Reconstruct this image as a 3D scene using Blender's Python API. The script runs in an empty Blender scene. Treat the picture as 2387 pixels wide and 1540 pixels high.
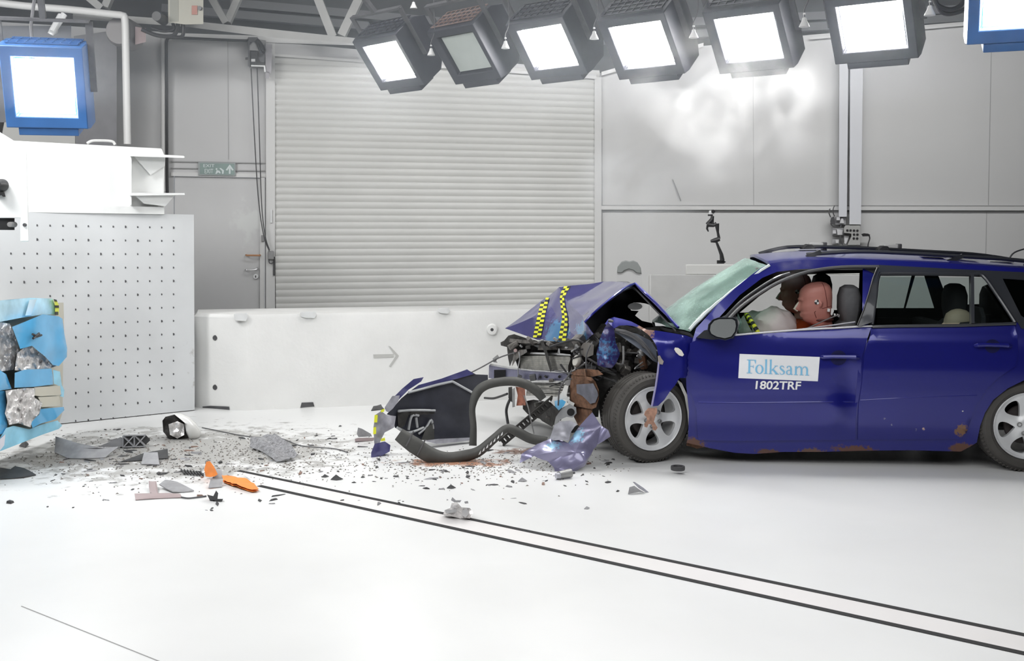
import bpy, bmesh, math, random
from mathutils import Vector, Matrix, noise, geometry
from mathutils.bvhtree import BVHTree

scene = bpy.context.scene
COL = scene.collection
rad = math.radians
random.seed(7)

# ------------------------------------------------------------------ camera
W, H = 2387.0, 1540.0
FPX = 2500.0                      # focal length for a 2387 wide frame
CAM_Z = 1.6
PITCH = rad(3.0)
PPY = 545.0 + FPX * math.tan(PITCH)
cam_d = bpy.data.cameras.new('camera')
cam = bpy.data.objects.new('camera', cam_d)
COL.objects.link(cam)
cam.location = (0, 0, CAM_Z)
cam.rotation_euler = (math.pi / 2 - PITCH, 0, 0)
cam_d.sensor_width = 36.0
cam_d.lens = 36.0 * FPX / W
cam_d.shift_y = -(H / 2 - PPY) / W
cam_d.clip_start = 0.05
cam_d.clip_end = 200
scene.camera = cam

# ------------------------------------------------------------------ world, exposure, quality
w = bpy.data.worlds.new('world')
scene.world = w
w.use_nodes = True
w.node_tree.nodes['Background'].inputs[0].default_value = (0.80, 0.84, 0.90, 1)
w.node_tree.nodes['Background'].inputs[1].default_value = 0.25
vs = scene.view_settings
vs.view_transform = 'Standard'
vs.look = 'None'
vs.gamma = 1.0
vs.exposure = 0.12
vs.use_curve_mapping = False
cy = scene.cycles
cy.use_denoising = True
cy.max_bounces = 6
cy.diffuse_bounces = 3
cy.glossy_bounces = 3
cy.transmission_bounces = 4
cy.transparent_max_bounces = 12
cy.volume_bounces = 1
cy.volume_step_rate = 3.0
cy.volume_max_steps = 128
cy.sample_clamp_indirect = 6.0
cy.caustics_reflective = False
cy.caustics_refractive = False

def area_light(name, loc, target, size, power, color=(1, 1, 1), size_y=None, spread=180):
    d = bpy.data.lights.new(name, 'AREA')
    d.energy = power
    d.color = color
    d.size = size
    if size_y:
        d.shape = 'RECTANGLE'
        d.size_y = size_y
    d.spread = rad(spread)
    o = bpy.data.objects.new(name, d)
    COL.objects.link(o)
    o.location = loc
    o.rotation_euler = (Vector(target) - Vector(loc)).to_track_quat('-Z', 'Y').to_euler()
    return o

# the banks of test-hall floodlights above the track, outside the frame
area_light("hall_flood_bank", (-2.0, 3.2, 4.3), (-1.8, 5.0, 0.0), 3.2, 80, (1, 1, 1), 1.6, 150)
area_light("hall_flood_bank", (1.6, 3.1, 4.4), (1.3, 5.0, 0.0), 3.2, 42, (0.98, 0.99, 1), 1.6, 150)
area_light("hall_flood_bank", (-4.4, 6.5, 3.9), (-2.6, 9.4, 0.8), 1.6, 115, (1, 1, 1), 1.2, 150)
area_light('hall_flood_bank', (0.2, 8.9, 4.4), (0.2, 9.0, 0.0), 5.0, 26, (1, 1, 1), 1.2, 170)
area_light('front_fill_light', (0.0, 0.5, 4.6), (0.0, 10.0, 1.6), 7.0, 140, (1, 1, 1), 2.0, 180)  # added frontal fill from above the camera, brightens the back walls
area_light('wall_fill_light', (2.6, 9.0, 5.0), (2.6, 13.4, 1.8), 8.0, 112, (1, 1, 1), 0.5, 120)  # added fill aimed at the back wall, no fixture behind it

# ------------------------------------------------------------------ survey: picture coordinates of the photo -> points of the hall
CP, SP = math.cos(PITCH), math.sin(PITCH)
CAMP = Vector((0, 0, CAM_Z))
CROPS = {'A': (1100, 600, 2.852), 'B': (1600, 540, 2.656), 'C': (800, 820, 3.41), 'D': (0, 680, 2.852), 'E': (0, 0, 2.75),
         'F': (1680, 600, 4.8125), 'G': (820, 0, 3.85), 'H': (1400, 0, 2.4184), 'I': (360, 940, 3.06), 'J': (400, 80, 2.406),
         'K': (1400, 440, 5.922), 'L': (1850, 460, 4.445), 'M': (440, 690, 2.984), 'N': (0, 270, 3.423), 'O': (400, 0, 4.774),
         'P': (1160, 650, 7.335), 'Q': (1120, 820, 5.132), 'R': (1340, 700, 3.85), 'S': (1400, 1040, 2.418),
         'T': (0, 640, 3.5), 'U': (1160, 760, 5.9675), 'V': (1880, 480, 9.946)}
def c(k, *pts):
    x0, y0, s = CROPS[k]
    return [(x0 + p[0] / s, y0 + p[1] / s) for p in pts]
def ray(px, py):
    x = (px - W / 2) / FPX
    y = -(py - PPY) / FPX
    return Vector((x, CP + y * SP, -SP + y * CP))
def at(px, py, Y):
    d = ray(px, py)
    return CAMP + d * (Y / d.y)
def G(px, py, z=0.0):
    d = ray(px, py)
    return CAMP + d * ((z - CAM_Z) / d.z)
def hit_plane(px, py, p0, n):
    d = ray(px, py)
    return CAMP + d * ((p0 - CAMP).dot(n) / d.dot(n))
def vplane(a, b):
    """vertical plane through two plan points; returns f(px, py, off), off measured away from the camera"""
    a = Vector((a[0], a[1], 0)); b = Vector((b[0], b[1], 0))
    t = (b - a).normalized()
    n = Vector((-t.y, t.x, 0))
    if n.dot(a - Vector((0, 0, 0))) < 0: n = -n
    def f(px, py, off=0.0):
        return hit_plane(px, py, a + n * off, n)
    f.n, f.t, f.a = n, t, a
    return f
def dplane(px1, d1, px2, d2):
    return vplane(at(px1, 545, d1), at(px2, 545, d2))

# ------------------------------------------------------------------ materials
MATS = {}
def mat(name, color, rough=0.6, metal=0.0, coat=0.0, var=0.0, vscale=8.0, bump=0.0, bscale=60.0, spec=0.5, emit=None, emit_s=0.0, alpha=1.0,
        stains=(), trans=0.0):
    if name in MATS: return MATS[name]
    m = bpy.data.materials.new(name)
    m.use_nodes = True
    nt = m.node_tree; N = nt.nodes; L = nt.links
    b = N['Principled BSDF']
    b.inputs['Base Color'].default_value = (*color, 1)
    b.inputs['Roughness'].default_value = rough
    b.inputs['Metallic'].default_value = metal
    b.inputs['Coat Weight'].default_value = coat
    b.inputs['Coat Roughness'].default_value = 0.06
    b.inputs['Specular IOR Level'].default_value = spec
    b.inputs['Alpha'].default_value = alpha
    b.inputs['Transmission Weight'].default_value = trans
    if emit:
        b.inputs['Emission Color'].default_value = (*emit, 1)
        b.inputs['Emission Strength'].default_value = emit_s
    tc = N.new('ShaderNodeTexCoord')
    src = None
    if var:
        n = N.new('ShaderNodeTexNoise'); n.inputs['Scale'].default_value = vscale; n.inputs['Detail'].default_value = 5
        L.new(tc.outputs['Object'], n.inputs['Vector'])
        r = N.new('ShaderNodeMapRange'); r.inputs[1].default_value = 0.3; r.inputs[2].default_value = 0.7
        r.inputs[3].default_value = 1 - var; r.inputs[4].default_value = 1 + var * 0.6
        L.new(n.outputs[0], r.inputs[0])
        mm = N.new('ShaderNodeVectorMath'); mm.operation = 'SCALE'; mm.inputs[0].default_value = color
        L.new(r.outputs[0], mm.inputs['Scale'])
        src = mm.outputs[0]
    for (pos, radius, col, sc, cut, stretch) in stains:
        # a stain with a place and an outline of its own
        mp = N.new('ShaderNodeVectorMath'); mp.operation = 'SUBTRACT'; mp.inputs[1].default_value = pos
        L.new(tc.outputs['Object'], mp.inputs[0])
        ms = N.new('ShaderNodeVectorMath'); ms.operation = 'MULTIPLY'; ms.inputs[1].default_value = stretch
        L.new(mp.outputs[0], ms.inputs[0])
        ln = N.new('ShaderNodeVectorMath'); ln.operation = 'LENGTH'; L.new(ms.outputs[0], ln.inputs[0])
        n = N.new('ShaderNodeTexNoise'); n.inputs['Scale'].default_value = sc; n.inputs['Detail'].default_value = 6; n.inputs['Roughness'].default_value = 0.65
        L.new(tc.outputs['Object'], n.inputs['Vector'])
        r1 = N.new('ShaderNodeMapRange'); r1.inputs[1].default_value = 0.0; r1.inputs[2].default_value = radius
        r1.inputs[3].default_value = 1.0; r1.inputs[4].default_value = 0.0
        L.new(ln.outputs['Value'], r1.inputs[0])
        ad = N.new('ShaderNodeMath'); ad.operation = 'MULTIPLY_ADD'; ad.inputs[1].default_value = 0.55
        L.new(r1.outputs[0], ad.inputs[0]); L.new(n.outputs[0], ad.inputs[2])
        r2 = N.new('ShaderNodeMapRange'); r2.inputs[1].default_value = cut; r2.inputs[2].default_value = cut + 0.12
        L.new(ad.outputs[0], r2.inputs[0])
        gt = N.new('ShaderNodeMath'); gt.operation = 'LESS_THAN'; gt.inputs[1].default_value = radius
        L.new(ln.outputs['Value'], gt.inputs[0])
        mu = N.new('ShaderNodeMath'); mu.operation = 'MULTIPLY'; L.new(r2.outputs[0], mu.inputs[0]); L.new(gt.outputs[0], mu.inputs[1])
        mx = N.new('ShaderNodeMix'); mx.data_type = 'RGBA'
        mx.inputs['B'].default_value = (*col, 1)
        if src is not None: L.new(src, mx.inputs['A'])
        else: mx.inputs['A'].default_value = (*color, 1)
        L.new(mu.outputs[0], mx.inputs['Factor'])
        src = mx.outputs['Result']
    if src is not None: L.new(src, b.inputs['Base Color'])
    if bump:
        n = N.new('ShaderNodeTexNoise'); n.inputs['Scale'].default_value = bscale; n.inputs['Detail'].default_value = 4
        L.new(tc.outputs['Object'], n.inputs['Vector'])
        bp = N.new('ShaderNodeBump'); bp.inputs['Strength'].default_value = bump; bp.inputs['Distance'].default_value = 0.01
        L.new(n.outputs[0], bp.inputs['Height']); L.new(bp.outputs[0], b.inputs['Normal'])
    MATS[name] = m
    return m
def glass_mat(name, tint, opacity, rough=0.03, cracks=False):
    m = bpy.data.materials.new(name); m.use_nodes = True
    nt = m.node_tree; N = nt.nodes; L = nt.links
    N.remove(N['Principled BSDF'])
    out = N['Material Output']
    tr = N.new('ShaderNodeBsdfTransparent'); tr.inputs[0].default_value = (*tint, 1)
    gl = N.new('ShaderNodeBsdfGlossy'); gl.inputs['Roughness'].default_value = rough
    gl.inputs[0].default_value = (0.9, 0.95, 0.95, 1)
    fr = N.new('ShaderNodeFresnel'); fr.inputs[0].default_value = 1.35
    mx = N.new('ShaderNodeMixShader')
    L.new(fr.outputs[0], mx.inputs[0]); L.new(tr.outputs[0], mx.inputs[1]); L.new(gl.outputs[0], mx.inputs[2])
    if opacity > 0 or cracks:
        df = N.new('ShaderNodeBsdfDiffuse'); df.inputs[0].default_value = (0.50, 0.68, 0.61, 1)
        m2 = N.new('ShaderNodeMixShader')
        L.new(mx.outputs[0], m2.inputs[1]); L.new(df.outputs[0], m2.inputs[2])
        m2.inputs[0].default_value = opacity
        if cracks:
            tc = N.new('ShaderNodeTexCoord')
            v = N.new('ShaderNodeTexVoronoi'); v.feature = 'DISTANCE_TO_EDGE'; v.inputs['Scale'].default_value = 26
            nz = N.new('ShaderNodeTexNoise'); nz.inputs['Scale'].default_value = 3
            L.new(tc.outputs['Object'], nz.inputs['Vector'])
            ad = N.new('ShaderNodeVectorMath'); ad.operation = 'MULTIPLY_ADD'; ad.inputs[1].default_value = (.4, .4, .4)
            L.new(nz.outputs[1], ad.inputs[0]); L.new(tc.outputs['Object'], ad.inputs[2])
            L.new(ad.outputs[0], v.inputs['Vector'])
            r = N.new('ShaderNodeMapRange'); r.inputs[1].default_value = 0.0; r.inputs[2].default_value = 0.02
            r.inputs[3].default_value = 0.62; r.inputs[4].default_value = opacity
            L.new(v.outputs[0], r.inputs[0])
            n3 = N.new('ShaderNodeTexNoise'); n3.inputs['Scale'].default_value = 3.5; n3.inputs['Detail'].default_value = 3
            L.new(tc.outputs['Object'], n3.inputs['Vector'])
            r3 = N.new('ShaderNodeMapRange'); r3.inputs[1].default_value = 0.35; r3.inputs[2].default_value = 0.65; r3.inputs[3].default_value = 0.45; r3.inputs[4].default_value = 1.15
            L.new(n3.outputs[0], r3.inputs[0])
            m3 = N.new('ShaderNodeMath'); m3.operation = 'MULTIPLY'; L.new(r.outputs[0], m3.inputs[0]); L.new(r3.outputs[0], m3.inputs[1])
            L.new(m3.outputs[0], m2.inputs[0])
        mx = m2
    L.new(mx.outputs[0], out.inputs[0])
    return m

# ------------------------------------------------------------------ mesh tools
def tag(o, label=None, cat=None, group=None, kind=None):
    if label: o['label'] = label
    if cat: o['category'] = cat
    if group: o['group'] = group
    if kind: o['kind'] = kind
    return o
def empty(name, loc, label=None, cat=None, group=None):
    o = bpy.data.objects.new(name, None)
    o.empty_display_size = 0.1
    COL.objects.link(o); o.location = loc
    return tag(o, label, cat, group)
def world_loc(o):
    v = Vector(o.location)
    while o.parent:
        o = o.parent
    return v
class MB:
    def __init__(s):
        s.v = []; s.f = []; s.mi = []
    def add(s, vs, fs, mi=0):
        n = len(s.v)
        s.v += [Vector(v) for v in vs]
        s.f += [[i + n for i in f] for f in fs]
        s.mi += [mi] * len(fs)
        return s
    def box(s, lo, hi, M=None, mi=0):
        x0, y0, z0 = lo; x1, y1, z1 = hi
        vs = [Vector(p) for p in ((x0,y0,z0),(x1,y0,z0),(x1,y1,z0),(x0,y1,z0),(x0,y0,z1),(x1,y0,z1),(x1,y1,z1),(x0,y1,z1))]
        if M: vs = [M @ v for v in vs]
        return s.add(vs, [(0,3,2,1),(4,5,6,7),(0,1,5,4),(1,2,6,5),(2,3,7,6),(3,0,4,7)], mi)
    def bar(s, a, b, w_, h_, up=(0, 0, 1), mi=0):
        a = Vector(a); b = Vector(b); d = (b - a); l = d.length; d.normalize()
        up = Vector(up); x = d.cross(up)
        if x.length < 1e-4: x = d.cross(Vector((1, 0, 0)))
        x.normalize(); z = x.cross(d)
        q = []
        for p in (a, b):
            for sx, sz in ((-1,-1),(1,-1),(1,1),(-1,1)):
                q.append(p + x * sx * w_ / 2 + z * sz * h_ / 2)
        return s.add(q, [(3,2,1,0),(4,5,6,7),(0,1,5,4),(1,2,6,5),(2,3,7,6),(3,0,4,7)], mi)
    def tube(s, pts, r, n=8, mi=0, close=True, flat=1.0):
        pts = [Vector(p) for p in pts]
        rr = r if isinstance(r, (list, tuple)) else [r] * len(pts)
        up = Vector((0, 0, 1)); rings = []
        prev = None
        for i, p in enumerate(pts):
            d = (pts[min(i + 1, len(pts) - 1)] - pts[max(i - 1, 0)]).normalized()
            if prev is None:
                x = d.cross(up)
                if x.length < 0.05: x = d.cross(Vector((1, 0, 0)))
            else:
                x = prev - d * prev.dot(d)
            x.normalize(); prev = x
            y = x.cross(d)
            rings.append([p + (x * math.cos(2 * math.pi * k / n) + y * flat * math.sin(2 * math.pi * k / n)) * rr[i] for k in range(n)])
        vs = [v for g in rings for v in g]
        fs = []
        for i in range(len(pts) - 1):
            for k in range(n):
                a = i * n + k; b = i * n + (k + 1) % n
                fs.append((a, b, b + n, a + n))
        if close:
            fs.append(tuple(range(n))[::-1]); fs.append(tuple(range((len(pts) - 1) * n, len(pts) * n)))
        return s.add(vs, fs, mi)
    def rings(s, rings, close=True, mi=0):
        n = len(rings[0]); vs = [v for g in rings for v in g]; fs = []
        for i in range(len(rings) - 1):
            for k in range(n):
                a = i * n + k; b = i * n + (k + 1) % n
                fs.append((a, b, b + n, a + n))
        if close:
            fs.append(tuple(range(n))[::-1]); fs.append(tuple(range((len(rings) - 1) * n, len(rings) * n)))
        return s.add(vs, fs, mi)
    def lathe(s, prof, n=32, M=None, mi=0, closed=False):
        """prof: (radius, y) pairs, revolved about the y axis"""
        vs = []
        for r, y in prof:
            for k in range(n):
                a = 2 * math.pi * k / n
                v = Vector((r * math.cos(a), y, r * math.sin(a)))
                vs.append(M @ v if M else v)
        m = len(prof); fs = []
        for i in range(m if closed else m - 1):
            j = (i + 1) % m
            for k in range(n):
                fs.append((i * n + k, i * n + (k + 1) % n, j * n + (k + 1) % n, j * n + k))
        return s.add(vs, fs, mi)
    def grid(s, rows, mi=0, thick=None):
        m, n = len(rows), len(rows[0])
        vs = [v for r in rows for v in r]
        fs = [(i*n+j, i*n+j+1, (i+1)*n+j+1, (i+1)*n+j) for i in range(m-1) for j in range(n-1)]
        if thick is None: return s.add(vs, fs, mi)
        t = Vector(thick)
        N0 = len(vs)
        vs2 = vs + [Vector(v) + t for v in vs]
        f2 = fs + [tuple(i + N0 for i in f)[::-1] for f in fs]
        bd = [i for i in range(n)] + [i*n+n-1 for i in range(1, m)] + [(m-1)*n+j for j in range(n-2, -1, -1)] + [i*n for i in range(m-2, 0, -1)]
        for a, b in zip(bd, bd[1:] + bd[:1]):
            f2.append((b, a, a + N0, b + N0))
        return s.add(vs2, f2, mi)
    def build(s, name, m, parent=None, sharp=35, bevel=0.0, label=None, cat=None, group=None, kind=None, recenter=True, sub=0):
        me = bpy.data.meshes.new(name)
        vs = s.v
        off = Vector((0, 0, 0))
        if parent is None and recenter and vs:
            lo = [min(v[i] for v in vs) for i in range(3)]; hi = [max(v[i] for v in vs) for i in range(3)]
            off = Vector(((lo[0] + hi[0]) / 2, (lo[1] + hi[1]) / 2, lo[2]))
        elif parent is not None and recenter:
            off = ORG.get(parent.name, Vector((0, 0, 0)))
        me.from_pydata([tuple(v - off) for v in vs], [], s.f)
        ms = m if isinstance(m, (list, tuple)) else [m]
        for q in ms: me.materials.append(q)
        for p, i in zip(me.polygons, s.mi):
            p.material_index = i; p.use_smooth = True
        me.validate()
        bm = bmesh.new(); bm.from_mesh(me)
        bmesh.ops.remove_doubles(bm, verts=bm.verts, dist=1e-5)
        bmesh.ops.recalc_face_normals(bm, faces=bm.faces)
        bm.to_mesh(me); bm.free()
        me.set_sharp_from_angle(angle=rad(sharp))
        o = bpy.data.objects.new(name, me)
        COL.objects.link(o)
        if parent is not None:
            o.parent = parent
            ORG[o.name] = off if recenter else Vector((0, 0, 0))
        else:
            o.location = off
            ORG[o.name] = off
        if bevel:
            b = o.modifiers.new('bevel', 'BEVEL'); b.width = bevel; b.segments = 2; b.limit_method = 'ANGLE'; b.angle_limit = rad(40)
        if sub:
            b = o.modifiers.new('sub', 'SUBSURF'); b.levels = sub; b.render_levels = sub
        return tag(o, label, cat, group, kind)
ORG = {}
def root(name, loc, label, cat, group=None):
    o = empty(name, loc, label, cat, group)
    ORG[o.name] = Vector(loc)
    return o
def pin(x, y, poly):
    ins = False; n = len(poly); j = n - 1
    for i in range(n):
        xi, yi = poly[i]; xj, yj = poly[j]
        if (yi > y) != (yj > y) and x < (xj - xi) * (y - yi) / (yj - yi) + xi: ins = not ins
        j = i
    return ins
def patch2d(outline, spacing=None, holes=()):
    """triangulated region of the plane with inner points: (points, faces)"""
    vs, es = [], []
    for loop in [outline] + list(holes):
        pts = []
        n = len(loop)
        for i in range(n):
            a = Vector(loop[i]); b = Vector(loop[(i + 1) % n])
            k = max(1, int((b - a).length / spacing)) if spacing else 1
            for q in range(k): pts.append(a + (b - a) * q / k)
        s0 = len(vs)
        vs += [Vector((p.x, p.y)) for p in pts]
        es += [(s0 + i, s0 + (i + 1) % len(pts)) for i in range(len(pts))]
    nb = len(vs)
    if spacing:
        xs = [p[0] for p in outline]; ys = [p[1] for p in outline]
        y = min(ys) + spacing / 2; r = 0
        while y < max(ys):
            x = min(xs) + spacing * (0.5 if r % 2 else 1.0)
            while x < max(xs):
                if pin(x, y, outline) and not any(pin(x, y, h) for h in holes):
                    if min((Vector((x, y)) - q).length for q in vs[:nb]) > spacing * 0.45:
                        vs.append(Vector((x, y)))
                x += spacing
            y += spacing * 0.87; r += 1
    res = geometry.delaunay_2d_cdt(vs, es, [], 0, 1e-6)
    V, F = res[0], res[2]
    out = []
    for f in F:
        cx = sum(V[i].x for i in f) / len(f); cyy = sum(V[i].y for i in f) / len(f)
        if pin(cx, cyy, outline) and not any(pin(cx, cyy, h) for h in holes): out.append(tuple(f))
    return V, out
def slab(outline, mapf, thick=0.01, spacing=None, holes=(), mb=None, mi=0, noise_amp=0.0, noise_sc=3.0, back=None):
    """skin over mapf(px, py, off) with real thickness"""
    V, F = patch2d(outline, spacing, holes)
    mb = mb or MB()
    front = []; bk = []
    for v in V:
        p = mapf(v.x, v.y, 0.0)
        q = mapf(v.x, v.y, thick)
        if noise_amp:
            d = (p - CAMP).normalized() * (noise.noise(p * noise_sc) * noise_amp)
            p = p + d; q = q + d
        front.append(p); bk.append(q)
    n = len(V)
    fs = list(F) + [tuple(i + n for i in f)[::-1] for f in F]
    cnt = {}
    for f in F:
        for i in range(3 if len(f) == 3 else len(f)):
            a, b = f[i], f[(i + 1) % len(f)]
            cnt[(a, b)] = cnt.get((a, b), 0) + 1
    for (a, b) in list(cnt):
        if (b, a) not in cnt: fs.append((b, a, a + n, b + n))
    mb.add(front + bk, fs, mi)
    return mb
def facets(verts, faces, cuts=0, amp=0.0, sc=6.0, thick=0.004, sm=0.0):
    """a creased sheet from free 3-D corner points"""
    bm = bmesh.new()
    vv = [bm.verts.new(v) for v in verts]
    for f in faces: bm.faces.new([vv[i] for i in f])
    bmesh.ops.recalc_face_normals(bm, faces=bm.faces)
    if cuts:
        bmesh.ops.triangulate(bm, faces=bm.faces)
        for _ in range(cuts):
            bmesh.ops.subdivide_edges(bm, edges=bm.edges, cuts=1, smooth=sm, use_grid_fill=True)
    bm.normal_update()
    if amp:
        for v in bm.verts:
            v.co += v.normal * noise.noise(v.co * sc) * amp + v.normal * noise.noise(v.co * sc * 3.1) * amp * 0.35
    bm.normal_update()
    mb = MB()
    bm.verts.index_update()
    n = len(bm.verts)
    a = [v.co.copy() for v in bm.verts]; b = [v.co - v.normal * thick for v in bm.verts]
    fs = [[v.index for v in f.verts] for f in bm.faces]
    f2 = fs + [[i + n for i in f][::-1] for f in fs]
    for e in bm.edges:
        if len(e.link_faces) == 1:
            i, j = e.verts[0].index, e.verts[1].index
            f2.append((i, j, j + n, i + n))
    bm.free()
    return mb.add(a + b, f2)
def curve_pts(pts, k=6):
    """Catmull-Rom through the points"""
    pts = [Vector(p) for p in pts]
    P = [pts[0]] + pts + [pts[-1]]
    out = []
    for i in range(1, len(P) - 2):
        for q in range(k):
            t = q / k
            a, b, c_, d = P[i-1], P[i], P[i+1], P[i+2]
            out.append(0.5 * ((2*b) + (-a + c_)*t + (2*a - 5*b + 4*c_ - d)*t*t + (-a + 3*b - 3*c_ + d)*t*t*t))
    out.append(pts[-1])
    return out
# ------------------------------------------------------------------ shared materials
M_white = mat('white_paint', (0.74, 0.75, 0.75), 0.45, var=0.04, vscale=3)
M_wall = mat('wall_sheet_grey', (0.56, 0.56, 0.56), 0.55, var=0.04, vscale=1.2)
M_wall2 = mat('wall_panel_grey', (0.58, 0.58, 0.575), 0.55, var=0.03, vscale=1.0)
M_trimg = mat('trim_light_grey', (0.64, 0.64, 0.63), 0.45)
M_slat = mat('shutter_grey', (0.62, 0.62, 0.60), 0.5, var=0.04, vscale=2)
M_dark = mat('dark_roof', (0.085, 0.088, 0.092), 0.8, var=0.2, vscale=2)
M_roofbeam = mat('roof_steel', (0.36, 0.36, 0.35), 0.5, var=0.08)
M_black = mat('black_plastic', (0.022, 0.022, 0.024), 0.45, var=0.3, vscale=20)
M_blackm = mat('black_matt', (0.012, 0.012, 0.013), 0.8)
M_dgrey = mat('dark_grey_metal', (0.10, 0.10, 0.105), 0.45, 0.3, var=0.2, vscale=15)
M_mgrey = mat('mid_grey_metal', (0.28, 0.28, 0.28), 0.4, 0.4, var=0.15, vscale=12)
M_steel = mat('bare_steel', (0.55, 0.55, 0.56), 0.32, 0.9, var=0.2, vscale=20)
M_conc = mat('painted_concrete', (0.77, 0.77, 0.755), 0.6, var=0.06, vscale=2.5, bump=0.15, bscale=25,)
M_beige = mat('beige_enamel', (0.42, 0.41, 0.35), 0.45)

# ------------------------------------------------------------------ floor
gp = G(1030, 1070); gq = G(180, 1080)
M_floor = mat('painted_floor', (0.72, 0.725, 0.72), 0.33, var=0.05, vscale=0.9, spec=0.35, stains=(
    (tuple(G(430, 1050)), 2.3, (0.36, 0.355, 0.34), 7.0, 0.74, (1.0, 1.25, 1)),
    (tuple(G(200, 1070)), 1.5, (0.30, 0.29, 0.275), 9.0, 0.80, (1.0, 2.2, 1)),
    (tuple(G(1060, 1078)), 0.75, (0.38, 0.20, 0.13), 10.0, 0.74, (1.0, 3.4, 1)),
    (tuple(G(1220, 1052)), 0.5, (0.23, 0.15, 0.12), 12.0, 0.76, (1.0, 2.4, 1)),
    ))
mb = MB(); mb.box((-9, -4, -0.2), (9, 16, 0.0))
mb.build('floor', M_floor, kind='structure', recenter=False)

# ------------------------------------------------------------------ walls
WL = dplane(630, 12.3, 1400, 13.35)       # the wall with the shutter, runs away to the right
WR = dplane(1400, 13.35, 2387, 13.35)     # the wall behind the car
def wpoly(name, m, mp, outline, thick=0.1, **k):
    return slab(outline, mp, thick).build(name, m, kind='structure', **k)
xl = -500
seam = M_wall
outl = [(xl, 20), (600, 88), (636, 96), (1402, 170), (1402, 900), (xl, 900)]
holes = [[(405, 408), (618, 412), (618, 870), (405, 870)]]
slab(outl, WL, 0.12, holes=holes).build('wall_back', M_wall, kind='structure')
slab([(1398, 175), (1640, 107), (1890, 81), (2290, 47), (2900, -10), (2900, 900), (1398, 900)], WR, 0.12).build('wall_back_right', M_wall2, kind='structure')
# vertical sheet joints and rails
def strip(name, mp, a, b, wpx, depth=0.03, m=M_trimg, vertical=False, off=-0.0):
    (x0, y0), (x1, y1) = a, b
    h = wpx / 2.0
    if vertical: o = [(x0 - h, y0), (x0 + h, y0), (x1 + h, y1), (x1 - h, y1)]
    else: o = [(x0, y0 - h), (x1, y1 - h), (x1, y1 + h), (x0, y0 + h)]
    mb = slab(o, lambda x, y, q: mp(x, y, q - depth - off), depth)
    return mb.build(name, m, kind='structure')
M_joint = mat('joint_grey', (0.36, 0.36, 0.36), 0.6)  # one mid grey for joints and thin trim lines
strip('trim_1', WR, (1402, 484), (2900, 487), 9, 0.05, M_trimg)
strip('trim_2', WR, (1402, 490.5), (2900, 493), 2.2, 0.01, M_joint)
strip('trim_3', WR, (1402, 478), (2900, 480), 1.6, 0.008, M_joint)
strip('trim_4', WL, (398, 376), (617, 380), 2.5, 0.02, M_joint)
strip('trim_5', WL, (398, 391.5), (470, 392.5), 2.2, 0.02, M_joint)
strip('trim_6', WL, (545, 397), (617, 398), 2.5, 0.02, M_joint)
strip('trim_7', WL, (531, 96), (533, 372), 1.6, 0.004, M_joint, True)
strip('trim_8', WR, (2312, 60), (2304, 478), 1.6, 0.004, M_joint, True)
strip('trim_9', WR, (2300, 494), (2297, 640), 1.4, 0.004, M_joint, True)
strip('trim_10', WR, (1403, 300), (1404, 700), 2.5, 0.02, M_joint, True)
strip('trim_11', WR, (1640, 104), (1402, 172), 9, 0.05, M_trimg)
strip('trim_12', WR, (1888, 90), (2275, 55), 5, 0.05, M_trimg)
strip('trim_13', WL, (400, 84), (880, 100), 15, 0.05, M_trimg)
strip('trim_14', WL, (400, 91.5), (570, 97), 1.6, 0.056, M_joint)
strip('trim_15', WR, (1755, 110), (1757, 478), 1.2, 0.003, M_joint, True)

MB().bar(G(50, 1412, .001), G(375, 1542, .001), .004, .002).build('trim_16', M_joint, kind='structure')
# dark roof zone behind and above the beam, ceiling, side walls
slab([(xl, -900), (2900, -900), (2900, 55), (1400, 180), (900, 120), (xl, 60)], lambda x, y, q: (WL if 0 else WR)(x, y, q + 0.9), 0.1).build('wall_upper', M_dark, kind='structure')
MB().box((-9, -4, 5.3), (9, 16, 5.45)).build('ceiling', M_dark, kind='structure')
mb = MB()
mb.box((-9, -4, 0), (-8.85, 16, 5.3)); mb.build('wall_left', M_wall, kind='structure')
M_fard = mat('far_hall_dark', (0.16, 0.16, 0.165), 0.7)
MB().box((8.85, -4, 0), (9, 16, 5.3)).build('wall_right', M_fard, kind='structure')
MB().box((-9, -4, 0), (9, -3.85, 5.3)).build('wall_front', M_fard, kind='structure')
# corrugated roof sheets: long ribs
mb = MB()
for i in range(26):
    mb.box((-8.8 + i * 0.7, 9.0, 5.2), (-8.62 + i * 0.7, 14.2, 5.3))
mb.build('ceiling_ribs', mat('rib_grey', (0.16, 0.165, 0.17), 0.7), kind='structure')

# steel trusses under the roof: lower chord and diagonals
BT = dplane(0, 10.3, 900, 12.2)
tr = root('roof_truss', at(450, 60, 11.6), 'white steel roof truss with diagonal braces above the shutter wall', 'truss')
slab([(170, 28), (430, 47), (880, 94), (880, 106), (640, 88), (430, 62), (170, 44)], BT, 0.12, spacing=None).build('lower_chord', M_roofbeam, tr)
def brace(pts, w_=0.07, mp=BT, par=tr):
    a = mp(*pts[0], 0.05); b = mp(*pts[1], 0.05)
    MB().bar(a, b, w_, w_, (0, 1, 0)).build('brace', M_roofbeam, par)
brace([(478, -30), (527, 52)]); brace([(563, -20), (531, 52)]); brace([(735, -20), (776, 85)], 0.09); brace([(846, -20), (796, 85)], 0.09)
brace([(190, -20), (236, 18)]); brace([(262, -20), (246, 18)])
tr2 = root('roof_purlin', at(700, 30, 13.4), 'grey purlins running across the dark roof behind the truss', 'roof beam')
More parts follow.
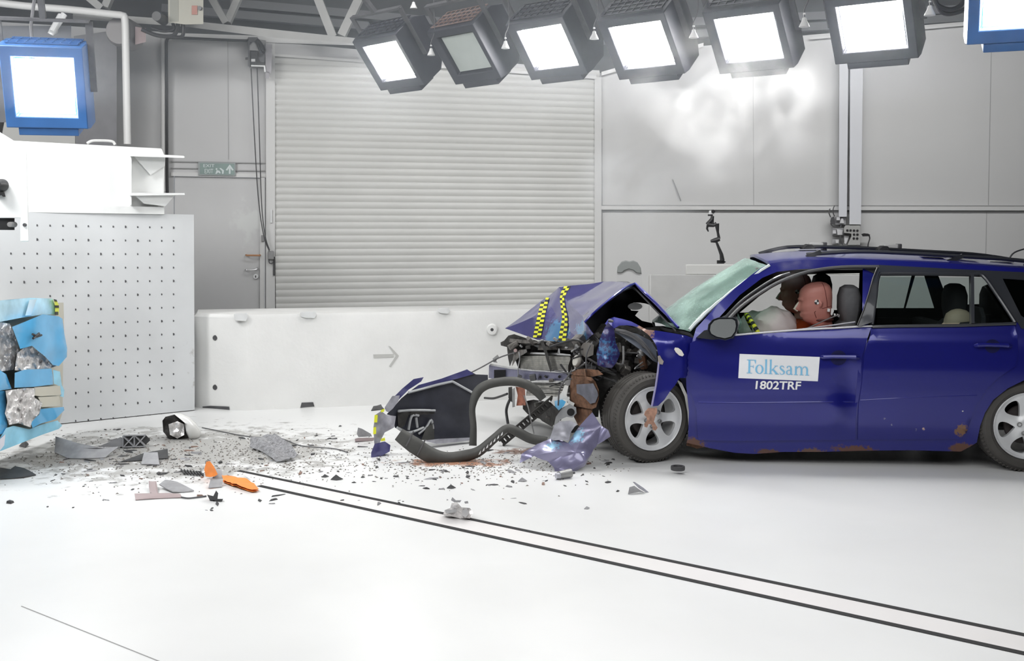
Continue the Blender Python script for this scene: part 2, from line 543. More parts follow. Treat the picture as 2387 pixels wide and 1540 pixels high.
for (a, b) in (((380, 20), (860, 62)), ((540, 8), (1120, 60)), ((1400, 62), (2300, 20)), ((1380, 95), (2280, 40))):
    MB().bar(WR(*a, 0.5), WR(*b, 0.5), 0.10, 0.12, (0, 1, 0)).build('purlin', mat('purlin_grey', (0.17, 0.175, 0.18), 0.6), tr2)

# ------------------------------------------------------------------ roller shutter
ds = root('door_2', WL(1015, 860, 0), None, None); ds['kind'] = 'structure'
mb = MB()
prof = []
X0, X1 = 641, 1394
def shut(y, off):
    # each slat line drops slightly to the right like the photo's perspective
    return [WL(X0, y, off), WL(X1, y, off)]
z0, z1 = 0.02, WL(X0, 132, 0).z
n_sl = 46
rows = []
a0 = WL(X0, 545, 0); b0 = WL(X1, 545, 0); nrm = WL.n
for i in range(n_sl):
    zb = z0 + (z1 - z0) * i / n_sl; hh = (z1 - z0) / n_sl
    for t, o in ((0.0, 0.0), (0.08, -0.004), (0.3, -0.012), (0.6, -0.016), (0.85, -0.011), (0.97, -0.002)):
        rows.append([Vector((p.x, p.y, zb + t * hh)) + nrm * (o - 0.02) for p in (a0, b0)])
mb.grid(rows, thick=nrm * 0.012)
mb.build('shutter_curtain', M_slat, ds, sharp=60)
def wl_box(name, x0, y0, x1, y1, depth, m, par, off=0.0, mp=WL, **k):
    return slab([(x0, y0), (x1, y0 if not isinstance(y0, tuple) else y0[1]), (x1, y1), (x0, y1)], lambda x, y, q: mp(x, y, q - depth - off), depth).build(name, m, par, **k)
wl_box('guide_rail', 620, 100, 641, 880, 0.06, M_trimg, ds)
wl_box('guide_rail', 1386, 180, 1402, 880, 0.06, M_trimg, ds)
slab([(641, 98), (1390, 165), (1390, 178), (641, 126)], lambda x, y, q: WL(x, y, q - 0.03), 0.03).build('lintel_panel', M_wall, ds)
slab([(636, 125), (1390, 177), (1390, 184), (636, 131)], lambda x, y, q: WL(x, y, q - 0.07), 0.07).build('shutter_roller_edge', M_trimg, ds)
slab([(630.5, 488), (634, 488), (634, 519), (630.5, 519)], lambda x, y, q: WL(x, y, q - 0.085), 0.02).build('rail_patch', M_white, ds)
MB().bar(WL(639, 598, -0.07), WL(639, 642, -0.07), 0.02, 0.02, (0, 1, 0)).build('rail_stop', M_dgrey, ds)

# ------------------------------------------------------------------ door
dd = root('door_1', WL(505, 860, 0), None, None); dd['kind'] = 'structure'
slab([(407, 411), (606, 415), (606, 865), (407, 865)], lambda x, y, q: WL(x, y, q + 0.01), 0.05).build('door_leaf', mat('door_grey', (0.56, 0.56, 0.56), 0.5, var=0.03, vscale=2, stains=((tuple(WL(585, 520, 0) - WL(505, 860, 0)), 0.5, (0.60, 0.61, 0.60), 4, 0.78, (1, 1, 1)),)), dd)
slab([(398, 401), (624, 405), (624, 414), (398, 410)], lambda x, y, q: WL(x, y, q - 0.03), 0.08).build('door_frame', M_trimg, dd)
slab([(606, 412), (617, 412), (617, 865), (606, 865)], lambda x, y, q: WL(x, y, q - 0.03), 0.08).build('door_frame', M_trimg, dd)
slab([(609, 548), (616, 548), (616, 562), (609, 562)], lambda x, y, q: WL(x, y, q - 0.06), 0.03).build('closer_box', M_mgrey, dd)
hp = curve_pts([WL(574, 594, 0.0), WL(575, 595, -0.06), WL(590, 595, -0.07), WL(605, 595, -0.06), WL(606, 594, 0.0)], 3)
MB().tube(hp, 0.010, 8).build('pull_bar', mat('worn_orange_steel', (0.45, 0.22, 0.10), 0.5), dd, label='orange-brown pull bar')
hp = curve_pts([WL(573, 628, 0.0), WL(575, 629, -0.06), WL(588, 629, -0.06), WL(599, 627, -0.05), WL(600, 625, 0.0)], 3)
MB().tube(hp, 0.009, 8).build('door_handle', M_steel, dd)
p = WL(597, 644, 0)
MB().lathe([(0.0, -0.02), (0.028, -0.018), (0.03, 0.0), (0.03, 0.012)], 20, Matrix.Translation(p)).build('lock_rosette', M_white, dd)
MB().box((-0.004, -0.024, -0.012), (0.004, -0.018, 0.012), Matrix.Translation(p)).build('keyhole', M_black, dd)

# exit sign over the door
es = root('exit_sign', WL(505, 408, 0), 'green and white exit sign with arrow and running figure above the grey door', 'sign')
SGN = lambda x, y, q: WL(x, y, q - 0.05)
slab([(462, 377), (549, 379), (549, 410), (462, 408)], SGN, 0.05).build('sign_box', mat('sign_frame', (0.30, 0.33, 0.33), 0.4), es)
slab([(466, 380), (546, 382), (546, 407), (466, 405)], lambda x, y, q: SGN(x, y, q - 0.004), 0.004).build('sign_face', mat('sign_green', (0.24, 0.32, 0.30), 0.25, var=0.1), es)
def sgn_poly(pts, name='sign_marking', m=None, k='x'):
    return slab(pts, lambda x, y, q: SGN(x, y, q - 0.007), 0.003)
M_sgw = mat('sign_white', (0.62, 0.68, 0.68), 0.4)
mb = MB()
# arrow
for o in ([(533.5, 405), (537.5, 405), (537.5, 390), (533.5, 390)], [(526, 396), (535.5, 383), (545, 396), (541, 397.5), (535.5, 389), (530, 397.5)]):
    slab(o, lambda x, y, q: SGN(x, y, q - 0.007), 0.003, mb=mb)
# running figure
for o in ([(503, 392), (506.5, 392), (506.5, 395.5), (503, 395.5)], [(505, 396), (512, 398), (515, 404), (511, 404), (509, 401), (505, 405), (502, 405)], [(511, 392), (515, 391.5), (522, 397), (521, 405), (517.5, 405), (517.5, 398)]):
    slab(o, lambda x, y, q: SGN(x, y, q - 0.007), 0.003, mb=mb)
mb.build('sign_pictogram', M_sgw, es)

def text_mesh(txt, bold=0.0, size=1.0):
    cu = bpy.data.curves.new('t', 'FONT'); cu.body = txt; cu.size = size; cu.offset = bold; cu.resolution_u = 6
    o = bpy.data.objects.new('t', cu); COL.objects.link(o)
    dg = bpy.context.evaluated_depsgraph_get()
    me = bpy.data.meshes.new_from_object(o.evaluated_get(dg))
    V = [(v.co.x, v.co.y) for v in me.vertices]; F = [list(p.vertices) for p in me.polygons]
    bpy.data.objects.remove(o); bpy.data.meshes.remove(me)
    xs = [v[0] for v in V]; ys = [v[1] for v in V]
    return V, F, (min(xs), max(xs), min(ys), max(ys))
V, F, bb = text_mesh('EXIT', 0.01)
def put_text(V, F, bb, box, mp, name, m, par, off, slant=(0, 0)):
    x0, y0, x1, y1 = box
    vs = []
    for (x, y) in V:
        u = (x - bb[0]) / (bb[1] - bb[0]); v = (y - bb[2]) / (bb[3] - bb[2])
        px = x0 + (x1 - x0) * u + slant[0] * v; py = y1 + (y0 - y1) * v + slant[1] * u
        vs.append(mp(px, py, off))
    return MB().add(vs, F).build(name, m, par)
put_text(V, F, bb, (477, 393.5, 497, 404), SGN, 'lettering', M_sgw, es, -0.009)
put_text(V, F, bb, (474, 382.5, 500, 389.5), SGN, 'lettering', M_sgw, es, -0.009)

# white twin columns and socket boxes
for (xa, xb, yb, nm, lab) in ((1955, 1974, 505, 'cable_duct', 'left narrower white cable duct on the wall, ends above the stacked sockets'),
                              (1980, 2007, 523, 'support_column', 'right white square column ending on the grey switch box')):
    base = WR(0.5 * (xa + xb), yb, 0)
    slab([(xa + 2, 120), (xb + 5 if nm != 'cable_duct' else xb + 4, 120), (xb, yb), (xa, yb)], lambda x, y, q: WR(x, y, q - 0.16), 0.15).build(nm, mat('column_white', (0.66, 0.67, 0.70), 0.4), label=lab, cat='column')
sb = root('switch_box', WR(1990, 572, 0), 'grey switch box with rows of dark buttons under the white column', 'control box')
SB = lambda x, y, q: WR(x, y, q - 0.22)
slab(c('V', (870, 500), (900, 450), (1240, 450), (1240, 900), (950, 900), (1040, 700), (1040, 640), (870, 620)), SB, 0.2).build('box_body', mat('switch_grey', (0.40, 0.40, 0.39), 0.45), sb)
for (x, y) in ((945, 565), (1020, 565), (1100, 568), (1178, 570), (1100, 660), (1178, 662), (1095, 750), (1172, 752)):
    (px, py), = c('V', (x, y))
    MB().lathe([(0.0, -0.012), (0.013, -0.012), (0.015, 0.0)], 12, Matrix.Translation(SB(px, py, 0))).build('button', M_black, sb)
plug = root('wall_plug', WR(2020, 552, 0), 'black plug and hanging cable at the right of the switch box', 'plug')
slab(c('V', (1270, 650), (1330, 630), (1430, 640), (1480, 670), (1450, 700), (1300, 705)), lambda x, y, q: WR(x, y, q - 0.2), 0.06).build('plug_body', M_black, plug)
MB().tube(curve_pts([WR(x, y, -0.18) for x, y in c('V', (1455, 690), (1465, 760), (1430, 880), (1420, 1000))], 4), 0.008, 6).build('cable', M_black, plug)
ss = root('socket_stack', WR(1952, 565, 0), 'stacked sockets and light switches with plugs below the left cable duct', 'socket')
SK = lambda x, y, q: WR(x, y, q - 0.1)
M_soc = mat('socket_grey', (0.34, 0.34, 0.35), 0.45)
for q in (((650, 250), (910, 250), (910, 430), (650, 430)), ((590, 510), (880, 510), (880, 680), (590, 680)), ((590, 770), (760, 770), (760, 880), (590, 880))):
    slab(c('V', *q), SK, 0.1).build('socket_box', M_soc, ss)
for q in (((695, 255), (775, 255), (775, 330), (695, 330)), ((800, 290), (850, 290), (870, 400), (770, 400)), ((700, 530), (840, 560), (830, 670), (720, 670)), ((610, 560), (680, 560), (690, 640), (605, 640)), ((670, 780), (750, 780), (740, 860), (680, 860)), ((870, 690), (990, 700), (920, 880), (880, 870))):
    slab(c('V', *q), lambda x, y, q_: WR(x, y, q_ - 0.15), 0.05).build('socket_cover', mat('socket_white', (0.60, 0.60, 0.61), 0.4), ss)
slab(c('V', (550, 350), (570, 270), (640, 240), (670, 430), (560, 420)), lambda x, y, q: WR(x, y, q - 0.17), 0.08).build('adapter', M_dgrey, ss)
for pts in (((650, -10), (620, 60), (615, 150), (650, 240)), ((560, 400), (600, 460), (700, 480), (790, 490), (800, 430)), ((780, 690), (790, 800), (840, 900)), ((850, 660), (920, 655), (1000, 650)), ((545, 60), (520, 150), (560, 260))):
    MB().tube(curve_pts([WR(x, y, -0.16) for x, y in c('V', *pts)], 4), 0.007, 6).build('cable', M_dgrey, ss)

# small hook on a cord on the wall
MB().tube([WR(1568, 418, -0.02), WR(1574, 432, -0.02), WR(1587, 468, -0.02)], 0.006, 6).build('hanging_cord', M_mgrey, label='thin grey cord hanging on the wall above the crumpled bonnet', cat='cord')

# articulated camera arm on the far ledge
CA = dplane(1400, 11.4, 1760, 11.4)
ca = root('camera_arm', CA(1681, 612, 0), 'black articulated camera arm standing on the white ledge', 'camera arm')
def kt(name, pts, r, m=M_black):
    MB().tube([CA(x, y, 0) for x, y in c('K', *pts)], r, 8).build(name, m, ca)
slab(c('K', (1605, 985), (1700, 985), (1732, 1008), (1700, 1032), (1605, 1032)), CA, 0.08).build('clamp_base', M_black, ca)
kt('lower_arm', ((1680, 990), (1668, 905), (1600, 735)), [0.026, 0.02, 0.012])
kt('joint', ((1520, 722), (1580, 712), (1640, 690)), [0.014, 0.026, 0.024])
kt('upper_arm', ((1636, 690), (1618, 600), (1605, 480)), [0.016, 0.013, 0.026])
kt('clamp', ((1600, 480), (1560, 505), (1470, 492)), [0.022, 0.018, 0.026])
kt('clamp_jaw', ((1470, 492), (1540, 420), (1545, 375)), [0.02, 0.022, 0.018])
kt('clamp_jaw', ((1478, 500), (1470, 550), (1488, 590)), [0.012, 0.012, 0.006])
kt('post', ((1545, 520), (1545, 375)), 0.014)
slab(c('K', (1480, 352), (1550, 352), (1550, 374), (1480, 374)), CA, 0.05).build('mount_plate', M_black, ca)
slab(c('K', (1497, 300), (1560, 300), (1572, 350), (1497, 350)), CA, 0.06).build('camera_body', M_white, ca)
MB().lathe([(0.0, -0.03), (0.018, -0.03), (0.02, 0.03)], 14, Matrix.Translation(CA(*c('K', (1552, 312))[0], 0))).build('camera_lens', M_blackm, ca)

# far barrier blocks behind the car and what stands there
FB = dplane(1480, 11.3, 2387, 11.3)
slab([(1512, 640), (2700, 640), (2700, 900), (1512, 900)], FB, 0.7).build('concrete_barrier', mat('far_concrete_grey', (0.52, 0.52, 0.51), 0.6, var=0.05), bevel=0.02, label='far concrete barrier standing behind the car and its windscreen', cat='barrier')
slab([(1598, 616), (2700, 616), (2700, 640), (1598, 640)], lambda x, y, q: FB(x, y, q + 0.05), 0.5).build('ledge_slab', mat('ledge_white', (0.62, 0.62, 0.60), 0.5), bevel=0.01, label='flat white slab lying on top of the far barrier', cat='slab')
pk = root('machine_cover', dplane(1400, 11.6, 1600, 11.6)(1467, 660, 0), 'grey hood-shaped bump above the bonnet in front of the wall', 'cover')
PKM = dplane(1400, 11.6, 1600, 11.6)
slab(c('K', (225, 1160), (235, 1075), (290, 1005), (345, 988), (400, 1000), (450, 988), (510, 1015), (555, 1090), (565, 1170), (490, 1160), (450, 1125), (390, 1108), (330, 1130), (300, 1160)), PKM, 0.12, spacing=None).build('cover_shell', mat('cover_grey_green', (0.26, 0.275, 0.27), 0.6), pk, bevel=0.01)
slab([(1438, 634), (1446, 628), (1459, 625), (1466, 625), (1478, 628), (1496, 636), (1500, 720), (1436, 720)], lambda x, y, q: PKM(x, y, q + 0.02), 0.3).build('cover_base', M_wall, pk)
# ------------------------------------------------------------------ near concrete barrier
B1 = G(563, 957); B2 = G(1190, 931)
BP = vplane(B1, B2)
zt = 0.87
B3 = G(455, 948)
dirr = (B2 - B1).normalized(); nn = Vector((-dirr.y, dirr.x, 0))
if nn.y < 0: nn = -nn
cb = root('concrete_barrier', (B1 + B2) / 2, 'long white concrete barrier with an embossed arrow behind the wreckage', 'barrier')
E = B1 + dirr * 3.7
L3 = B3; back = 0.7
plan = [B1 + (L3 - B1).normalized() * 0.06, B1 + dirr * 0.06, E, E + nn * back, L3 + nn * (back - 0.2), L3]
mb = MB()
n = len(plan)
low = [Vector((p.x, p.y, 0.0)) for p in plan]; mid = [Vector((p.x, p.y, zt - 0.03)) for p in plan]
cen = sum(plan, Vector()) / n
top = [Vector((p.x, p.y, zt)) + (Vector((cen.x, cen.y, 0)) - Vector((p.x, p.y, 0))).normalized() * 0.03 for p in plan]
mb.rings([low, mid, top]); mb.build('block', M_conc, cb, sharp=30)
def bface(x, y, off=0): return BP(x, y, off)
# rough paint lumps along the top edge, lifting pockets, bolts, embossed arrow
for (x0, y0, x1, y1) in ((700, 726, 738, 741), (545, 730, 578, 748), (1021, 717, 1049, 731)):
    slab([(x0, y0 + 2), (x0 + 6, y0), (x1 - 3, y0), (x1, (y0 + y1) / 2), (x1 - 5, y1), (x0 + 8, y1 - 1), (x0 + 1, y1 - 4)], lambda x, y, q: BP(x, y, q - 0.03), 0.04, spacing=8, noise_amp=0.01, noise_sc=20).build('paint_lump', M_white, cb)
for (x0, y0, x1, y1) in ((700, 938, 733, 950),):
    slab([(x0, y1), (x0 + 3, y0), (x1 - 3, y0 - 1), (x1, y1 - 3)], lambda x, y, q: BP(x, y, q - 0.004), 0.01).build('lifting_pocket', M_dgrey, cb)
EF = vplane(L3, B1)
slab(c('M', (95, 768), (150, 762), (280, 768), (285, 800), (100, 795)), lambda x, y, q: EF(x, y, q - 0.006), 0.02).build('lifting_pocket', M_dgrey, cb)
for (x, y) in c('M', (185, 290), (185, 634)):
    MB().lathe([(0.0, -0.01), (0.018, -0.014), (0.022, -0.004), (0.026, 0.0)], 14, Matrix.Translation(EF(x, y, 0))).build('bolt', M_dgrey, cb)
AR = mat('arrow_grey', (0.50, 0.50, 0.48), 0.6)
mb = MB()
for o in (c('M', (1283, 405), (1425, 402), (1425, 425), (1286, 430)), c('M', (1388, 345), (1402, 350), (1462, 415), (1405, 492), (1392, 488), (1440, 415))):
    slab(o, lambda x, y, q: BP(x, y, q - 0.006), 0.008, mb=mb)
mb.build('embossed_arrow', AR, cb)
p = BP(*c('M', (2110, 232))[0], 0)
MB().lathe([(0.015, 0.0), (0.016, -0.03), (0.045, -0.028), (0.056, -0.012), (0.058, 0.0)], 20, Matrix.Translation(p)).build('anchor_ring', M_conc, cb)
MB().lathe([(0.0, -0.02), (0.018, -0.02), (0.018, 0.0)], 12, Matrix.Translation(p)).build('anchor_socket', M_dgrey, cb)

# ------------------------------------------------------------------ perforated impact wall
P1 = G(452, 957); P0 = G(130, 990)
PW = vplane(P0, P1)
M_plate = mat('impact_plate_grey', (0.60, 0.615, 0.625), 0.5, var=0.07, vscale=2.0, stains=((tuple(PW(470, 850, 0) - Vector(G(250, 985))), 0.4, (0.42, 0.42, 0.41), 12, 0.92, (1, 1, 0.6)),))
iw = root('impact_wall', G(250, 985), 'grey perforated steel impact wall on the left with rows of bolt holes', 'impact wall')
slab([(-260, 484), (70, 492), (452, 500), (454, 955), (130, 988), (-260, 1030)], PW, 0.5).build('face_plate', M_plate, iw)
slab([(-260, 1030), (130, 988), (358, 965), (358, 972), (130, 1001), (-260, 1044)], lambda x, y, q: PW(x, y, q + 0.05), 0.3).build('base_gap_shade', M_blackm, iw)  # black slab stands for the shade in the gap below the plate
holes_n = 0
cx = [57 + i * 29.6 - i * i * 0.08 for i in range(-2, 13)]
for j in range(16):
    for i in range(-2, 13):
        t = i / 12.0
        x = 86 + (i - 1) * 30.6 - max(0, i) * max(0, i) * 0.13
        ya = 525 + j * 33.0 + 0.5 * 0; yb = 530.5 + j * 31.0
        y = ya + (yb - ya) * (x - 86) / (405 - 86)
        if x < 165 and y > 690: continue
        if x < 66 and y < 575 or x < -5: continue
        # the 100 largest are parts of their own
        r = 0.0075 + (0.0025 if (i * 7 + j * 5) % 4 == 0 else 0)
        M = Matrix.Translation(PW(x, y, 0))
        mbh = MB().lathe([(0.0, -0.002), (r, -0.002), (r + 0.002, 0.001)], 10, M)
        if holes_n < 99: mbh.build('bolt_hole', M_dgrey, iw)
        else:
            if holes_n == 99: rest = MB()
            rest.add(mbh.v, mbh.f)
        holes_n += 1
if holes_n > 99: rest.build('bolt_holes', M_dgrey, iw, kind='stuff')

# ------------------------------------------------------------------ white beam assembly on top of the impact wall
MW = dplane(0, 8.75, 390, 9.55)
M_wb = mat('bright_white_steel', (0.80, 0.81, 0.80), 0.4, var=0.02)
hb = root('press_beam', MW(200, 495, 0), 'huge white steel box beam lying on top of the impact wall', 'steel beam')
slab([(-260, 322), (20, 327), (377, 346), (383, 362), (383, 486), (-260, 473)], MW, 0.6).build('beam_body', M_wb, hb, bevel=0.01)
slab([(-260, 474), (383, 482), (383, 499), (-260, 490)], lambda x, y, q: MW(x, y, q - 0.06), 0.6).build('bottom_flange', M_wb, hb)
slab([(302, 356), (428, 363), (431, 366), (428, 368), (302, 364)], lambda x, y, q: MW(x, y, q - 0.16), 0.15).build('side_flange', M_wb, hb)
slab([(302, 449), (430, 450), (431, 454), (302, 456)], lambda x, y, q: MW(x, y, q - 0.16), 0.15).build('side_flange', M_wb, hb)
slab(c('N', (1060, 622), (1400, 628), (1320, 720), (1150, 700)), lambda x, y, q: MW(x, y, q - 0.10), 0.02).build('gusset', M_wb, hb)
slab(c('N', (1040, 300), (1050, 300), (1050, 710), (1040, 710)), lambda x, y, q: MW(x, y, q - 0.14), 0.14).build('stiffener', M_wb, hb)
slab(c('N', (1065, 320), (1320, 330), (1315, 400), (1200, 470)), lambda x, y, q: MW(x, y, q - 0.05), 0.04).build('stiffener', M_wb, hb)
MB().tube(curve_pts([MW(203, 334, 0.2), MW(212, 329, 0.2), MW(225, 327.5, 0.2), MW(260, 329, 0.2), MW(268, 337, 0.2)], 4), 0.012, 8).build('grab_handle', M_trimg, hb)

# near white bracket with camera at the left edge
NW = dplane(0, 7.6, 100, 7.7)
nb = root('white_bracket', NW(50, 563, 0), 'white steel bracket cut off by the left edge with a black sensor', 'bracket')
slab([(-120, 230), (0, 308), (28, 325), (62, 352), (66, 480), (67, 563), (47, 563), (47, 508), (-120, 506)], NW, 0.25).build('bracket_plate', M_wb, nb, bevel=0.006)
slab([(-120, 507), (34, 508), (34, 536), (-120, 535)], lambda x, y, q: NW(x, y, q + 0.06), 0.12).build('black_box', M_black, nb)
MB().lathe([(0.0, -0.02), (0.018, -0.018), (0.02, 0.06)], 12, Matrix.Translation(NW(25, 523, 0))).build('connector', M_mgrey, nb)
MB().lathe([(0.0, -0.01), (0.012, -0.01), (0.013, 0.01)], 12, Matrix.Translation(NW(58, 524, 0))).build('bolt_hole', M_dgrey, nb)
cm = root('dome_camera', NW(8, 458, 0), 'small black round camera on the white bracket at the left edge', 'camera')
MB().lathe([(0.0, -0.11), (0.03, -0.105), (0.042, -0.07), (0.045, -0.02), (0.03, 0.0)], 20, Matrix.Translation(NW(9, 432, 0))).build('camera_head', M_black, cm)
slab(c('N', (-20, 600), (35, 610), (45, 645), (25, 645), (10, 632), (-20, 645)), lambda x, y, q: NW(x, y, q - 0.05), 0.05).build('camera_foot', M_black, cm)

# back structures upper left
UL = dplane(0, 10.6, 400, 11.2)
slab([(10, 285), (175, 290), (175, 338), (0, 338)], UL, 0.5).build('machine_cabinet', mat('cabinet_grey', (0.45, 0.45, 0.43), 0.5), label='light grey cabinet behind the white beam under the blue flood lamp', cat='cabinet')
slab([(172, 84), (272, 70), (272, 345), (176, 345)], UL, 0.5).build('machine_housing', mat('housing_dark', (0.17, 0.17, 0.18), 0.5, var=0.1), label='tall dark grey housing left of the white pipe', cat='machine')
slab([(-200, 60), (166, 60), (166, 285), (-200, 285)], lambda x, y, q: UL(x, y, q + 0.1), 0.2).build('dark_screen', mat('screen_dark', (0.20, 0.21, 0.23), 0.6), label='dark grey panel directly behind the blue flood lamp', cat='panel')
pp = root('white_pipe', UL(297, 336, -0.1), 'white pipe coming from the left edge and bending down to the beam', 'pipe')
MB().tube(curve_pts([UL(x, y, -0.52) for x, y in ((-60, 0), (60, 14), (160, 22), (262, 33), (284, 36), (291, 46), (293, 120), (295, 230), (297, 336))], 4), 0.035, 12).build('pipe_run', M_trimg, pp)
MB().tube([UL(129, 72, -0.5), UL(118, 80, -0.55), UL(150, 33, -0.53)], 0.03, 10).build('pipe_branch', M_white, pp)
MB().tube([UL(142, 36, -0.53), UL(120, 74, -0.6)], [0.03, 0.028], 10).build('spray_nozzle', M_white, pp)
fan = root('pipe_motor', UL(305, 85, 0), 'round grey-red motor housing behind the white pipe', 'motor')
MB().lathe([(0.0, -0.3), (0.13, -0.3), (0.15, -0.25), (0.15, 0.0), (0.0, 0.0)], 28, Matrix.Translation(UL(303, 84, -0.1))).build('motor_drum', mat('drum_grey', (0.20, 0.19, 0.19), 0.5), fan)
slab([(315, 62), (340, 66), (340, 98), (315, 104)], lambda x, y, q: UL(x, y, q - 0.42), 0.2).build('motor_box', mat('motor_red_grey', (0.26, 0.20, 0.20), 0.5), fan)
jb = root('junction_box', UL(432, 50, 0), 'beige electrical cabinet with a red switch on the roof beam', 'electrical cabinet')
JB = dplane(0, 10.2, 500, 10.8)
slab([(392, -30), (474, -30), (474, 56), (430, 57), (392, 52)], JB, 0.3).build('box_body', M_beige, jb)
slab([(396, -30), (416, -30), (416, 50), (396, 50)], lambda x, y, q: JB(x, y, q - 0.004), 0.004).build('side_panel', mat('beige_dark', (0.30, 0.30, 0.26), 0.5), jb)
slab([(447, 13), (460, 13), (460, 34), (447, 34)], lambda x, y, q: JB(x, y, q - 0.01), 0.01).build('red_switch', mat('switch_red', (0.42, 0.20, 0.16), 0.5), jb)
MB().lathe([(0.0, -0.03), (0.02, -0.03), (0.02, 0.0)], 14, Matrix.Translation(JB(467, 20, 0))).build('rotary_knob', M_dgrey, jb)
MB().lathe([(0.0, -0.12), (0.045, -0.12), (0.05, 0.1)], 18, Matrix.Translation(JB(374, 43, -0.05))).build('beam_sensor', M_black, label='black cylinder sensor on the beam left of the beige cabinet', cat='sensor')
for k, (pts, r, lab) in enumerate((
    (((330, 68), (365, 82), (400, 84), (412, 72), (415, 52)), 0.02, 'thick black cable looping under the beige cabinet from the left'),
    (((352, 64), (380, 72), (404, 68), (403, 54)), 0.016, 'upper black cable entering the beige cabinet from below'),
    (((391, 84), (422, 86), (428, 70), (426, 52)), 0.018, 'short black cable loop below the right side of the beige cabinet'),
    (((390, 450), (389, 400), (388.5, 250), (388, 120), (389, 95), (398, 88), (440, 89), (520, 93), (580, 95)), 0.016, 'long black cable running along the beam and down beside the duct'))):
    MB().tube(curve_pts([WL(x, y, -0.12) if k == 3 else JB(x, y, 0.1) for x, y in pts], 5), r, 8).build('black_cable', M_black, label=lab, cat='cable')
# corrugated white conduit
mb = MB(); ring = []
for i in range(150):
    y = 88 + i * 2.4
    p = WL(381 + 0.006 * i, y, -0.08)
    ring.append((p, 0.034 if i % 2 else 0.027))
mb.tube([p for p, r in ring], [r for p, r in ring], 10)
mb.build('corrugated_conduit', mat('conduit_white', (0.58, 0.58, 0.57), 0.5), sharp=80, label='white corrugated conduit running down the wall beside the black cable', cat='conduit')

# shutter motor, chain and pendant
sm = root('shutter_motor', WL(600, 160, 0), 'dark shutter motor unit at the top left corner of the roller shutter', 'motor')
SM = lambda x, y, q: WL(x, y, q - 0.25)
def so(name, pts, m, d=0.2, off=0.0):
    return slab(c('O', *pts), lambda x, y, q: WL(x, y, q - 0.25 - off), d).build(name, m, sm)
so('back_plate', ((850, 415), (1050, 450), (1055, 740), (848, 740)), mat('motor_plate_grey', (0.30, 0.30, 0.30), 0.5), 0.1, -0.12)
so('motor_cap', ((868, 560), (870, 500), (900, 470), (945, 470), (968, 510), (965, 565)), M_mgrey, 0.2)
so('top_cover', ((855, 413), (958, 413), (958, 465), (855, 470)), M_dgrey, 0.2)
so('side_bracket', ((848, 450), (868, 450), (872, 740), (850, 740)), M_dgrey, 0.15)
so('gear_case', ((880, 570), (960, 570), (945, 715), (885, 715)), M_black, 0.15)
so('nameplate', ((885, 655), (930, 655), (930, 685), (885, 685)), M_white, 0.01, 0.01)
so('brake', ((965, 640), (1035, 610), (1040, 690), (990, 690)), M_dgrey, 0.15)
so('end_plate', ((1045, 490), (1120, 495), (1110, 820), (1045, 800)), mat('end_plate_grey', (0.33, 0.32, 0.34), 0.5), 0.15)
so('end_foot', ((1045, 800), (1090, 800), (1085, 875), (1045, 870)), mat('end_plate_grey', (0.33, 0.32, 0.34), 0.5), 0.1)
so('chain_lever', ((885, 722), (1040, 728), (1050, 800), (1030, 800), (1025, 742), (885, 738)), M_white, 0.02, 0.03)
so('crank_knob', ((820, 640), (850, 635), (850, 665), (820, 665)), M_black, 0.08)
MB().tube(curve_pts([WL(x, y, -0.28) for x, y in c('O', (945, 440), (990, 490), (1030, 570))], 4), 0.022, 8).build('motor_cable', M_black, sm)
MB().tube(curve_pts([WL(x, y, -0.28) for x, y in c('O', (960, 470), (980, 540), (1015, 600))], 4), 0.016, 8).build('motor_cable', M_black, sm)
for k, (a, b) in enumerate((((446, 190), ((462, 520), (485, 900), (515, 1120), (548, 1215))), ((480, 190), ((492, 560), (505, 950), (525, 1130), (550, 1210))))):
    pts = c('J', a, *b)
    MB().tube(curve_pts([WL(x, y, -0.15) for x, y in pts], 5), 0.006, 6).build('pull_cord', M_dgrey, label=('left' if k == 0 else 'right') + ' one of the two thin cords hanging from the shutter motor', cat='cord')
pc = root('pendant_switch', WL(631, 604, 0), 'small grey pull-cord holder fixed on the shutter rail', 'switch')
slab(c('J', (540, 1215), (574, 1215), (574, 1262), (540, 1262)), lambda x, y, q: WL(x, y, q - 0.12), 0.06).build('switch_body', M_mgrey, pc, bevel=0.006)
MB().tube(curve_pts([WL(x, y, -0.1) for x, y in c('J', (545, 1262), (548, 1280), (558, 1284), (570, 1278), (573, 1262))], 4), 0.006, 6).build('cord_loop', M_dgrey, pc)

# ------------------------------------------------------------------ crushed blue deformable barrier
DBm = vplane(at(-60, 545, 6.75), at(155, 545, 7.9))
M_bl = mat('blue_film', (0.10, 0.42, 0.74), 0.22, var=0.12, vscale=5, coat=0.5)
M_bl2 = mat('pale_blue_film', (0.30, 0.66, 0.86), 0.25, var=0.25, vscale=5, coat=0.4)
M_foil = mat('crushed_foil', (0.80, 0.78, 0.77), 0.34, 0.6, var=0.35, vscale=22, bump=1.0, bscale=40)
M_cream = mat('cream_foam', (0.58, 0.56, 0.48), 0.8)
db = root('crash_barrier_block', G(60, 1045), 'crushed blue and foil honeycomb barrier block at the left edge', 'crash barrier')
def T(name, pts, m, off=0.0, thick=0.06, amp=0.02, sc=7.0, sp=9, raw=False, ext=()):
    o = list(ext) + (pts if raw else c('T', *pts))
    return slab(o, lambda x, y, q: DBm(x, y, q + off), thick, spacing=sp, noise_amp=amp, noise_sc=sc).build(name, m, db)
T('core_block', [(-60, 712), (148, 705), (150, 780), (147, 830), (146, 960), (138, 985), (-60, 1060)], M_cream, 0.14, 0.2, 0.0, raw=True, sp=None)
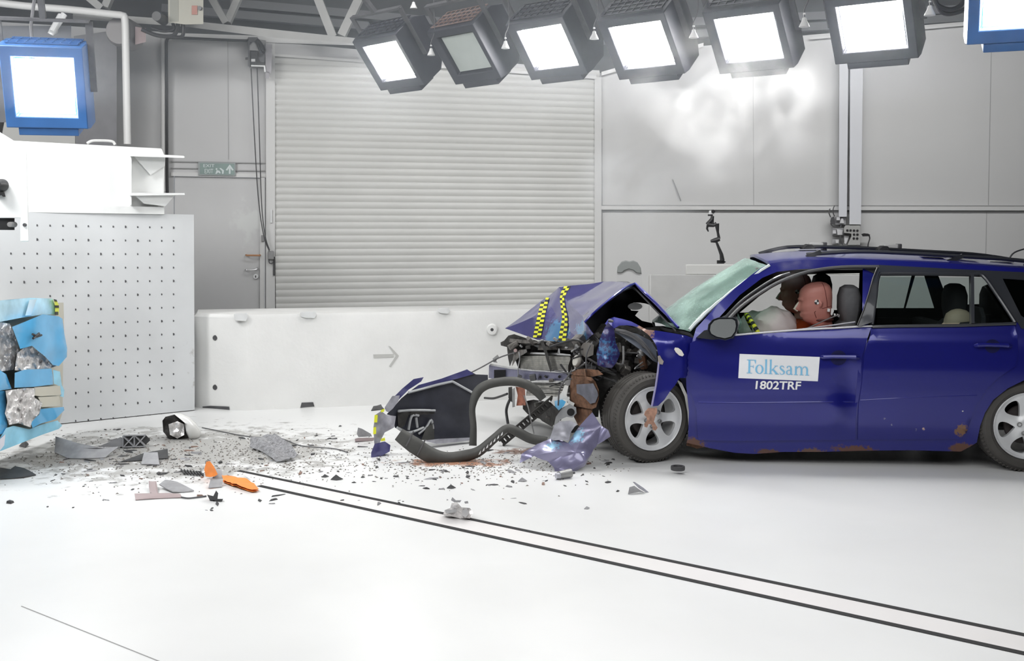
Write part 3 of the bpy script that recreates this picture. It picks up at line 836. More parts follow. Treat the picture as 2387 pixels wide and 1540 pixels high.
T('top_wrap', ((-200, 250), (0, 210), (240, 188), (430, 195), (470, 325), (350, 325), (180, 350), (0, 385), (-200, 400)), mat('top_film_lit', (0.50, 0.76, 0.88), 0.25, var=0.3, vscale=6, coat=0.4), 0.0, 0.25)  # paler film colour carries the strong light on the top
T('hazard_edge_tape', ((438, 198), (462, 205), (484, 260), (478, 328), (448, 328), (450, 260)), mat('hazard_yellow', (0.75, 0.80, 0.10), 0.5), -0.02, 0.02, 0.0)
for q in (((446, 250), (480, 250), (482, 270), (452, 268)), ((450, 302), (476, 302), (476, 328), (449, 328)), ((436, 198), (462, 204), (468, 220), (444, 214))):
    T('tape_mark', q, M_black, -0.028, 0.008, 0.0, sp=None)
T('upper_foil', ((-200, 390), (0, 385), (80, 400), (110, 470), (150, 590), (150, 700), (110, 775), (0, 790), (-200, 800)), M_foil, 0.03, 0.1, 0.05, 24, sp=4)
T('middle_foil', ((140, 640), (190, 600), (250, 585), (330, 630), (400, 690), (460, 745), (400, 765), (300, 768), (180, 785), (120, 780)), M_foil, -0.02, 0.1, 0.05, 26, sp=4)
T('blue_flap', ((98, 425), (200, 385), (350, 322), (480, 340), (510, 360), (525, 480), (548, 600), (545, 670), (480, 745), (430, 735), (370, 670), (260, 580), (165, 605), (130, 510)), M_bl, -0.07, 0.05, 0.07, 5)
T('left_blue_wrap', ((-200, 790), (0, 780), (50, 810), (95, 930), (0, 945), (-200, 960)), M_bl, -0.03, 0.08, 0.03, 6)
T('centre_blue_block', ((120, 800), (200, 775), (420, 765), (432, 830), (435, 895), (270, 915), (118, 922)), M_bl, -0.04, 0.1, 0.025, 7)
T('edge_wrap', ((432, 775), (490, 790), (505, 900), (525, 940), (520, 1000), (490, 990), (470, 900), (440, 890)), M_bl2, -0.01, 0.1, 0.03, 9)
T('foam_strip', ((280, 918), (490, 905), (500, 980), (330, 992), (280, 985)), M_cream, -0.04, 0.1, 0.01, 7)
T('foam_strip', ((310, 998), (480, 990), (498, 1070), (340, 1080), (330, 1040)), M_cream, -0.04, 0.1, 0.01, 7)
T('lower_foil', ((45, 945), (200, 925), (290, 925), (280, 1000), (345, 1045), (320, 1130), (260, 1200), (250, 1245), (150, 1210), (75, 1225), (40, 1130), (60, 1040)), M_foil, -0.06, 0.1, 0.05, 28, sp=4)
T('lower_blue_wrap', ((-200, 970), (0, 945), (45, 950), (50, 1080), (60, 1230), (50, 1290), (-200, 1350)), M_bl, -0.02, 0.1, 0.02, 6)
T('lower_blue_fold', ((330, 1095), (520, 1078), (525, 1105), (450, 1180), (330, 1215), (265, 1250), (250, 1200), (320, 1140)), M_bl, -0.05, 0.08, 0.03, 7)
T('bottom_wrap', ((50, 1250), (110, 1232), (240, 1260), (330, 1225), (470, 1188), (508, 1230), (480, 1258), (330, 1310), (180, 1370), (0, 1440), (-200, 1530), (-200, 1350), (0, 1330)), M_bl2, -0.03, 0.1, 0.03, 6)
T('white_tape', ((0, 1340), (45, 1300), (35, 1390), (0, 1435)), mat('tape_grey_white', (0.66, 0.66, 0.72), 0.4), -0.05, 0.01, 0.0)
T('white_tape', ((240, 205), (300, 200), (255, 330), (205, 335), (225, 265)), mat('tape_pale', (0.70, 0.86, 0.92), 0.35), -0.02, 0.01, 0.0, sp=None)
mb = MB()
mb.tube([DBm(x, y, -0.11) for x, y in c('T', (265, 485), (300, 505), (338, 492))], 0.008, 6)
mb.tube([DBm(x, y, -0.11) for x, y in c('T', (270, 520), (300, 495), (320, 478))], 0.008, 6)
mb.build('marker_cross', M_black, db)
# ------------------------------------------------------------------ guide track in the floor
tk = root('guide_track', G(1400, 1290), 'flush steel guide track with two black slots crossing the floor', 'track')
def gline(a, b, w_, name, m, z=0.002, h=0.002):
    p = G(*a); q = G(*b)
    MB().bar(p + Vector((0, 0, z)), q + Vector((0, 0, z)), w_, h).build(name, m, tk)
def ext(a, b, t): return (a[0] + (b[0] - a[0]) * t, a[1] + (b[1] - a[1]) * t)
fa, fb = G(556, 1097), G(2387, 1480); na, nb_ = G(604, 1132), G(2387, 1523)
fe = fb + (fb - fa) * 0.25; ne = nb_ + (nb_ - na) * 0.25
zz = Vector((0, 0, 0.0012))
MB().add([fa + zz, fe + zz, ne + zz, na + zz, fa, fe, ne, na], [(0, 1, 2, 3), (7, 6, 5, 4), (0, 4, 5, 1), (1, 5, 6, 2), (2, 6, 7, 3), (3, 7, 4, 0)]).build('track_plate', mat('plate_white', (0.74, 0.72, 0.71), 0.35, var=0.06, vscale=2), tk)
for nm_, (p, q) in (('slot', (fa, fe)), ('slot', (na, ne))):
    MB().bar(p + zz * 1.6, q + zz * 1.6, 0.036, 0.0016).build(nm_, M_blackm, tk)
# ------------------------------------------------------------------ flood lamps
M_hous = mat('lamp_housing_black', (0.030, 0.032, 0.042), 0.45, 0.2, var=0.15, vscale=10)
M_housb = mat('lamp_frame_blue', (0.03, 0.105, 0.28), 0.4, var=0.1, vscale=6)
M_glow = mat('lamp_glass_lit', (1, 1, 1), 0.3, emit=(1.0, 0.99, 0.97), emit_s=52.0)
M_glowoff = mat('lamp_glass_off', (0.42, 0.46, 0.43), 0.12, var=0.05)
M_mesh = mat('lamp_grille_rust', (0.22, 0.15, 0.13), 0.6, var=0.3, vscale=60)
def flood(px, py, D, psi, theta, label, lit=True, frame=None, gw=0.42, gh=0.345, group='flood lamps under the roof', roll=0):
    loc = at(px, py, D)
    r = empty('flood_lamp', loc, label, 'lamp', group)
    ORG[r.name] = Vector((0, 0, 0))
    R_ = Matrix.Rotation(psi, 4, 'Z') @ Matrix.Rotation(-theta, 4, 'X')
    # local: glass faces -Y; psi turns it, theta tips it down
    r.rotation_euler = (Matrix.Rotation(psi, 4, 'Z') @ Matrix.Rotation(theta, 4, 'X')).to_euler()
    fm = frame or M_hous
    w2, h2 = gw / 2, gh / 2
    W2, Hh = w2 + 0.085, h2 + 0.095
    mb = MB()
    def rect(a, b, y): return [Vector((-a, y, -b)), Vector((a, y, -b)), Vector((a, y, b)), Vector((-a, y, b))]
    # open fronted frame, body and a tapered back
    rr = [rect(w2 + 0.005, h2 + 0.005, 0.03), rect(w2 + 0.02, h2 + 0.02, -0.03), rect(W2, Hh, -0.05), rect(W2 + 0.01, Hh + 0.01, 0.02), rect(W2 + 0.01, Hh + 0.01, 0.22), rect(W2 - 0.06, Hh - 0.08, 0.42), rect(W2 - 0.12, Hh - 0.14, 0.46)]
    mb.rings(rr, close=False)
    q = rr[-1]; mb.add(q, [(0, 1, 2, 3)])
    mb.build('housing', fm, r, recenter=False, bevel=0.006)
    MB().box((-w2, 0.0, -h2), (w2, 0.012, h2)).build('glass', M_glow if lit else M_glowoff, r, recenter=False)
    MB().box((-W2 * 0.72, -0.04, -Hh - 0.055), (W2 * 0.75, 0.16, -Hh - 0.002)).build('ballast_foot', fm, r, recenter=False, bevel=0.004)
    mb = MB()
    for i in range(9):
        x = -W2 + 0.04 + i * (2 * W2 - 0.08) / 8
        mb.bar((x, 0.0, Hh + 0.014), (x, 0.24, Hh + 0.014), 0.008, 0.008)
    for i in range(5):
        y = 0.0 + i * 0.06
        mb.bar((-W2 + 0.03, y, Hh + 0.016), (W2 - 0.03, y, Hh + 0.016), 0.008, 0.008)
    mb.build('top_grille', M_mesh if not lit else fm, r, recenter=False)
    mb = MB()
    for s in (-1, 1):
        mb.bar((s * (W2 + 0.03), 0.12, -0.05), (s * (W2 + 0.03), 0.12, Hh + 0.16), 0.015, 0.05)
    mb.bar((-W2 - 0.035, 0.12, Hh + 0.16), (W2 + 0.035, 0.12, Hh + 0.16), 0.05, 0.02)
    mb.bar((0, 0.12, Hh + 0.16), (0, 0.05, Hh + 0.55), 0.04, 0.04)
    mb.build('yoke', M_dgrey, r, recenter=False)
    return r
TH = rad(40)
flood(911, 141, 9.9, rad(-42), TH, 'lit black flood lamp farthest left of the ceiling row, above the shutter')
flood(1088, 122, 9.3, rad(-44), TH, 'only unlit black flood lamp of the ceiling row, with grey-green glass', lit=False, gw=0.40)
flood(1280, 108, 8.9, rad(-40), TH, 'lit black flood lamp right of the unlit one, above the shutter')
flood(1499, 103, 8.4, rad(-37), TH, 'lit black flood lamp above the crumpled bonnet, fourth from the left in the row')
flood(1748, 86, 8.1, rad(-34), TH, 'lit black flood lamp with the smoke cloud rising right below it')
flood(2034, 60, 7.8, rad(-31), TH, 'lit black flood lamp directly in front of the white wall column')
flood(2400, -30, 6.3, rad(-20), rad(22), 'blue framed lit flood lamp cut off by the top right corner', frame=M_housb, gw=0.48, gh=0.42)
flood(106, 202, 7.6, rad(12), rad(18), 'blue framed lit flood lamp at the far left above the white beam', frame=M_housb, gw=0.37, gh=0.38)
# bells on cords beside the lamps
M_bell = mat('bell_white', (0.62, 0.62, 0.61), 0.4)
def bell(px, py, D, label, cord_px=None):
    loc = at(px, py, D)
    r = root('cord_bell', loc, label, 'cord end', 'bell weights beside the flood lamps')
    MB().lathe([(0.001, -0.0), (0.012, -0.004), (0.016, -0.022), (0.03, -0.05), (0.034, -0.062), (0.02, -0.064), (0.001, -0.06)], 18,
               Matrix.Translation(loc) @ Matrix(((1, 0, 0, 0), (0, 0, 1, 0), (0, 1, 0, 0), (0, 0, 0, 1)))).build('bell_body', M_bell, r)
    MB().lathe([(0.0, 0.03), (0.008, 0.025), (0.009, 0.018), (0.0, 0.014)], 12, Matrix.Translation(loc) @ Matrix(((1, 0, 0, 0), (0, 0, 1, 0), (0, 1, 0, 0), (0, 0, 0, 1)))).build('bead', M_bell, r)
    MB().tube(curve_pts([loc, loc + Vector((0.0, 0, 0.05)), loc + Vector((0.03, 0, 0.15)), loc + Vector((0.02, 0.05, 0.4)), loc + Vector((0, 0.1, 0.9))], 4), 0.004, 6).build('cord', M_dgrey, r)
bell(1005, 112, 9.3, 'white bell weight hanging at the right side of the leftmost ceiling lamp')
bell(1178, 95, 8.8, 'white bell weight hanging beside the unlit lamp')
bell(1385, 72, 8.2, 'white bell weight between the third and fourth ceiling lamps')
bell(1617, 68, 7.7, 'white bell weight hanging left of the smoke-wrapped lamp')
bell(1875, 40, 7.0, 'white bell weight hanging left of the lamp in front of the column')
bell(2168, 12, 6.6, 'white bell weight hanging by the black cable loop near the top right')
bell(964, 4, 9.9, 'topmost white bell weight at the upper picture edge over the leftmost ceiling lamp')
for k, (pts, D, lab) in enumerate(((((2178, -10), (2186, 12), (2215, 22), (2240, 12), (2250, -12)), 7.2, 'outer black cable loop at the top between the last two lamps'),
                                   (((2176, -5), (2196, 28), (2226, 30), (2262, 12), (2268, -14)), 7.3, 'lower dark cable loop at the top right under the purlin'))):
    MB().tube(curve_pts([at(x, y, D) for x, y in pts], 5), 0.016, 8).build('cable_loop', M_black, label=lab, cat='cable')
lr = root('lamp_rail', at(1600, -60, 8.2), 'dark roof rail carrying the row of flood lamps', 'rail')
MB().bar(at(760, 30, 10.4) + Vector((0, .15, .45)), at(2600, -90, 5.9) + Vector((0, .15, .35)), 0.08, 0.08).build('rail_tube', M_dgrey, lr)
MB().bar(at(400, -60, 8.6), at(-120, -40, 7.0), 0.06, 0.06).build('rail_tube', M_dgrey, lr)
# lamp head chain above the left blue lamp
MB().tube([at(78, 150, 7.9), at(72, 60, 8.0), at(80, 0, 8.0)], 0.012, 6).build('lamp_chain', M_dgrey, label='dark hanger above the blue flood lamp on the left', cat='hanger')

# ------------------------------------------------------------------ smoke
def smoke(name, cpx, cpy, D, size, dens, label, scale=1.3, cut=0.46, color=(1, 1, 1), seed=0.0):
    m = bpy.data.materials.new(name); m.use_nodes = True
    nt = m.node_tree; N = nt.nodes; L = nt.links
    N.remove(N['Principled BSDF']); out = N['Material Output']
    sc = N.new('ShaderNodeVolumeScatter'); sc.inputs['Color'].default_value = (*color, 1); sc.inputs['Anisotropy'].default_value = 0.2
    tc = N.new('ShaderNodeTexCoord')
    dv = N.new('ShaderNodeVectorMath'); dv.operation = 'DIVIDE'; dv.inputs[1].default_value = tuple(s / 2 for s in size)
    L.new(tc.outputs['Object'], dv.inputs[0])
    ln = N.new('ShaderNodeVectorMath'); ln.operation = 'LENGTH'; L.new(dv.outputs[0], ln.inputs[0])
    fall = N.new('ShaderNodeMapRange'); fall.interpolation_type = 'SMOOTHSTEP'
    fall.inputs[1].default_value = 0.25; fall.inputs[2].default_value = 1.0; fall.inputs[3].default_value = 1.0; fall.inputs[4].default_value = 0.0
    L.new(ln.outputs['Value'], fall.inputs[0])
    of = N.new('ShaderNodeVectorMath'); of.operation = 'ADD'; of.inputs[1].default_value = (seed, seed, 0); L.new(tc.outputs['Object'], of.inputs[0])
    nz = N.new('ShaderNodeTexNoise'); nz.inputs['Scale'].default_value = scale; nz.inputs['Detail'].default_value = 4; nz.inputs['Distortion'].default_value = 0.6
    L.new(of.outputs[0], nz.inputs['Vector'])
    r = N.new('ShaderNodeMapRange'); r.inputs[1].default_value = cut; r.inputs[2].default_value = cut + 0.25
    L.new(nz.outputs[0], r.inputs[0])
    mu = N.new('ShaderNodeMath'); mu.operation = 'MULTIPLY'; L.new(r.outputs[0], mu.inputs[0]); L.new(fall.outputs[0], mu.inputs[1])
    m2 = N.new('ShaderNodeMath'); m2.operation = 'MULTIPLY'; m2.inputs[1].default_value = dens; L.new(mu.outputs[0], m2.inputs[0])
    L.new(m2.outputs[0], sc.inputs['Density']); L.new(sc.outputs[0], out.inputs['Volume'])
    cen = at(cpx, cpy, D)
    mb = MB().box(tuple(-s / 2 for s in size), tuple(s / 2 for s in size))
    o = mb.build(name, m, recenter=False, label=label, cat='smoke', kind='stuff')
    o.location = cen
    return o
smoke('smoke_cloud', 1700, 250, 7.5, (1.75, 1.0, 1.4), 2.0, 'white smoke cloud rising below the flood lamps to the right of the shutter', 3.0, 0.47)
smoke('smoke_drift', 1500, 400, 9.0, (1.3, 1.0, 1.6), 2.5, 'thin bluish smoke drifting over the crumpled bonnet', 1.4, 0.42, (0.9, 0.95, 1.0), 3.0)
smoke('smoke_wisp', 1850, 600, 7.4, (0.5, 0.35, 0.45), 1.6, 'small smoke wisp over the front edge of the car roof', 6, 0.46, (1, 1, 1), 5.0)
hz = bpy.data.materials.new('glow_haze'); hz.use_nodes = True  # haze volume added to give the lamps a glow halo
_n = hz.node_tree.nodes; _n.remove(_n['Principled BSDF'])
_v = _n.new('ShaderNodeVolumeScatter'); _v.inputs['Color'].default_value = (0.85, 0.92, 1.0, 1); _v.inputs['Density'].default_value = 0.020; _v.inputs['Anisotropy'].default_value = 0.5
hz.node_tree.links.new(_v.outputs[0], _n['Material Output'].inputs['Volume'])
MB().box((-3.6, 6.2, 2.45), (3.6, 11.6, 4.7)).build('haze', hz, kind='stuff', label='added thin bluish haze giving the flood lamps their glow', cat='haze')
# ------------------------------------------------------------------ the car: local frame u = front to rear, v = inward from the near side, z = up
CO = G(1515, 1082); CR = G(2376, 1102)
UH = Vector((CR.x - CO.x, CR.y - CO.y, 0)).normalized()
VH = Vector((-UH.y, UH.x, 0))
if VH.y < 0: VH = -VH
CW = 1.78
def cw(u, v, z): return Vector((CO.x, CO.y, 0)) + UH * u + VH * v + Vector((0, 0, z))
def cv(px, py, v): return hit_plane(px, py, Vector((CO.x, CO.y, 0)) + VH * v, VH)
def loc(p):
    d = p - Vector((CO.x, CO.y, 0)); return d.dot(UH), d.dot(VH), p.z
PROF = [(0.0, 0.10), (0.18, 0.07), (0.32, 0.022), (0.52, 0.0), (0.70, -0.004), (0.86, 0.012), (0.96, 0.05), (1.10, 0.115), (1.25, 0.19), (1.38, 0.275), (1.6, 0.44)]
def sv(z):
    if z <= PROF[0][0]: return PROF[0][1]
    for (a, va), (b, vb) in zip(PROF, PROF[1:]):
        if z <= b:
            t = (z - a) / (b - a); t = t * t * (3 - 2 * t) * 0.35 + t * 0.65
            return va + (vb - va) * t
    return PROF[-1][1]
def side(px, py, off=0.0):
    v = 0.05
    for _ in range(8):
        p = cv(px, py, v); v = sv(p.z) + off
    return cv(px, py, v)
def far_of(p, inset=0.0):
    u, v, z = loc(p); return cw(u, CW - v - inset, z)
M_blue = mat('car_paint_blue', (0.007, 0.009, 0.185), 0.30, 0.3, coat=0.7, var=0.05, vscale=3)
def paint(name, stains):
    return mat(name, (0.007, 0.009, 0.185), 0.30, 0.3, coat=0.7, var=0.05, vscale=3, stains=stains)
M_int = mat('interior_dark', (0.022, 0.022, 0.026), 0.8)
M_trim = mat('window_trim_black', (0.022, 0.024, 0.030), 0.35, coat=0.5)
M_rub = mat('tyre_rubber', (0.062, 0.058, 0.053), 0.75, var=0.12, vscale=9)
M_rim = mat('rim_silver', (0.72, 0.73, 0.74), 0.34, 0.3)
M_rust = mat('rust', (0.15, 0.075, 0.042), 0.85, var=0.5, vscale=25, bump=0.6, bscale=50)
M_pale = mat('wheel_liner_pale', (0.42, 0.42, 0.40), 0.7, var=0.1)
M_glass = glass_mat('side_glass', (0.80, 0.84, 0.83), 0.0)
M_wind = glass_mat('cracked_windscreen', (0.55, 0.70, 0.64), 0.36, 0.15, cracks=True)
car = root('station_wagon', cw(0, 0, 0), 'dark blue station wagon with its front crushed, facing the barrier', 'car')
def S(x, y, q): return side(x, y, q)
B = lambda *p: c('B', *p)
A = lambda *p: c('A', *p)
R = lambda *p: c('R', *p)

# body side frame with window and door apertures
body_out = ([(1612, 800)] + B((60, 598), (130, 520), (200, 440), (300, 350), (400, 268), (470, 220), (520, 196), (600, 183), (760, 172), (1080, 172), (1400, 184), (1700, 200), (2090, 226)) +
            [(2500, 640), (2640, 662), (2720, 720), (2745, 800), (2760, 960), (2740, 1035), (2530, 1040), (2522, 1000), (2500, 945), (2455, 900), (2395, 882), (2349, 905), (2315, 932), (2296, 962), (2285, 992), (2277, 1031)] +
            B((1765, 1325), (1700, 1360), (1400, 1352), (1080, 1355), (840, 1362), (600, 1362), (420, 1375), (300, 1368), (150, 1340), (0, 1305)) + [(1604, 1020), (1606, 960), (1600, 900), (1598, 850)])
h_front = B((175, 560), (330, 392), (470, 285), (560, 248), (700, 232), (880, 224), (1092, 226), (1088, 560), (1075, 700), (1030, 1250), (110, 1250), (70, 800), (70, 690))
h_rear = B((1160, 258), (1500, 262), (1838, 268), (1940, 410), (2030, 555), (2040, 760), (1930, 880), (1800, 1040), (1700, 1240), (1120, 1250), (1120, 640))
h_quart = B((1955, 288), (2080, 296)) + [(2470, 662), (2530, 742)] + B((2100, 540), (2070, 520))
RST = tuple((cw(0, 0, 0) * -1 + Vector((0, 0, 0))))
def cs(px, py):  # stain centre in car-local coordinates
    return tuple(side(px, py, 0) - cw(0, 0, 0))
M_blue_side = paint('car_paint_blue_sill', (
    (cs(1790, 1052), 0.13, (0.10, 0.042, 0.025), 38, 0.66, (1, 1, 4.0)), (cs(1990, 1048), 0.24, (0.11, 0.042, 0.025), 34, 0.68, (1, 1, 4.5)),
    (cs(2245, 1046), 0.14, (0.12, 0.05, 0.03), 30, 0.66, (1, 1, 2.0)), (cs(1612, 1040), 0.14, (0.12, 0.05, 0.03), 30, 0.62, (1, 1, 1.6)), (cs(1890, 1053), 0.2, (0.12, 0.06, 0.04), 34, 0.74, (1, 1, 4))))
slab(body_out, S, 0.05, spacing=26, holes=[h_front, h_rear, h_quart]).build('body_side', M_blue_side, car, sharp=50)
# black band above and around the rear windows
band = B((1050, 212), (1200, 205), (1700, 232), (2090, 250)) + [(2480, 656), (2560, 750), (2500, 768)] + B((2075, 600), (2050, 560), (2030, 556), (1838, 268), (1160, 258), (1092, 226), (1050, 224))
slab(band, lambda x, y, q: side(x, y, q - 0.006), 0.01, spacing=26, holes=[B((1958, 290), (2080, 298)) + [(2468, 664), (2526, 741)] + B((2100, 538), (2072, 518))]).build('window_surround', M_trim, car, sharp=50)

# front door
fd = root('front_door', cw(0, 0, 0), None, None); fd.parent = car; fd.location = (0, 0, 0)
def dent(x, y, q):
    o = 0.0
    o += 0.030 * math.exp(-((x - 1985) / 26) ** 2 - ((y - 905) / 60) ** 2)      # buckled rear edge
    o -= 0.020 * math.exp(-((x - 1952) / 22) ** 2 - ((y - 960) / 30) ** 2)
    o += 0.012 * math.exp(-((x - 1700) / 90) ** 2 - ((y - 830) / 40) ** 2)
    o -= 0.010 * math.exp(-((y - 778) / 9) ** 2)
    if y > 936: o -= 0.006
    return side(x, y, q + o - 0.012)
fd_out = B((22, 690), (60, 672), (120, 655), (300, 643), (500, 628), (700, 612), (900, 602), (1085, 592), (1145, 588), (1128, 640), (1108, 700), (1085, 780), (1080, 870), (1072, 960), (1058, 1060), (1050, 1140), (1046, 1210), (1046, 1288), (700, 1290), (300, 1294), (72, 1288), (66, 1200), (62, 1100), (40, 1030), (20, 980), (14, 900), (18, 780))
slab(fd_out, dent, 0.035, spacing=13).build('door_skin', M_blue, fd, sharp=50)
# moulding line, belt moulding
MB().tube([dent(x, y, 0.0035) for x, y in B((75, 1055), (300, 1058), (600, 1056), (900, 1052), (1052, 1050))], 0.006, 6).build('moulding_line', M_blue, fd)
MB().tube([dent(x, y, -0.006) for x, y in B((290, 640), (500, 622), (700, 607), (900, 597), (1085, 586), (1150, 584))], 0.007, 8).build('belt_moulding', mat('belt_silver', (0.40, 0.40, 0.42), 0.35, 0.4), fd)
MB().tube([dent(x, y, 0.012) for x, y in B((640, 612), (800, 592), (930, 575), (1045, 558))], 0.006, 6).build('loose_window_seal', mat('belt_silver', (0.4, 0.4, 0.42), 0.35), fd)
# bowed window frame of the front door
fr_pts = [dent(x, y, -0.02) for x, y in B((245, 560), (330, 470), (440, 390), (560, 318), (700, 262), (840, 232), (1000, 218), (1190, 217))]
MB().tube(curve_pts(fr_pts, 4), 0.019, 8, flat=0.7).build('window_frame', mat('frame_grey', (0.045, 0.045, 0.048), 0.4, 0.2), fd)
MB().tube(curve_pts([dent(x, y, 0.02) for x, y in B((215, 560), (330, 440), (450, 350), (560, 285), (640, 258))], 4), 0.012, 8).build('window_frame', M_trim, fd)
slab(B((1185, 215), (1205, 222), (1183, 280), (1172, 420), (1150, 560), (1070, 586), (1060, 575), (1100, 480), (1130, 380), (1155, 290)), lambda x, y, q: dent(x, y, q - 0.03), 0.02, spacing=14).build('pillar_trim', M_trim, fd)
MB().tube([dent(x, y, -0.035) for x, y in B((1060, 578), (1100, 480), (1130, 380), (1155, 290), (1182, 222))], 0.006, 6).build('pillar_edge', mat('frame_grey', (0.1, 0.1, 0.1), 0.3), fd)
# handle and its bowl
p0, p1 = [dent(x, y, -0.028) for x, y in B((845, 775), (1065, 778))]
hb_ = MB().tube([dent(*B((835, 776))[0], -0.004)] + [dent(x, y, -0.026) for x, y in B((850, 775), (900, 773), (1000, 774), (1045, 776))] + [dent(*B((1068, 778))[0], -0.006)], [0.009, 0.014, 0.013, 0.013, 0.016, 0.012], 8)
hb_.build('door_handle', M_blue, fd)
ctr = B((942, 780))[0]
slab([(ctr[0] + 19 * math.cos(a) , ctr[1] + 17.5 * math.sin(a)) for a in [i * math.pi / 10 for i in range(20)]], lambda x, y, q: dent(x, y, q - 0.002), 0.003, spacing=6).build('handle_bowl', mat('bowl_dark_blue', (0.006, 0.007, 0.06), 0.3, coat=1), fd)
MB().lathe([(0, -0.006), (0.009, -0.006), (0.01, 0.0)], 12, Matrix.Translation(dent(*B((1060, 776))[0], -0.012))).build('key_lock', M_steel, fd)
# sponsor sticker with serif lettering
K_ = c('F', (212, 1080), (1112, 1115), (1090, 1388), (197, 1352))
slab(K_, lambda x, y, q: dent(x, y, q - 0.003), 0.002, spacing=13).build('sticker', mat('sticker_white', (0.80, 0.81, 0.83), 0.4), fd)
mbt = MB()
O0 = c('F', (290, 1297))[0]; ux = Vector((730 / 4.8125 / 4.74, 27 / 4.8125 / 4.74)); uy = Vector((4 / 4.8125, -153 / 4.8125))
def tp(x, y): return (O0[0] + ux.x * x + uy.x * y, O0[1] + ux.y * x + uy.y * y)
def gpoly(pts):
    V, F = patch2d([tp(*p) for p in pts], None)
    mbt.add([dent(v.x, v.y, -0.0065) for v in V], F)
def rect_(x0, y0, x1, y1): gpoly([(x0, y0), (x1, y0), (x1, y1), (x0, y1)])
def gstrip(pts, ws):
    L_, R_2 = [], []
    for i, (p, w_) in enumerate(zip(pts, ws)):
        a = Vector(pts[max(0, i - 1)]); b = Vector(pts[min(len(pts) - 1, i + 1)]); d = (b - a).normalized(); n_ = Vector((-d.y, d.x)) * w_ / 2
        L_.append(Vector(p) + n_); R_2.append(Vector(p) - n_)
    vs = [dent(*tp(*q), -0.0065) for q in L_ + R_2]; k = len(pts)
    mbt.add(vs, [(i, i + 1, i + 1 + k, i + k) for i in range(k - 1)])
def arc(cx, cy_, rx, ry, a0, a1, wmin, wmax, n=16):
    pts, ws = [], []
    for i in range(n + 1):
        a = rad(a0 + (a1 - a0) * i / n); pts.append((cx + rx * math.cos(a), cy_ + ry * math.sin(a)))
        ws.append(wmin + (wmax - wmin) * abs(math.cos(a)) ** 1.3)
    gstrip(pts, ws)
# F
rect_(.12, 0, .26, 1.0); rect_(0, .955, .66, 1.0); gpoly([(.66, 1), (.66, .72), (.62, .72), (.54, .955)]); rect_(.26, .49, .50, .53); gpoly([(.50, .66), (.50, .38), (.47, .38), (.44, .51)]); rect_(0, 0, .40, .04)
# o
arc(.93, .32, .235, .31, 0, 360, .04, .14, 28)
# l
rect_(1.34, 0, 1.47, 1.06); rect_(1.26, 0, 1.55, .04); gpoly([(1.26, 1.02), (1.47, 1.08), (1.47, 1.03)])
# k
rect_(1.68, 0, 1.81, 1.06); rect_(1.60, 0, 1.89, .04); gpoly([(1.60, 1.02), (1.81, 1.08), (1.81, 1.03)]); gstrip([(1.81, .28), (2.14, .62)], [.05, .05]); gstrip([(1.90, .36), (2.22, .02)], [.13, .13]); rect_(2.02, .59, 2.27, .63); rect_(2.05, 0, 2.36, .04)
# s
gstrip([(2.72, .50), (2.68, .59), (2.58, .63), (2.47, .59), (2.44, .49), (2.52, .38), (2.64, .30), (2.74, .20), (2.72, .08), (2.61, .01), (2.48, .02), (2.42, .14)], [.05, .05, .05, .08, .11, .13, .13, .12, .10, .05, .05, .05])
# a
arc(3.07, .17, .15, .16, 60, 330, .04, .10, 14); gstrip([(2.94, .48), (2.98, .60), (3.09, .64), (3.19, .59), (3.23, .46), (3.23, .10), (3.27, .02), (3.36, .04)], [.09, .07, .045, .09, .13, .13, .09, .04]); gstrip([(3.23, .37), (3.06, .33)], [.04, .04])
# m
rect_(3.52, 0, 3.65, .62); gpoly([(3.44, .58), (3.65, .66), (3.65, .60)]); gstrip([(3.65, .48), (3.74, .60), (3.86, .62), (3.95, .56), (3.99, .44)], [.04, .06, .08, .12, .13]); rect_(3.93, 0, 4.06, .46); gstrip([(4.06, .48), (4.15, .60), (4.27, .62), (4.36, .56), (4.40, .44)], [.04, .06, .08, .12, .13]); rect_(4.34, 0, 4.47, .46)
for x in (3.44, 3.86, 4.27): rect_(x, 0, x + .29, .04)
mbt.build('sticker_lettering', mat('sticker_sky_blue', (0.20, 0.50, 0.74), 0.5), fd)
V, F, bb = text_mesh('1802TRF', 0.022)
Fq = c('F', (388, 1382))[0], c('F', (895, 1478))[0]
put_text(V, F, bb, (Fq[0][0], Fq[0][1], Fq[1][0], Fq[0][1] + 19.5), dent, 'test_number_lettering', mat('letter_white', (0.80, 0.80, 0.80), 0.5), fd, -0.004, slant=(2.0, 1.6))

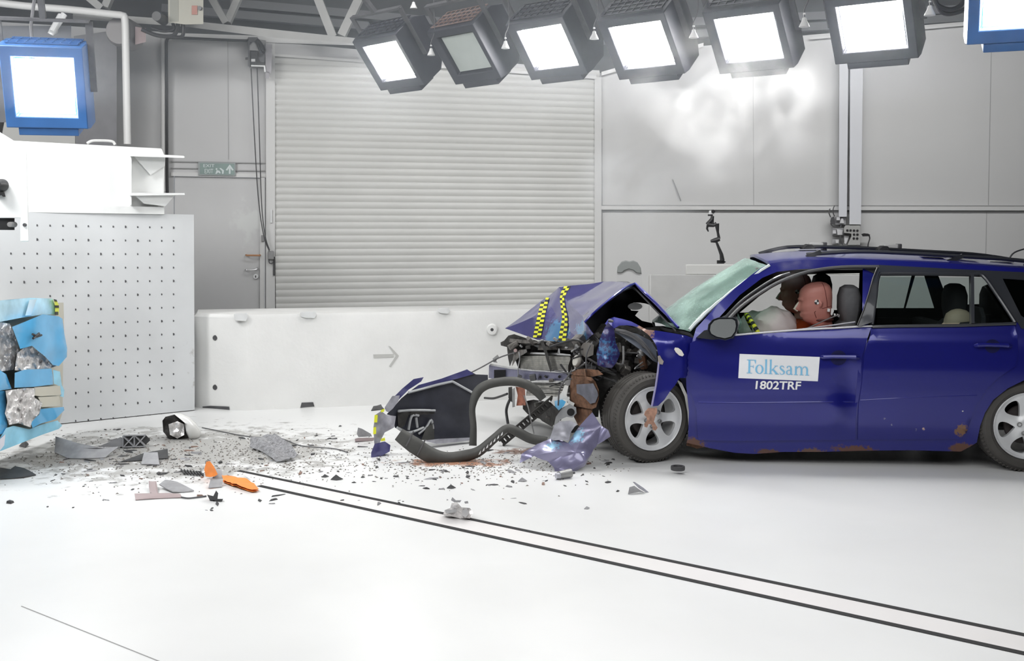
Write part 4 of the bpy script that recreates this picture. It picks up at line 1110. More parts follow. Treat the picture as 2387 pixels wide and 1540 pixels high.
# rear door
rdoor = root('rear_door', cw(0, 0, 0), None, None); rdoor.parent = car; rdoor.location = (0, 0, 0)
def rdm(x, y, q):
    o = -0.008 - 0.012 * math.exp(-((y - 785) / 8) ** 2)
    if y > 938: o -= 0.003
    return side(x, y, q + o)
rd_out = B((1140, 596), (1180, 588), (1500, 584), (2030, 572), (2050, 640), (2056, 760), (2035, 835), (1930, 905), (1860, 975), (1790, 1085), (1757, 1180), (1735, 1240), (1700, 1283), (1400, 1285), (1062, 1288), (1062, 1200), (1068, 1060), (1084, 960), (1092, 870), (1098, 780), (1118, 700), (1138, 640))
M_blue_rd = paint('car_paint_blue_rear_door', tuple((cs(*B(q)[0]), rr, col, sc_, cut, (1, 1, 1)) for q, rr, col, sc_, cut in (
    ((1703, 1225), 0.060, (0.20, 0.10, 0.045), 40, 0.62), ((1222, 1153), 0.022, (0.3, 0.3, 0.36), 60, 0.72), ((1268, 1190), 0.018, (0.3, 0.3, 0.36), 60, 0.72), ((1422, 1222), 0.02, (0.3, 0.3, 0.36), 60, 0.72), ((1467, 1215), 0.015, (0.5, 0.35, 0.3), 80, 0.5), ((1708, 1107), 0.012, (0.6, 0.6, 0.6), 80, 0.4))))
slab(rd_out, rdm, 0.035, spacing=15).build('door_skin', M_blue_rd, rdoor, sharp=50)
MB().tube([rdm(x, y, 0.002) for x, y in B((1075, 1042), (1300, 1030), (1600, 1018), (1800, 1012))], 0.004, 6).build('moulding_line', M_blue, rdoor)
MB().tube([rdm(x, y, -0.008) for x, y in B((1150, 588), (1300, 584), (1700, 580), (2040, 568))], 0.011, 8).build('belt_moulding', M_trim, rdoor)
MB().tube(curve_pts([rdm(x, y, -0.012) for x, y in B((1150, 575), (1172, 400), (1190, 275), (1240, 262), (1500, 262), (1760, 266), (1835, 272), (1930, 400), (2035, 560))], 4), 0.013, 8).build('window_frame', M_trim, rdoor)
MB().bar(rdm(*B((1765, 268))[0], 0.0), rdm(*B((1768, 575))[0], 0.0), 0.05, 0.02, UH).build('window_divider', M_trim, rdoor)
MB().tube([rdm(*B((1785, 705))[0], -0.004)] + [rdm(x, y, -0.028) for x, y in B((1805, 702), (1860, 700), (1960, 703), (1990, 705))] + [rdm(*B((2010, 706))[0], -0.005)], [0.009, 0.014, 0.013, 0.013, 0.015, 0.011], 8).build('door_handle', M_blue, rdoor)
ctr = B((1895, 708))[0]
slab([(ctr[0] + 18 * math.cos(a), ctr[1] + 16 * math.sin(a)) for a in [i * math.pi / 10 for i in range(20)]], lambda x, y, q: rdm(x, y, q - 0.002), 0.003, spacing=6).build('handle_bowl', mat('bowl_dark_blue', (0, 0, 0)), rdoor)
slab(B((1178, 570), (1182, 420), (1200, 280), (1835, 282), (1925, 410), (2020, 560)), lambda x, y, q: rdm(x, y, q + 0.014), 0.004, spacing=40).build('window_glass', M_glass, rdoor)
slab(B((1950, 282), (2080, 290)) + [(2474, 660), (2532, 744)] + B((2100, 545), (2066, 524)), lambda x, y, q: side(x, y, q + 0.012), 0.004, spacing=40).build('quarter_glass', glass_mat('dark_glass', (0.30, 0.33, 0.34), 0.0), car)

# far side: the same outline mirrored, with its apertures
def proj(p):
    d = p - CAMP
    yc = -d.y * SP * -1 + 0
    f = d.y * CP - d.z * SP; upc = d.y * SP + d.z * CP
    return (W / 2 + FPX * d.x / f, PPY - FPX * upc / f)
def sidefar(px, py, q=0.0):
    v = CW - 0.05
    for _ in range(8):
        p = cv(px, py, v); v = CW - sv(p.z) - q
    return cv(px, py, v)
far_out = [proj(far_of(side(x, y, 0))) for x, y in body_out]
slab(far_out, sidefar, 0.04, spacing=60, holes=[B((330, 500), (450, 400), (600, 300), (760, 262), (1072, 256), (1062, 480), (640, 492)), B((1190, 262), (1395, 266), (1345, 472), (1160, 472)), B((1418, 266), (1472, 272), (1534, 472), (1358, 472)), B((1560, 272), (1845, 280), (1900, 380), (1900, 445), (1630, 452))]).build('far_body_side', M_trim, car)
slab(B((1150, 255), (1490, 258), (1550, 480), (1140, 480)), lambda x, y, t: sidefar(x, y, t - 0.012), 0.004).build('far_window', M_glass, car)

# roof skin
edge = B((520, 196), (600, 184), (760, 173), (1080, 172), (1400, 184), (1700, 200), (2090, 226)) + [(2500, 640), (2640, 662)]
rows = []
for e in edge:
    p = side(*e, 0); u, v, z = loc(p)
    row = []
    for k in range(17):
        t = k / 16
        vv = v + (CW - 2 * v) * t
        crown = 0.055 * (1 - (2 * t - 1) ** 2) ** 0.8
        bend = 0.010 * noise.noise(Vector((u * 2.2, vv * 3, 0))) * math.sin(math.pi * t)
        row.append(cw(u - 0.06 * math.sin(math.pi * t) * (1 if e == edge[0] else 0), vv, z - 0.004 + crown + bend))
    rows.append(row)
MB().grid(rows, thick=(0, 0, -0.02)).build('roof', M_blue, car, sharp=60)
ROOFE = rows
def roofz(u, v):
    best = min(((r, q) for r in rows for q in r), key=lambda t: (loc(t[1])[0] - u) ** 2 + (loc(t[1])[1] - v) ** 2)
    return best[1].z
# rear closure
tail = [side(2500, 640, 0), side(2640, 662, 0), side(2720, 720, 0), side(2745, 800, 0), side(2760, 960, 0), side(2740, 1035, 0)]
MB().grid([[p, far_of(p)] for p in tail[1:]], thick=UH * -0.04).build('tailgate', M_blue, car)

# roof rails with cross-bar mounts
def rail(v, e, name, lift=0.045):
    pts = []
    us = [loc(side(*q, 0))[0] for q in e]
    for q, u in zip(e, us):
        pts.append(cw(u, v, roofz(u, v) + lift))
    pts[0].z -= lift - 0.01
    o = MB().tube(curve_pts(pts, 4), 0.014, 8).build(name, M_trim, car)
    for u in (us[0] + 0.05, us[len(us) // 2], us[-1] - 0.2):
        z = roofz(u, v)
        MB().bar(cw(u - 0.05, v, z - 0.01), cw(u + 0.05, v, z + 0.03), 0.03, 0.03).build('rail_foot', M_trim, o)
    return o
ee = B((560, 190), (760, 173), (1080, 172), (1400, 184), (1700, 200), (2090, 226)) + [(2500, 640)]
rl1 = rail(0.42, ee[1:], 'roof_rail', 0.03); rl2 = rail(1.36, ee, 'roof_rail', 0.05)
for k, ((x0, x1), v) in enumerate((((1876, 1922), 1.36), ((2050, 2098), 1.36))):
    u0 = loc(cv(x0, 570, v))[0]; u1 = loc(cv(x1, 570, v))[0]; z = roofz((u0 + u1) / 2, v) + 0.03
    rm = root('roof_mount', cw(0, 0, 0), None, None); rm.parent = car; rm.location = (0, 0, 0)
    um = u0 + (u1 - u0) * 0.5
    MB().rings([[cw(um - 0.05 + dx * s, v - 0.06 + dy, z + dz) for dx, dz in ((-.07, -.03), (-.06, .02), (-.02, .045), (.03, .04), (.06, .0), (.05, -.05))] for dy, s in ((0, .8), (.03, 1), (.08, 1), (.11, .8))]).build('mount_clamp', M_black, rm, bevel=0.006)
    MB().box((0, 0, 0), (0.11, 0.08, 0.06), Matrix.Translation(cw(um - 0.03, v + 0.05, z - 0.005)) @ Matrix.Rotation(math.atan2(UH.y, UH.x), 4, 'Z')).build('mount_box', M_trimg, rm, bevel=0.008)
    MB().box((0, -0.01, -0.02), (0.03, 0.09, 0.063), Matrix.Translation(cw(um + 0.075, v + 0.05, z - 0.005)) @ Matrix.Rotation(math.atan2(UH.y, UH.x), 4, 'Z')).build('mount_end', M_dgrey, rm, bevel=0.006)
p = cv(2352, 594, 0.9)
MB().tube(curve_pts([cw(loc(p)[0], .9, roofz(loc(p)[0], .9)), cv(2365, 588, .9), cv(2400, 577, .9), cv(2450, 566, .9)], 4), 0.006, 6).build('antenna', M_black, car)
u_, v_ = loc(cv(1880, 596, 1.0))[0], 1.0
q = []
for du, dv_ in ((-.1, -.1), (.09, -.1), (.12, .1), (-.02, .12)):
    q.append(cw(u_ + du, v_ + dv_, roofz(u_ + du, v_ + dv_) + 0.012))
MB().add(q + [x - Vector((0, 0, .006)) for x in q], [(0, 1, 2, 3), (7, 6, 5, 4), (0, 4, 5, 1), (1, 5, 6, 2), (2, 6, 7, 3), (3, 7, 4, 0)]).build('roof_shine_sheet', M_white, car)  # white sheet stands in for a shiny patch on the roof
for k in range(3):
    q = []
    uu = loc(cv(2150 + k * 78, 608, .5))[0]
    for du, dv_ in ((0, 0), (.16, 0), (.16, .12), (0, .12)):
        q.append(cw(uu + du, .48 + dv_, roofz(uu + du, .55 + dv_) + 0.006))
    MB().add(q + [x - Vector((0, 0, .008)) for x in q], [(0, 1, 2, 3), (7, 6, 5, 4), (0, 4, 5, 1), (1, 5, 6, 2), (2, 6, 7, 3), (3, 7, 4, 0)]).build('roof_shine_sheet', mat('shine_grey', (0.45, 0.45, 0.45), 0.4), car)  # grey sheets painted in for shiny patches along the roof

# windscreen: from cowl to roof edge, bulging forward, crazed
wt = side(*B((515, 200))[0], 0); wb = side(*B((20, 598))[0], 0)
ut, vt, zt_ = loc(wt); ub, vb, zb_ = loc(wb)
rows = []
for i in range(13):
    s = i / 12
    row = []
    for k in range(19):
        t = k / 18
        v0 = vb + (vt - vb) * s
        u = ub + (ut - ub) * s - (0.24 - 0.14 * s) * math.sin(math.pi * t) - 0.04 * math.sin(math.pi * s)
        z = zb_ - 0.02 + (zt_ - zb_) * s + 0.05 * math.sin(math.pi * t) * s + 0.010 * noise.noise(Vector((t * 7, s * 7, 3)))
        row.append(cw(u, v0 + (CW - 2 * v0) * t, z))
    rows.append(row)
MB().grid(rows, thick=(0.004, 0, -0.003)).build('windscreen', M_wind, car, sharp=80)
WR0 = rows
MB().tube([r[0] + VH * 0.0 + Vector((0, 0, 0.01)) for r in rows], 0.013, 6).build('windscreen_highlight', mat('edge_highlight', (0.60, 0.66, 0.66), 0.4), car)  # pale tube carries the bright highlight along the windscreen edge
# broken cowl and dark plenum under the windscreen
mb = MB(); mb.grid([[r + Vector((0, 0, -0.01)) for r in rows[0]], [r + UH * 0.1 + Vector((0, 0, -0.10)) for r in rows[0]], [r + UH * 0.3 + Vector((0, 0, -0.14)) for r in rows[0]]], thick=(0, 0, -0.02))
mb.build('dashboard', M_int, car)
mb = MB(); mb.box((0, 0, 0), (0.04, CW - 0.3, 0.62), Matrix.Translation(cw(0.36, 0.15, 0.26)) @ Matrix.Rotation(math.atan2(UH.y, UH.x), 4, 'Z')); mb.build('bulkhead', M_int, car)
# floor pan, rear wheel house, seats
RZ = Matrix.Rotation(math.atan2(UH.y, UH.x), 4, 'Z')
def cbox(name, u0, v0, z0, u1, v1, z1, m, par=car, bevel=0.0):
    return MB().box((u0, v0, z0), (u1, v1, z1), Matrix.Translation(cw(0, 0, 0)) @ RZ).build(name, m, par, bevel=bevel)
M_und = mat('underbody_dark', (0.03, 0.03, 0.03), 0.85, var=0.3, vscale=10)
cbox('floor_pan', 0.34, 0.12, 0.19, 2.08, CW - 0.12, 0.27, M_und)
cbox('floor_pan', 2.08, 0.30, 0.26, 3.55, CW - 0.12, 0.34, M_und)
cbox('exhaust_pipe', 0.5, 0.9, 0.13, 3.3, 0.96, 0.19, M_dgrey)
cbox('near_inner_trim', 0.45, 0.085, 0.30, 2.1, 0.11, 0.90, M_int)
cbox('far_inner_trim', 0.45, CW - 0.16, 0.30, 3.4, CW - 0.13, 0.91, M_int)
M_seat = mat('seat_grey', (0.115, 0.115, 0.12), 0.85, var=0.1, vscale=30)
M_seatd = mat('seat_dark', (0.035, 0.036, 0.04), 0.85)
def seat(u, v, m, head=True, hz=1.12, lab=None, tilt=0.16, hx=0.0):
    s_ = root('seat', cw(0, 0, 0), None, None); s_.parent = car; s_.location = (0, 0, 0)
    if lab: s_['label'] = lab
    def rr_(uc, w_, d_, z, n=16):
        o = []
        for k in range(n):
            a = 2 * math.pi * k / n; ca, sa = math.cos(a), math.sin(a)
            o.append(cw(uc + d_ * math.copysign(abs(ca) ** .6, ca), v + w_ * math.copysign(abs(sa) ** .6, sa), z))
        return o
    MB().rings([rr_(u - 0.22, .22, .24, .30), rr_(u - 0.22, .25, .27, .38), rr_(u - 0.22, .24, .27, .47), rr_(u - 0.22, .18, .2, .49)]).build('cushion', m, s_)
    MB().rings([rr_(u + tilt * (z - .4), w_, d_, z) for z, w_, d_ in ((.38, .2, .07), (.5, .24, .09), (.7, .25, .09), (.85, .22, .08), (.95, .17, .065), (.985, .1, .04))]).build('backrest', m, s_)
    if head:
        uh_ = u + tilt * 0.68 + hx
        MB().rings([rr_(uh_, w_, d_, hz + dz) for dz, w_, d_ in ((-.15, .06, .03), (-.14, .11, .055), (-.04, .145, .072), (.05, .145, .072), (.11, .11, .058), (.13, .055, .03))]).build('headrest', m, s_)
        MB().tube([cw(uh_, v - .05, .95), cw(uh_, v - .05, hz - .05)], 0.007, 6).build('headrest_post', M_steel, s_)
        MB().tube([cw(uh_, v + .05, .95), cw(uh_, v + .05, hz - .05)], 0.007, 6).build('headrest_post', M_steel, s_)
    return s_
uhd = loc(cv(1978, 700, .45))[0]
seat(uhd - 0.16 * 0.68, .44, M_seat, hz=loc(cv(1978, 706, .45))[2])
uhp = loc(cv(1915, 660, 1.3))[0]
seat(uhp - 0.16 * 0.68, 1.3, M_seatd, hz=loc(cv(1918, 676, 1.3))[2] )
uhr = loc(cv(2232, 700, .5))[0]
rs = seat(uhr - 0.16 * 0.68 + 0.03, .68, M_seatd, hz=loc(cv(2234, 702, .68))[2])
seat(loc(cv(2312, 700, 1.28))[0] - 0.16 * 0.68, 1.28, M_seatd, hz=loc(cv(2312, 702, 1.28))[2])
ur = uhr - 0.1
cbox('rear_bench_back', ur + 0.06, .2, .4, ur + 0.16, CW - .2, .93, M_seatd, bevel=0.02)
cbox('roof_lining', 0.75, .36, 1.345, 3.3, CW - .36, 1.36, mat('lining_grey', (0.30, 0.30, 0.29), 0.9))

# steering wheel seen edge-on with checker tape, and the airbags
sw = root('steering_wheel', cw(0, 0, 0), None, None); sw.parent = car; sw.location = (0, 0, 0)
a_, b_ = cv(1740, 733, .45), cv(1772, 790, .45)
cc = (a_ + b_) / 2; up_ = (a_ - b_).normalized(); axv = VH
r_w = 0.185
mb = MB(); pts = []
M_yel = mat('tape_yellow', (0.78, 0.80, 0.04), 0.5)
NS = 48
cc = a_ - up_ * r_w
ring = [cc + up_ * r_w * math.cos(2 * math.pi * k / NS) + axv * r_w * math.sin(2 * math.pi * k / NS) for k in range(NS + 1)]
for k in range(NS):
    mb.tube([ring[k], ring[k + 1]], 0.016, 8, mi=k % 2)
mb.build('rim_with_checker_tape', [M_yel, M_black], sw)
nrm_ = up_.cross(axv).normalized()
MB().tube([cc, cc - UH * 0.15 - Vector((0, 0, .05))], 0.03, 8).build('column', M_black, sw)
MB().bar(cc - axv * .17, cc + axv * .17, .03, .02).build('spoke', M_black, sw)
ab = root('airbag', cw(0, 0, 0), None, None); ab.parent = car; ab.location = (0, 0, 0)
ab['label'] = 'deflating grey-beige driver airbag'
def blob(name, cpt, ru, rv, rz, m, par, sc=5, amp=0.03, seed=0, tiltm=None):
    rings = []
    for i in range(1, 14):
        th = math.pi * i / 14
        rg = []
        for k in range(28):
            ph = 2 * math.pi * k / 28
            d = Vector((math.sin(th) * math.cos(ph), math.sin(th) * math.sin(ph), math.cos(th)))
            f = 1 + noise.noise(d * sc * .5 + Vector((seed, 0, 0))) * amp * 5 + noise.noise(d * sc + Vector((seed, 9, 0))) * amp * 3
            l_ = Vector((d.x * ru * f, d.y * rv * f, d.z * rz * f))
            if tiltm: l_ = tiltm @ l_
            rg.append(cpt + UH * l_.x + VH * l_.y + Vector((0, 0, l_.z)))
        rings.append(rg)
    return MB().rings(rings).build(name, m, par, sharp=60)
M_bag = mat('airbag_fabric', (0.66, 0.59, 0.57), 0.85, var=0.08, vscale=10, bump=0.3, bscale=12)
blob('bag_fabric', cv(1805, 762, .50), .165, .24, .135, M_bag, ab, 5, .03, 2.0)
ab2 = root('airbag', cw(0, 0, 0), None, None); ab2.parent = car; ab2.location = (0, 0, 0)
blob('bag_fabric', cv(1770, 762, 1.25), .17, .26, .13, M_bag, ab2, 5, .03, 7.0)

# door mirror
mr = root('door_mirror', cw(0, 0, 0), None, None); mr.parent = car; mr.location = (0, 0, 0)
mo = c('B', (135, 610), (140, 575), (165, 545), (200, 533), (290, 532), (312, 545), (318, 580), (310, 620), (285, 655), (240, 668), (180, 655), (145, 635))
MPm = lambda x, y, q: cv(x, y, -0.14 + q)
cxm = sum(p[0] for p in mo) / len(mo); cym = sum(p[1] for p in mo) / len(mo)
def scl(f): return [(cxm + (x - cxm) * f, cym + (y - cym) * f) for x, y in mo]
rg = []
for f, dd_ in ((0.90, 0.012), (0.98, 0.0), (1.04, -0.006), (1.06, 0.01), (1.0, 0.07), (0.75, 0.11), (0.4, 0.125)):
    rg.append([MPm(x, y, dd_) for x, y in scl(f)])
MB().rings(rg).build('mirror_shell', M_trim, mr)
MB().rings([[MPm(x, y, -0.002) for x, y in scl(.88)], [MPm(x, y, 0.006) for x, y in scl(.88)]]).build('mirror_glass', mat('mirror_glass', (0.36, 0.38, 0.38), 0.18, 0.6), mr)
slab(B((60, 655), (110, 610), (170, 600), (280, 640), (300, 660), (160, 668)), lambda x, y, q: cv(x, y, -0.04 + q), 0.12, spacing=12).build('mirror_foot', M_trim, mr)
slab(B((120, 600), (230, 520), (300, 505), (330, 560), (310, 640), (130, 640)), lambda x, y, q: side(x, y, q + 0.02), 0.01, spacing=20).build('mirror_triangle', M_trim, mr)
MB().rings([[cv(x, y, .12) for x, y in B((318, 500), (345, 560), (330, 610), (310, 560))], [cv(x, y, .125) for x, y in B((318, 500), (345, 560), (330, 610), (310, 560))]]).build('glass_shard', M_wind, mr)

# ------------------------------------------------------------------ wheels
def wheel(px, py, D0, yaw, parent, label=None, R0=0.3125, lean=0.0, v_off=0.0, spin=0.0):
    ctr = D0
    w_ = root('wheel', ctr, None, None); w_.parent = parent
    w_.location = ctr - ORG[parent.name]
    w_.rotation_euler = (Matrix.Rotation(yaw, 4, 'Z') @ Matrix.Rotation(lean, 4, 'X')).to_euler()
    ORG[w_.name] = Vector((0, 0, 0))
    rr = R0
    # profile about local y; outer face at y = 0, inner at +0.2
    prof = [(rr * .725, .02), (rr * .74, -.004), (rr * .80, -.016), (rr * .90, -.014), (rr * .965, .006), (rr * .985, .022)]
    for g in range(4):
        y0 = .030 + g * .036
        prof += [(rr, y0), (rr, y0 + .028), (rr * .972, y0 + .0295), (rr * .972, y0 + .0345)]
    prof += [(rr, .176), (rr * .985, .186), (rr * .96, .20), (rr * .85, .215), (rr * .73, .205), (rr * .70, .1)]
    mb = MB().lathe(prof, 96)
    for k in range(72):
        a = 2 * math.pi * k / 72
        for s in (0.017, 0.183):
            p = Vector((rr * .995 * math.cos(a), s, rr * .995 * math.sin(a)))
            q = Vector((rr * .955 * math.cos(a + .02), s - (.016 if s < .1 else -.016), rr * .955 * math.sin(a + .02)))
            mb.bar(p, q, 0.006, 0.012, up=(math.cos(a), 0, math.sin(a)))
    mb.build('tyre', M_rub, w_, recenter=False, sharp=35)
    # rim barrel and lip
    rl = rr * .725
    MB().lathe([(rl, .018), (rl, -.004), (rl - .004, -.008), (rl - .012, -.004), (rl - .016, .01), (rl - .022, .10), (rl - .03, .18), (rl - .02, .2), (rl, .2), (rl + .002, .1)], 72, closed=True).build('rim_barrel', M_rim, w_, recenter=False)
    # six spoke disc with rounded openings
    Rd = rl - .012
    outl = [(Rd * math.cos(2 * math.pi * k / 72), Rd * math.sin(2 * math.pi * k / 72)) for k in range(72)]
    hs = []
    for k in range(6):
        a0 = spin + k * math.pi / 3
        pts = []
        for r_, da in ((.088, -.10), (.080, 0), (.088, .10), (.115, .26), (.150, .325), (.178, .30), (.190, .20), (.1925, 0), (.190, -.20), (.178, -.30), (.150, -.325), (.115, -.26)):
            r2 = r_ * rr / .3125
            pts.append(Vector((r2 * math.cos(a0 + da), r2 * math.sin(a0 + da), 0)))
        pts = [tuple(p)[:2] for p in curve_pts(pts + [pts[0]], 2)[:-1]]
        hs.append(pts)
    def disc(x, z, off):
        r_ = math.hypot(x, z) / Rd
        y = .004 + .020 * math.exp(-((r_ - .55) / .30) ** 2) - 0.004 * (1 if r_ < .3 else 0)
        ang = math.atan2(z, x) - spin
        y -= .006 * math.cos(6 * ang + math.pi) * min(1, r_)
        return Vector((x, y + off, z))
    slab(outl, disc, .028, spacing=.016, holes=hs).build('spoke_disc', M_rim, w_, recenter=False, sharp=40)
    mb = MB()
    MB().lathe([(0, -.014), (.022, -.014), (.026, -.008), (.028, .004)], 24).build('hub_cap', M_rim, w_, recenter=False)
    for k in range(5):
        a = spin + .3 + 2 * math.pi * k / 5
        MB().lathe([(.017, .004), (.016, -.002), (.012, -.002), (.011, .012), (.0, .012)], 14, Matrix.Translation((.057 * math.cos(a), .0, .057 * math.sin(a)))).build('wheel_nut', M_mgrey, w_, recenter=False)
    MB().lathe([(0, .08), (.13, .08), (.135, .09), (.06, .1), (.06, .16), (0, .16)], 40).build('brake_disc', mat('brake_dark', (0.07, 0.06, 0.058), 0.7, 0.3, var=0.3), w_, recenter=False)
    return w_
fwc = G(1515, 1082); 
wf = wheel(0, 0, Vector((at(1519, 978, fwc.y).x + 0.02, fwc.y + 0.05, 0.3125)), rad(22), car, spin=rad(30))
rwc = cw(loc(cv(2397, 1002, .03))[0], 0.03, 0.3125)
wheel(0, 0, rwc, math.atan2(UH.y, UH.x), car, spin=rad(10))
# far wheels
wheel(0, 0, cw(0.0, CW - 0.25, 0.3125), math.atan2(UH.y, UH.x) , car)
wheel(0, 0, cw(loc(rwc)[0], CW - 0.25, 0.3125), math.atan2(UH.y, UH.x), car)
# rear wheel house, dark
uw = loc(rwc)[0]
rows = []
for k in range(13):
    a = math.pi * k / 12
    rows.append([cw(uw + .36 * math.cos(a), v, .30 + .36 * math.sin(a)) for v in (.05, .3, .45)])
MB().grid(rows, thick=(0, 0, .01)).build('wheel_house', M_und, car)
cbox('inner_quarter', uw - .5, .42, .26, uw + .9, .46, .9, M_und)

# front wheel liner remains behind the wheel
slab(R((905, 700), (960, 740), (1000, 830), (1050, 930), (1085, 1050), (1105, 1240), (1070, 1245), (1040, 1230), (1020, 1130), (1010, 1000), (985, 860), (940, 760)), lambda x, y, q: side(x, y, q + 0.03), 0.05, spacing=8, noise_amp=.012, noise_sc=14).build('wheel_liner', M_pale, car)
slab(R((1020, 1220), (1090, 1240), (1160, 1270), (1220, 1300), (1100, 1330), (1000, 1300)), lambda x, y, q: side(x, y, q + 0.05), 0.1, spacing=8, noise_amp=.02, noise_sc=14).build('rusty_sill_end', M_rust, car)
slab(R((925, 680), (960, 560), (1010, 500), (1035, 560), (1040, 800), (1020, 840), (1000, 800), (960, 730)), lambda x, y, q: side(x, y, q + 0.10), 0.04, spacing=8, noise_amp=.01, noise_sc=14).build('inner_fender', mat('inner_dark_blue', (0.01, 0.014, 0.05), 0.5), car)
# ------------------------------------------------------------------ crushed front end of the car
def av(x, y, v): return cv(*c('A', (x, y))[0], v)
hv = [av(220, 470, 1.45), av(430, 545, 1.05), av(600, 560, .70), av(740, 565, .38), av(805, 510, .15), av(750, 430, .22), av(490, 270, 1.45), av(580, 198, 1.3),
      av(640, 300, .95), av(735, 390, .40), av(880, 160, 1.3), av(975, 156, 1.0), av(870, 275, .55), av(1085, 172, .62), av(1372, 465, .15)]
u14, _, z14 = loc(hv[14]); u13, _, z13 = loc(hv[13])
hv += [cw(u14, 1.62, z14 + .02), cw(u13 - .05, 1.55, z13 - .03), av(600, 450, .80), av(830, 350, .25), av(1000, 212, .48), av(400, 400, 1.22), av(530, 330, 1.15)]
hf = [(0, 1, 20), (0, 20, 6), (6, 20, 21), (6, 21, 7), (1, 2, 17), (1, 17, 20), (20, 17, 21), (21, 17, 8), (21, 8, 7), (2, 3, 17), (3, 9, 17), (3, 4, 5), (3, 5, 9), (17, 9, 8),
      (7, 8, 10), (8, 12, 10), (8, 9, 12), (10, 12, 11), (9, 5, 18), (9, 18, 12), (12, 18, 19), (12, 19, 11), (11, 19, 13), (10, 11, 16), (11, 13, 16), (13, 14, 15, 16)]
# crisp main folds with small dents
M_hood = mat('bonnet_lit_blue', (0.085, 0.082, 0.24), 0.25, 0.3, coat=1.0, var=0.10, vscale=4, stains=(  # paler violet than the body: bright reflections put into the base colour
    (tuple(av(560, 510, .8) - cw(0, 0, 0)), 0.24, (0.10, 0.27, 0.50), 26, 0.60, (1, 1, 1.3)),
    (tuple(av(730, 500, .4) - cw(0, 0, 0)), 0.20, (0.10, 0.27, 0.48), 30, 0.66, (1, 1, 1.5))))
hood_mb = facets(hv, hf, cuts=3, amp=0.010, sc=4.5, thick=0.006)
hood = hood_mb.build('bonnet', M_hood, car, sharp=14)
bvh = BVHTree.FromPolygons([tuple(v) for v in hood_mb.v], [tuple(f) for f in hood_mb.f])
def on_hood(px, py, lift=0.004, fb=None):
    d = ray(px, py).normalized()
    h = bvh.ray_cast(CAMP, d)
    if h[0] is None: return None
    n = h[1] if h[1].dot(d) < 0 else -h[1]
    return h[0] + n * lift
lin = [hv[13], hv[14], hv[15], hv[16], hv[11], hv[10]]
dn = Vector((0, 0, -0.02)) - UH * 0.012
ln_mb = facets([hv[13] + dn, hv[14] + dn, hv[15] + dn, hv[16] + dn, hv[11] + dn, hv[10] + dn, hv[19] + dn, hv[12] + dn], [(0, 1, 2, 3), (0, 3, 4), (4, 3, 5), (0, 4, 6), (4, 7, 6)], cuts=2, amp=.01, sc=6, thick=.01)
ln_mb.build('bonnet_liner', M_int, hood, sharp=40)
MB().tube(curve_pts([hv[13], av(1200, 280, .5), av(1290, 375, .3), hv[14]], 3), 0.010, 8).build('bonnet_edge', M_blue, hood)
MB().tube(curve_pts([hv[5], hv[18], hv[19], hv[13]], 4), 0.008, 8).build('bonnet_edge', M_blue, hood)

def tape(name, pts, ws, nrow, parent, lift=0.006):
    """checker tape, two squares wide, stuck on the bonnet"""
    P = [Vector((p[0], p[1], 0)) for p in pts]
    L_ = [0]
    for a, b in zip(P, P[1:]): L_.append(L_[-1] + (b - a).length)
    def at_(s):
        for i in range(len(P) - 1):
            if s <= L_[i + 1] + 1e-6:
                t = (s - L_[i]) / (L_[i + 1] - L_[i]); return P[i].lerp(P[i + 1], t), ws[i] + (ws[i + 1] - ws[i]) * t, (P[i + 1] - P[i]).normalized()
        return P[-1], ws[-1], (P[-1] - P[-2]).normalized()
    mb = MB()
    for r_ in range(nrow):
        for side_ in (-1, 0):
            q = []
            for (sa, sb) in ((r_ / nrow, side_), (r_ / nrow, side_ + 1), ((r_ + 1) / nrow, side_ + 1), ((r_ + 1) / nrow, side_)):
                p, w_, d = at_(sa * L_[-1])
                x = p + Vector((1, 0, 0)) * w_ * sb
                q.append(on_hood(x.x, x.y, lift))
            if all(v is not None for v in q): mb.add(q, [(0, 1, 2, 3)], (r_ + side_) % 2)
    return mb.build(name, [M_yel, M_black], parent)
tape('checker_tape', c('P', (670, 1040), (715, 830), (760, 600), (790, 480), (815, 370), (850, 290)), [9.0, 9.0, 8.5, 8.5, 8, 6], 20, hood)
tape('checker_tape', c('P', (1110, 1060), (1150, 800), (1160, 650), (1120, 450), (1110, 330), (1140, 220), (1210, 120), (1270, 88)), [9.0, 8, 6, 5, 5, 6.5, 8, 7], 24, hood)

# plane of the slanted front structure
fa_, fb_ = cv(1180, 850, 1.45), cv(1385, 850, .25)
FP = vplane(fa_, fb_)
def fs(name, pts, m, off=0.0, thick=0.03, amp=0.01, key='U', sp=10, par=car, sc=9, bevel=0, raw=False):
    o = pts if raw else c(key, *pts)
    return slab(o, lambda x, y, q: FP(x, y, q + off), thick, spacing=sp, noise_amp=amp, noise_sc=sc).build(name, m, par, bevel=bevel)
M_rad = mat('radiator_core_dark', (0.09, 0.088, 0.08), 0.6, 0.4, var=0.3, vscale=12)
M_fin = mat('radiator_fin_alloy', (0.46, 0.45, 0.42), 0.5, 0.4, var=0.3, vscale=20)
M_beam = mat('crash_beam_violet_steel', (0.17, 0.17, 0.26), 0.35, 0.6, var=0.25, vscale=9)
M_grime = mat('engine_grime', (0.035, 0.033, 0.031), 0.65, 0.3, var=0.5, vscale=14, bump=0.8, bscale=30)
M_grime2 = mat('engine_alloy_dirty', (0.16, 0.15, 0.14), 0.5, 0.5, var=0.5, vscale=18, bump=0.8, bscale=35)
fs('radiator_support', ((150, 215), (560, 235), (1150, 240), (1170, 430), (1120, 620), (300, 625), (250, 480), (215, 330)), M_grime, 0.10, 0.05, 0.02)
rd = root('radiator', cw(0, 0, 0), None, None); rd.parent = car; rd.location = (0, 0, 0)
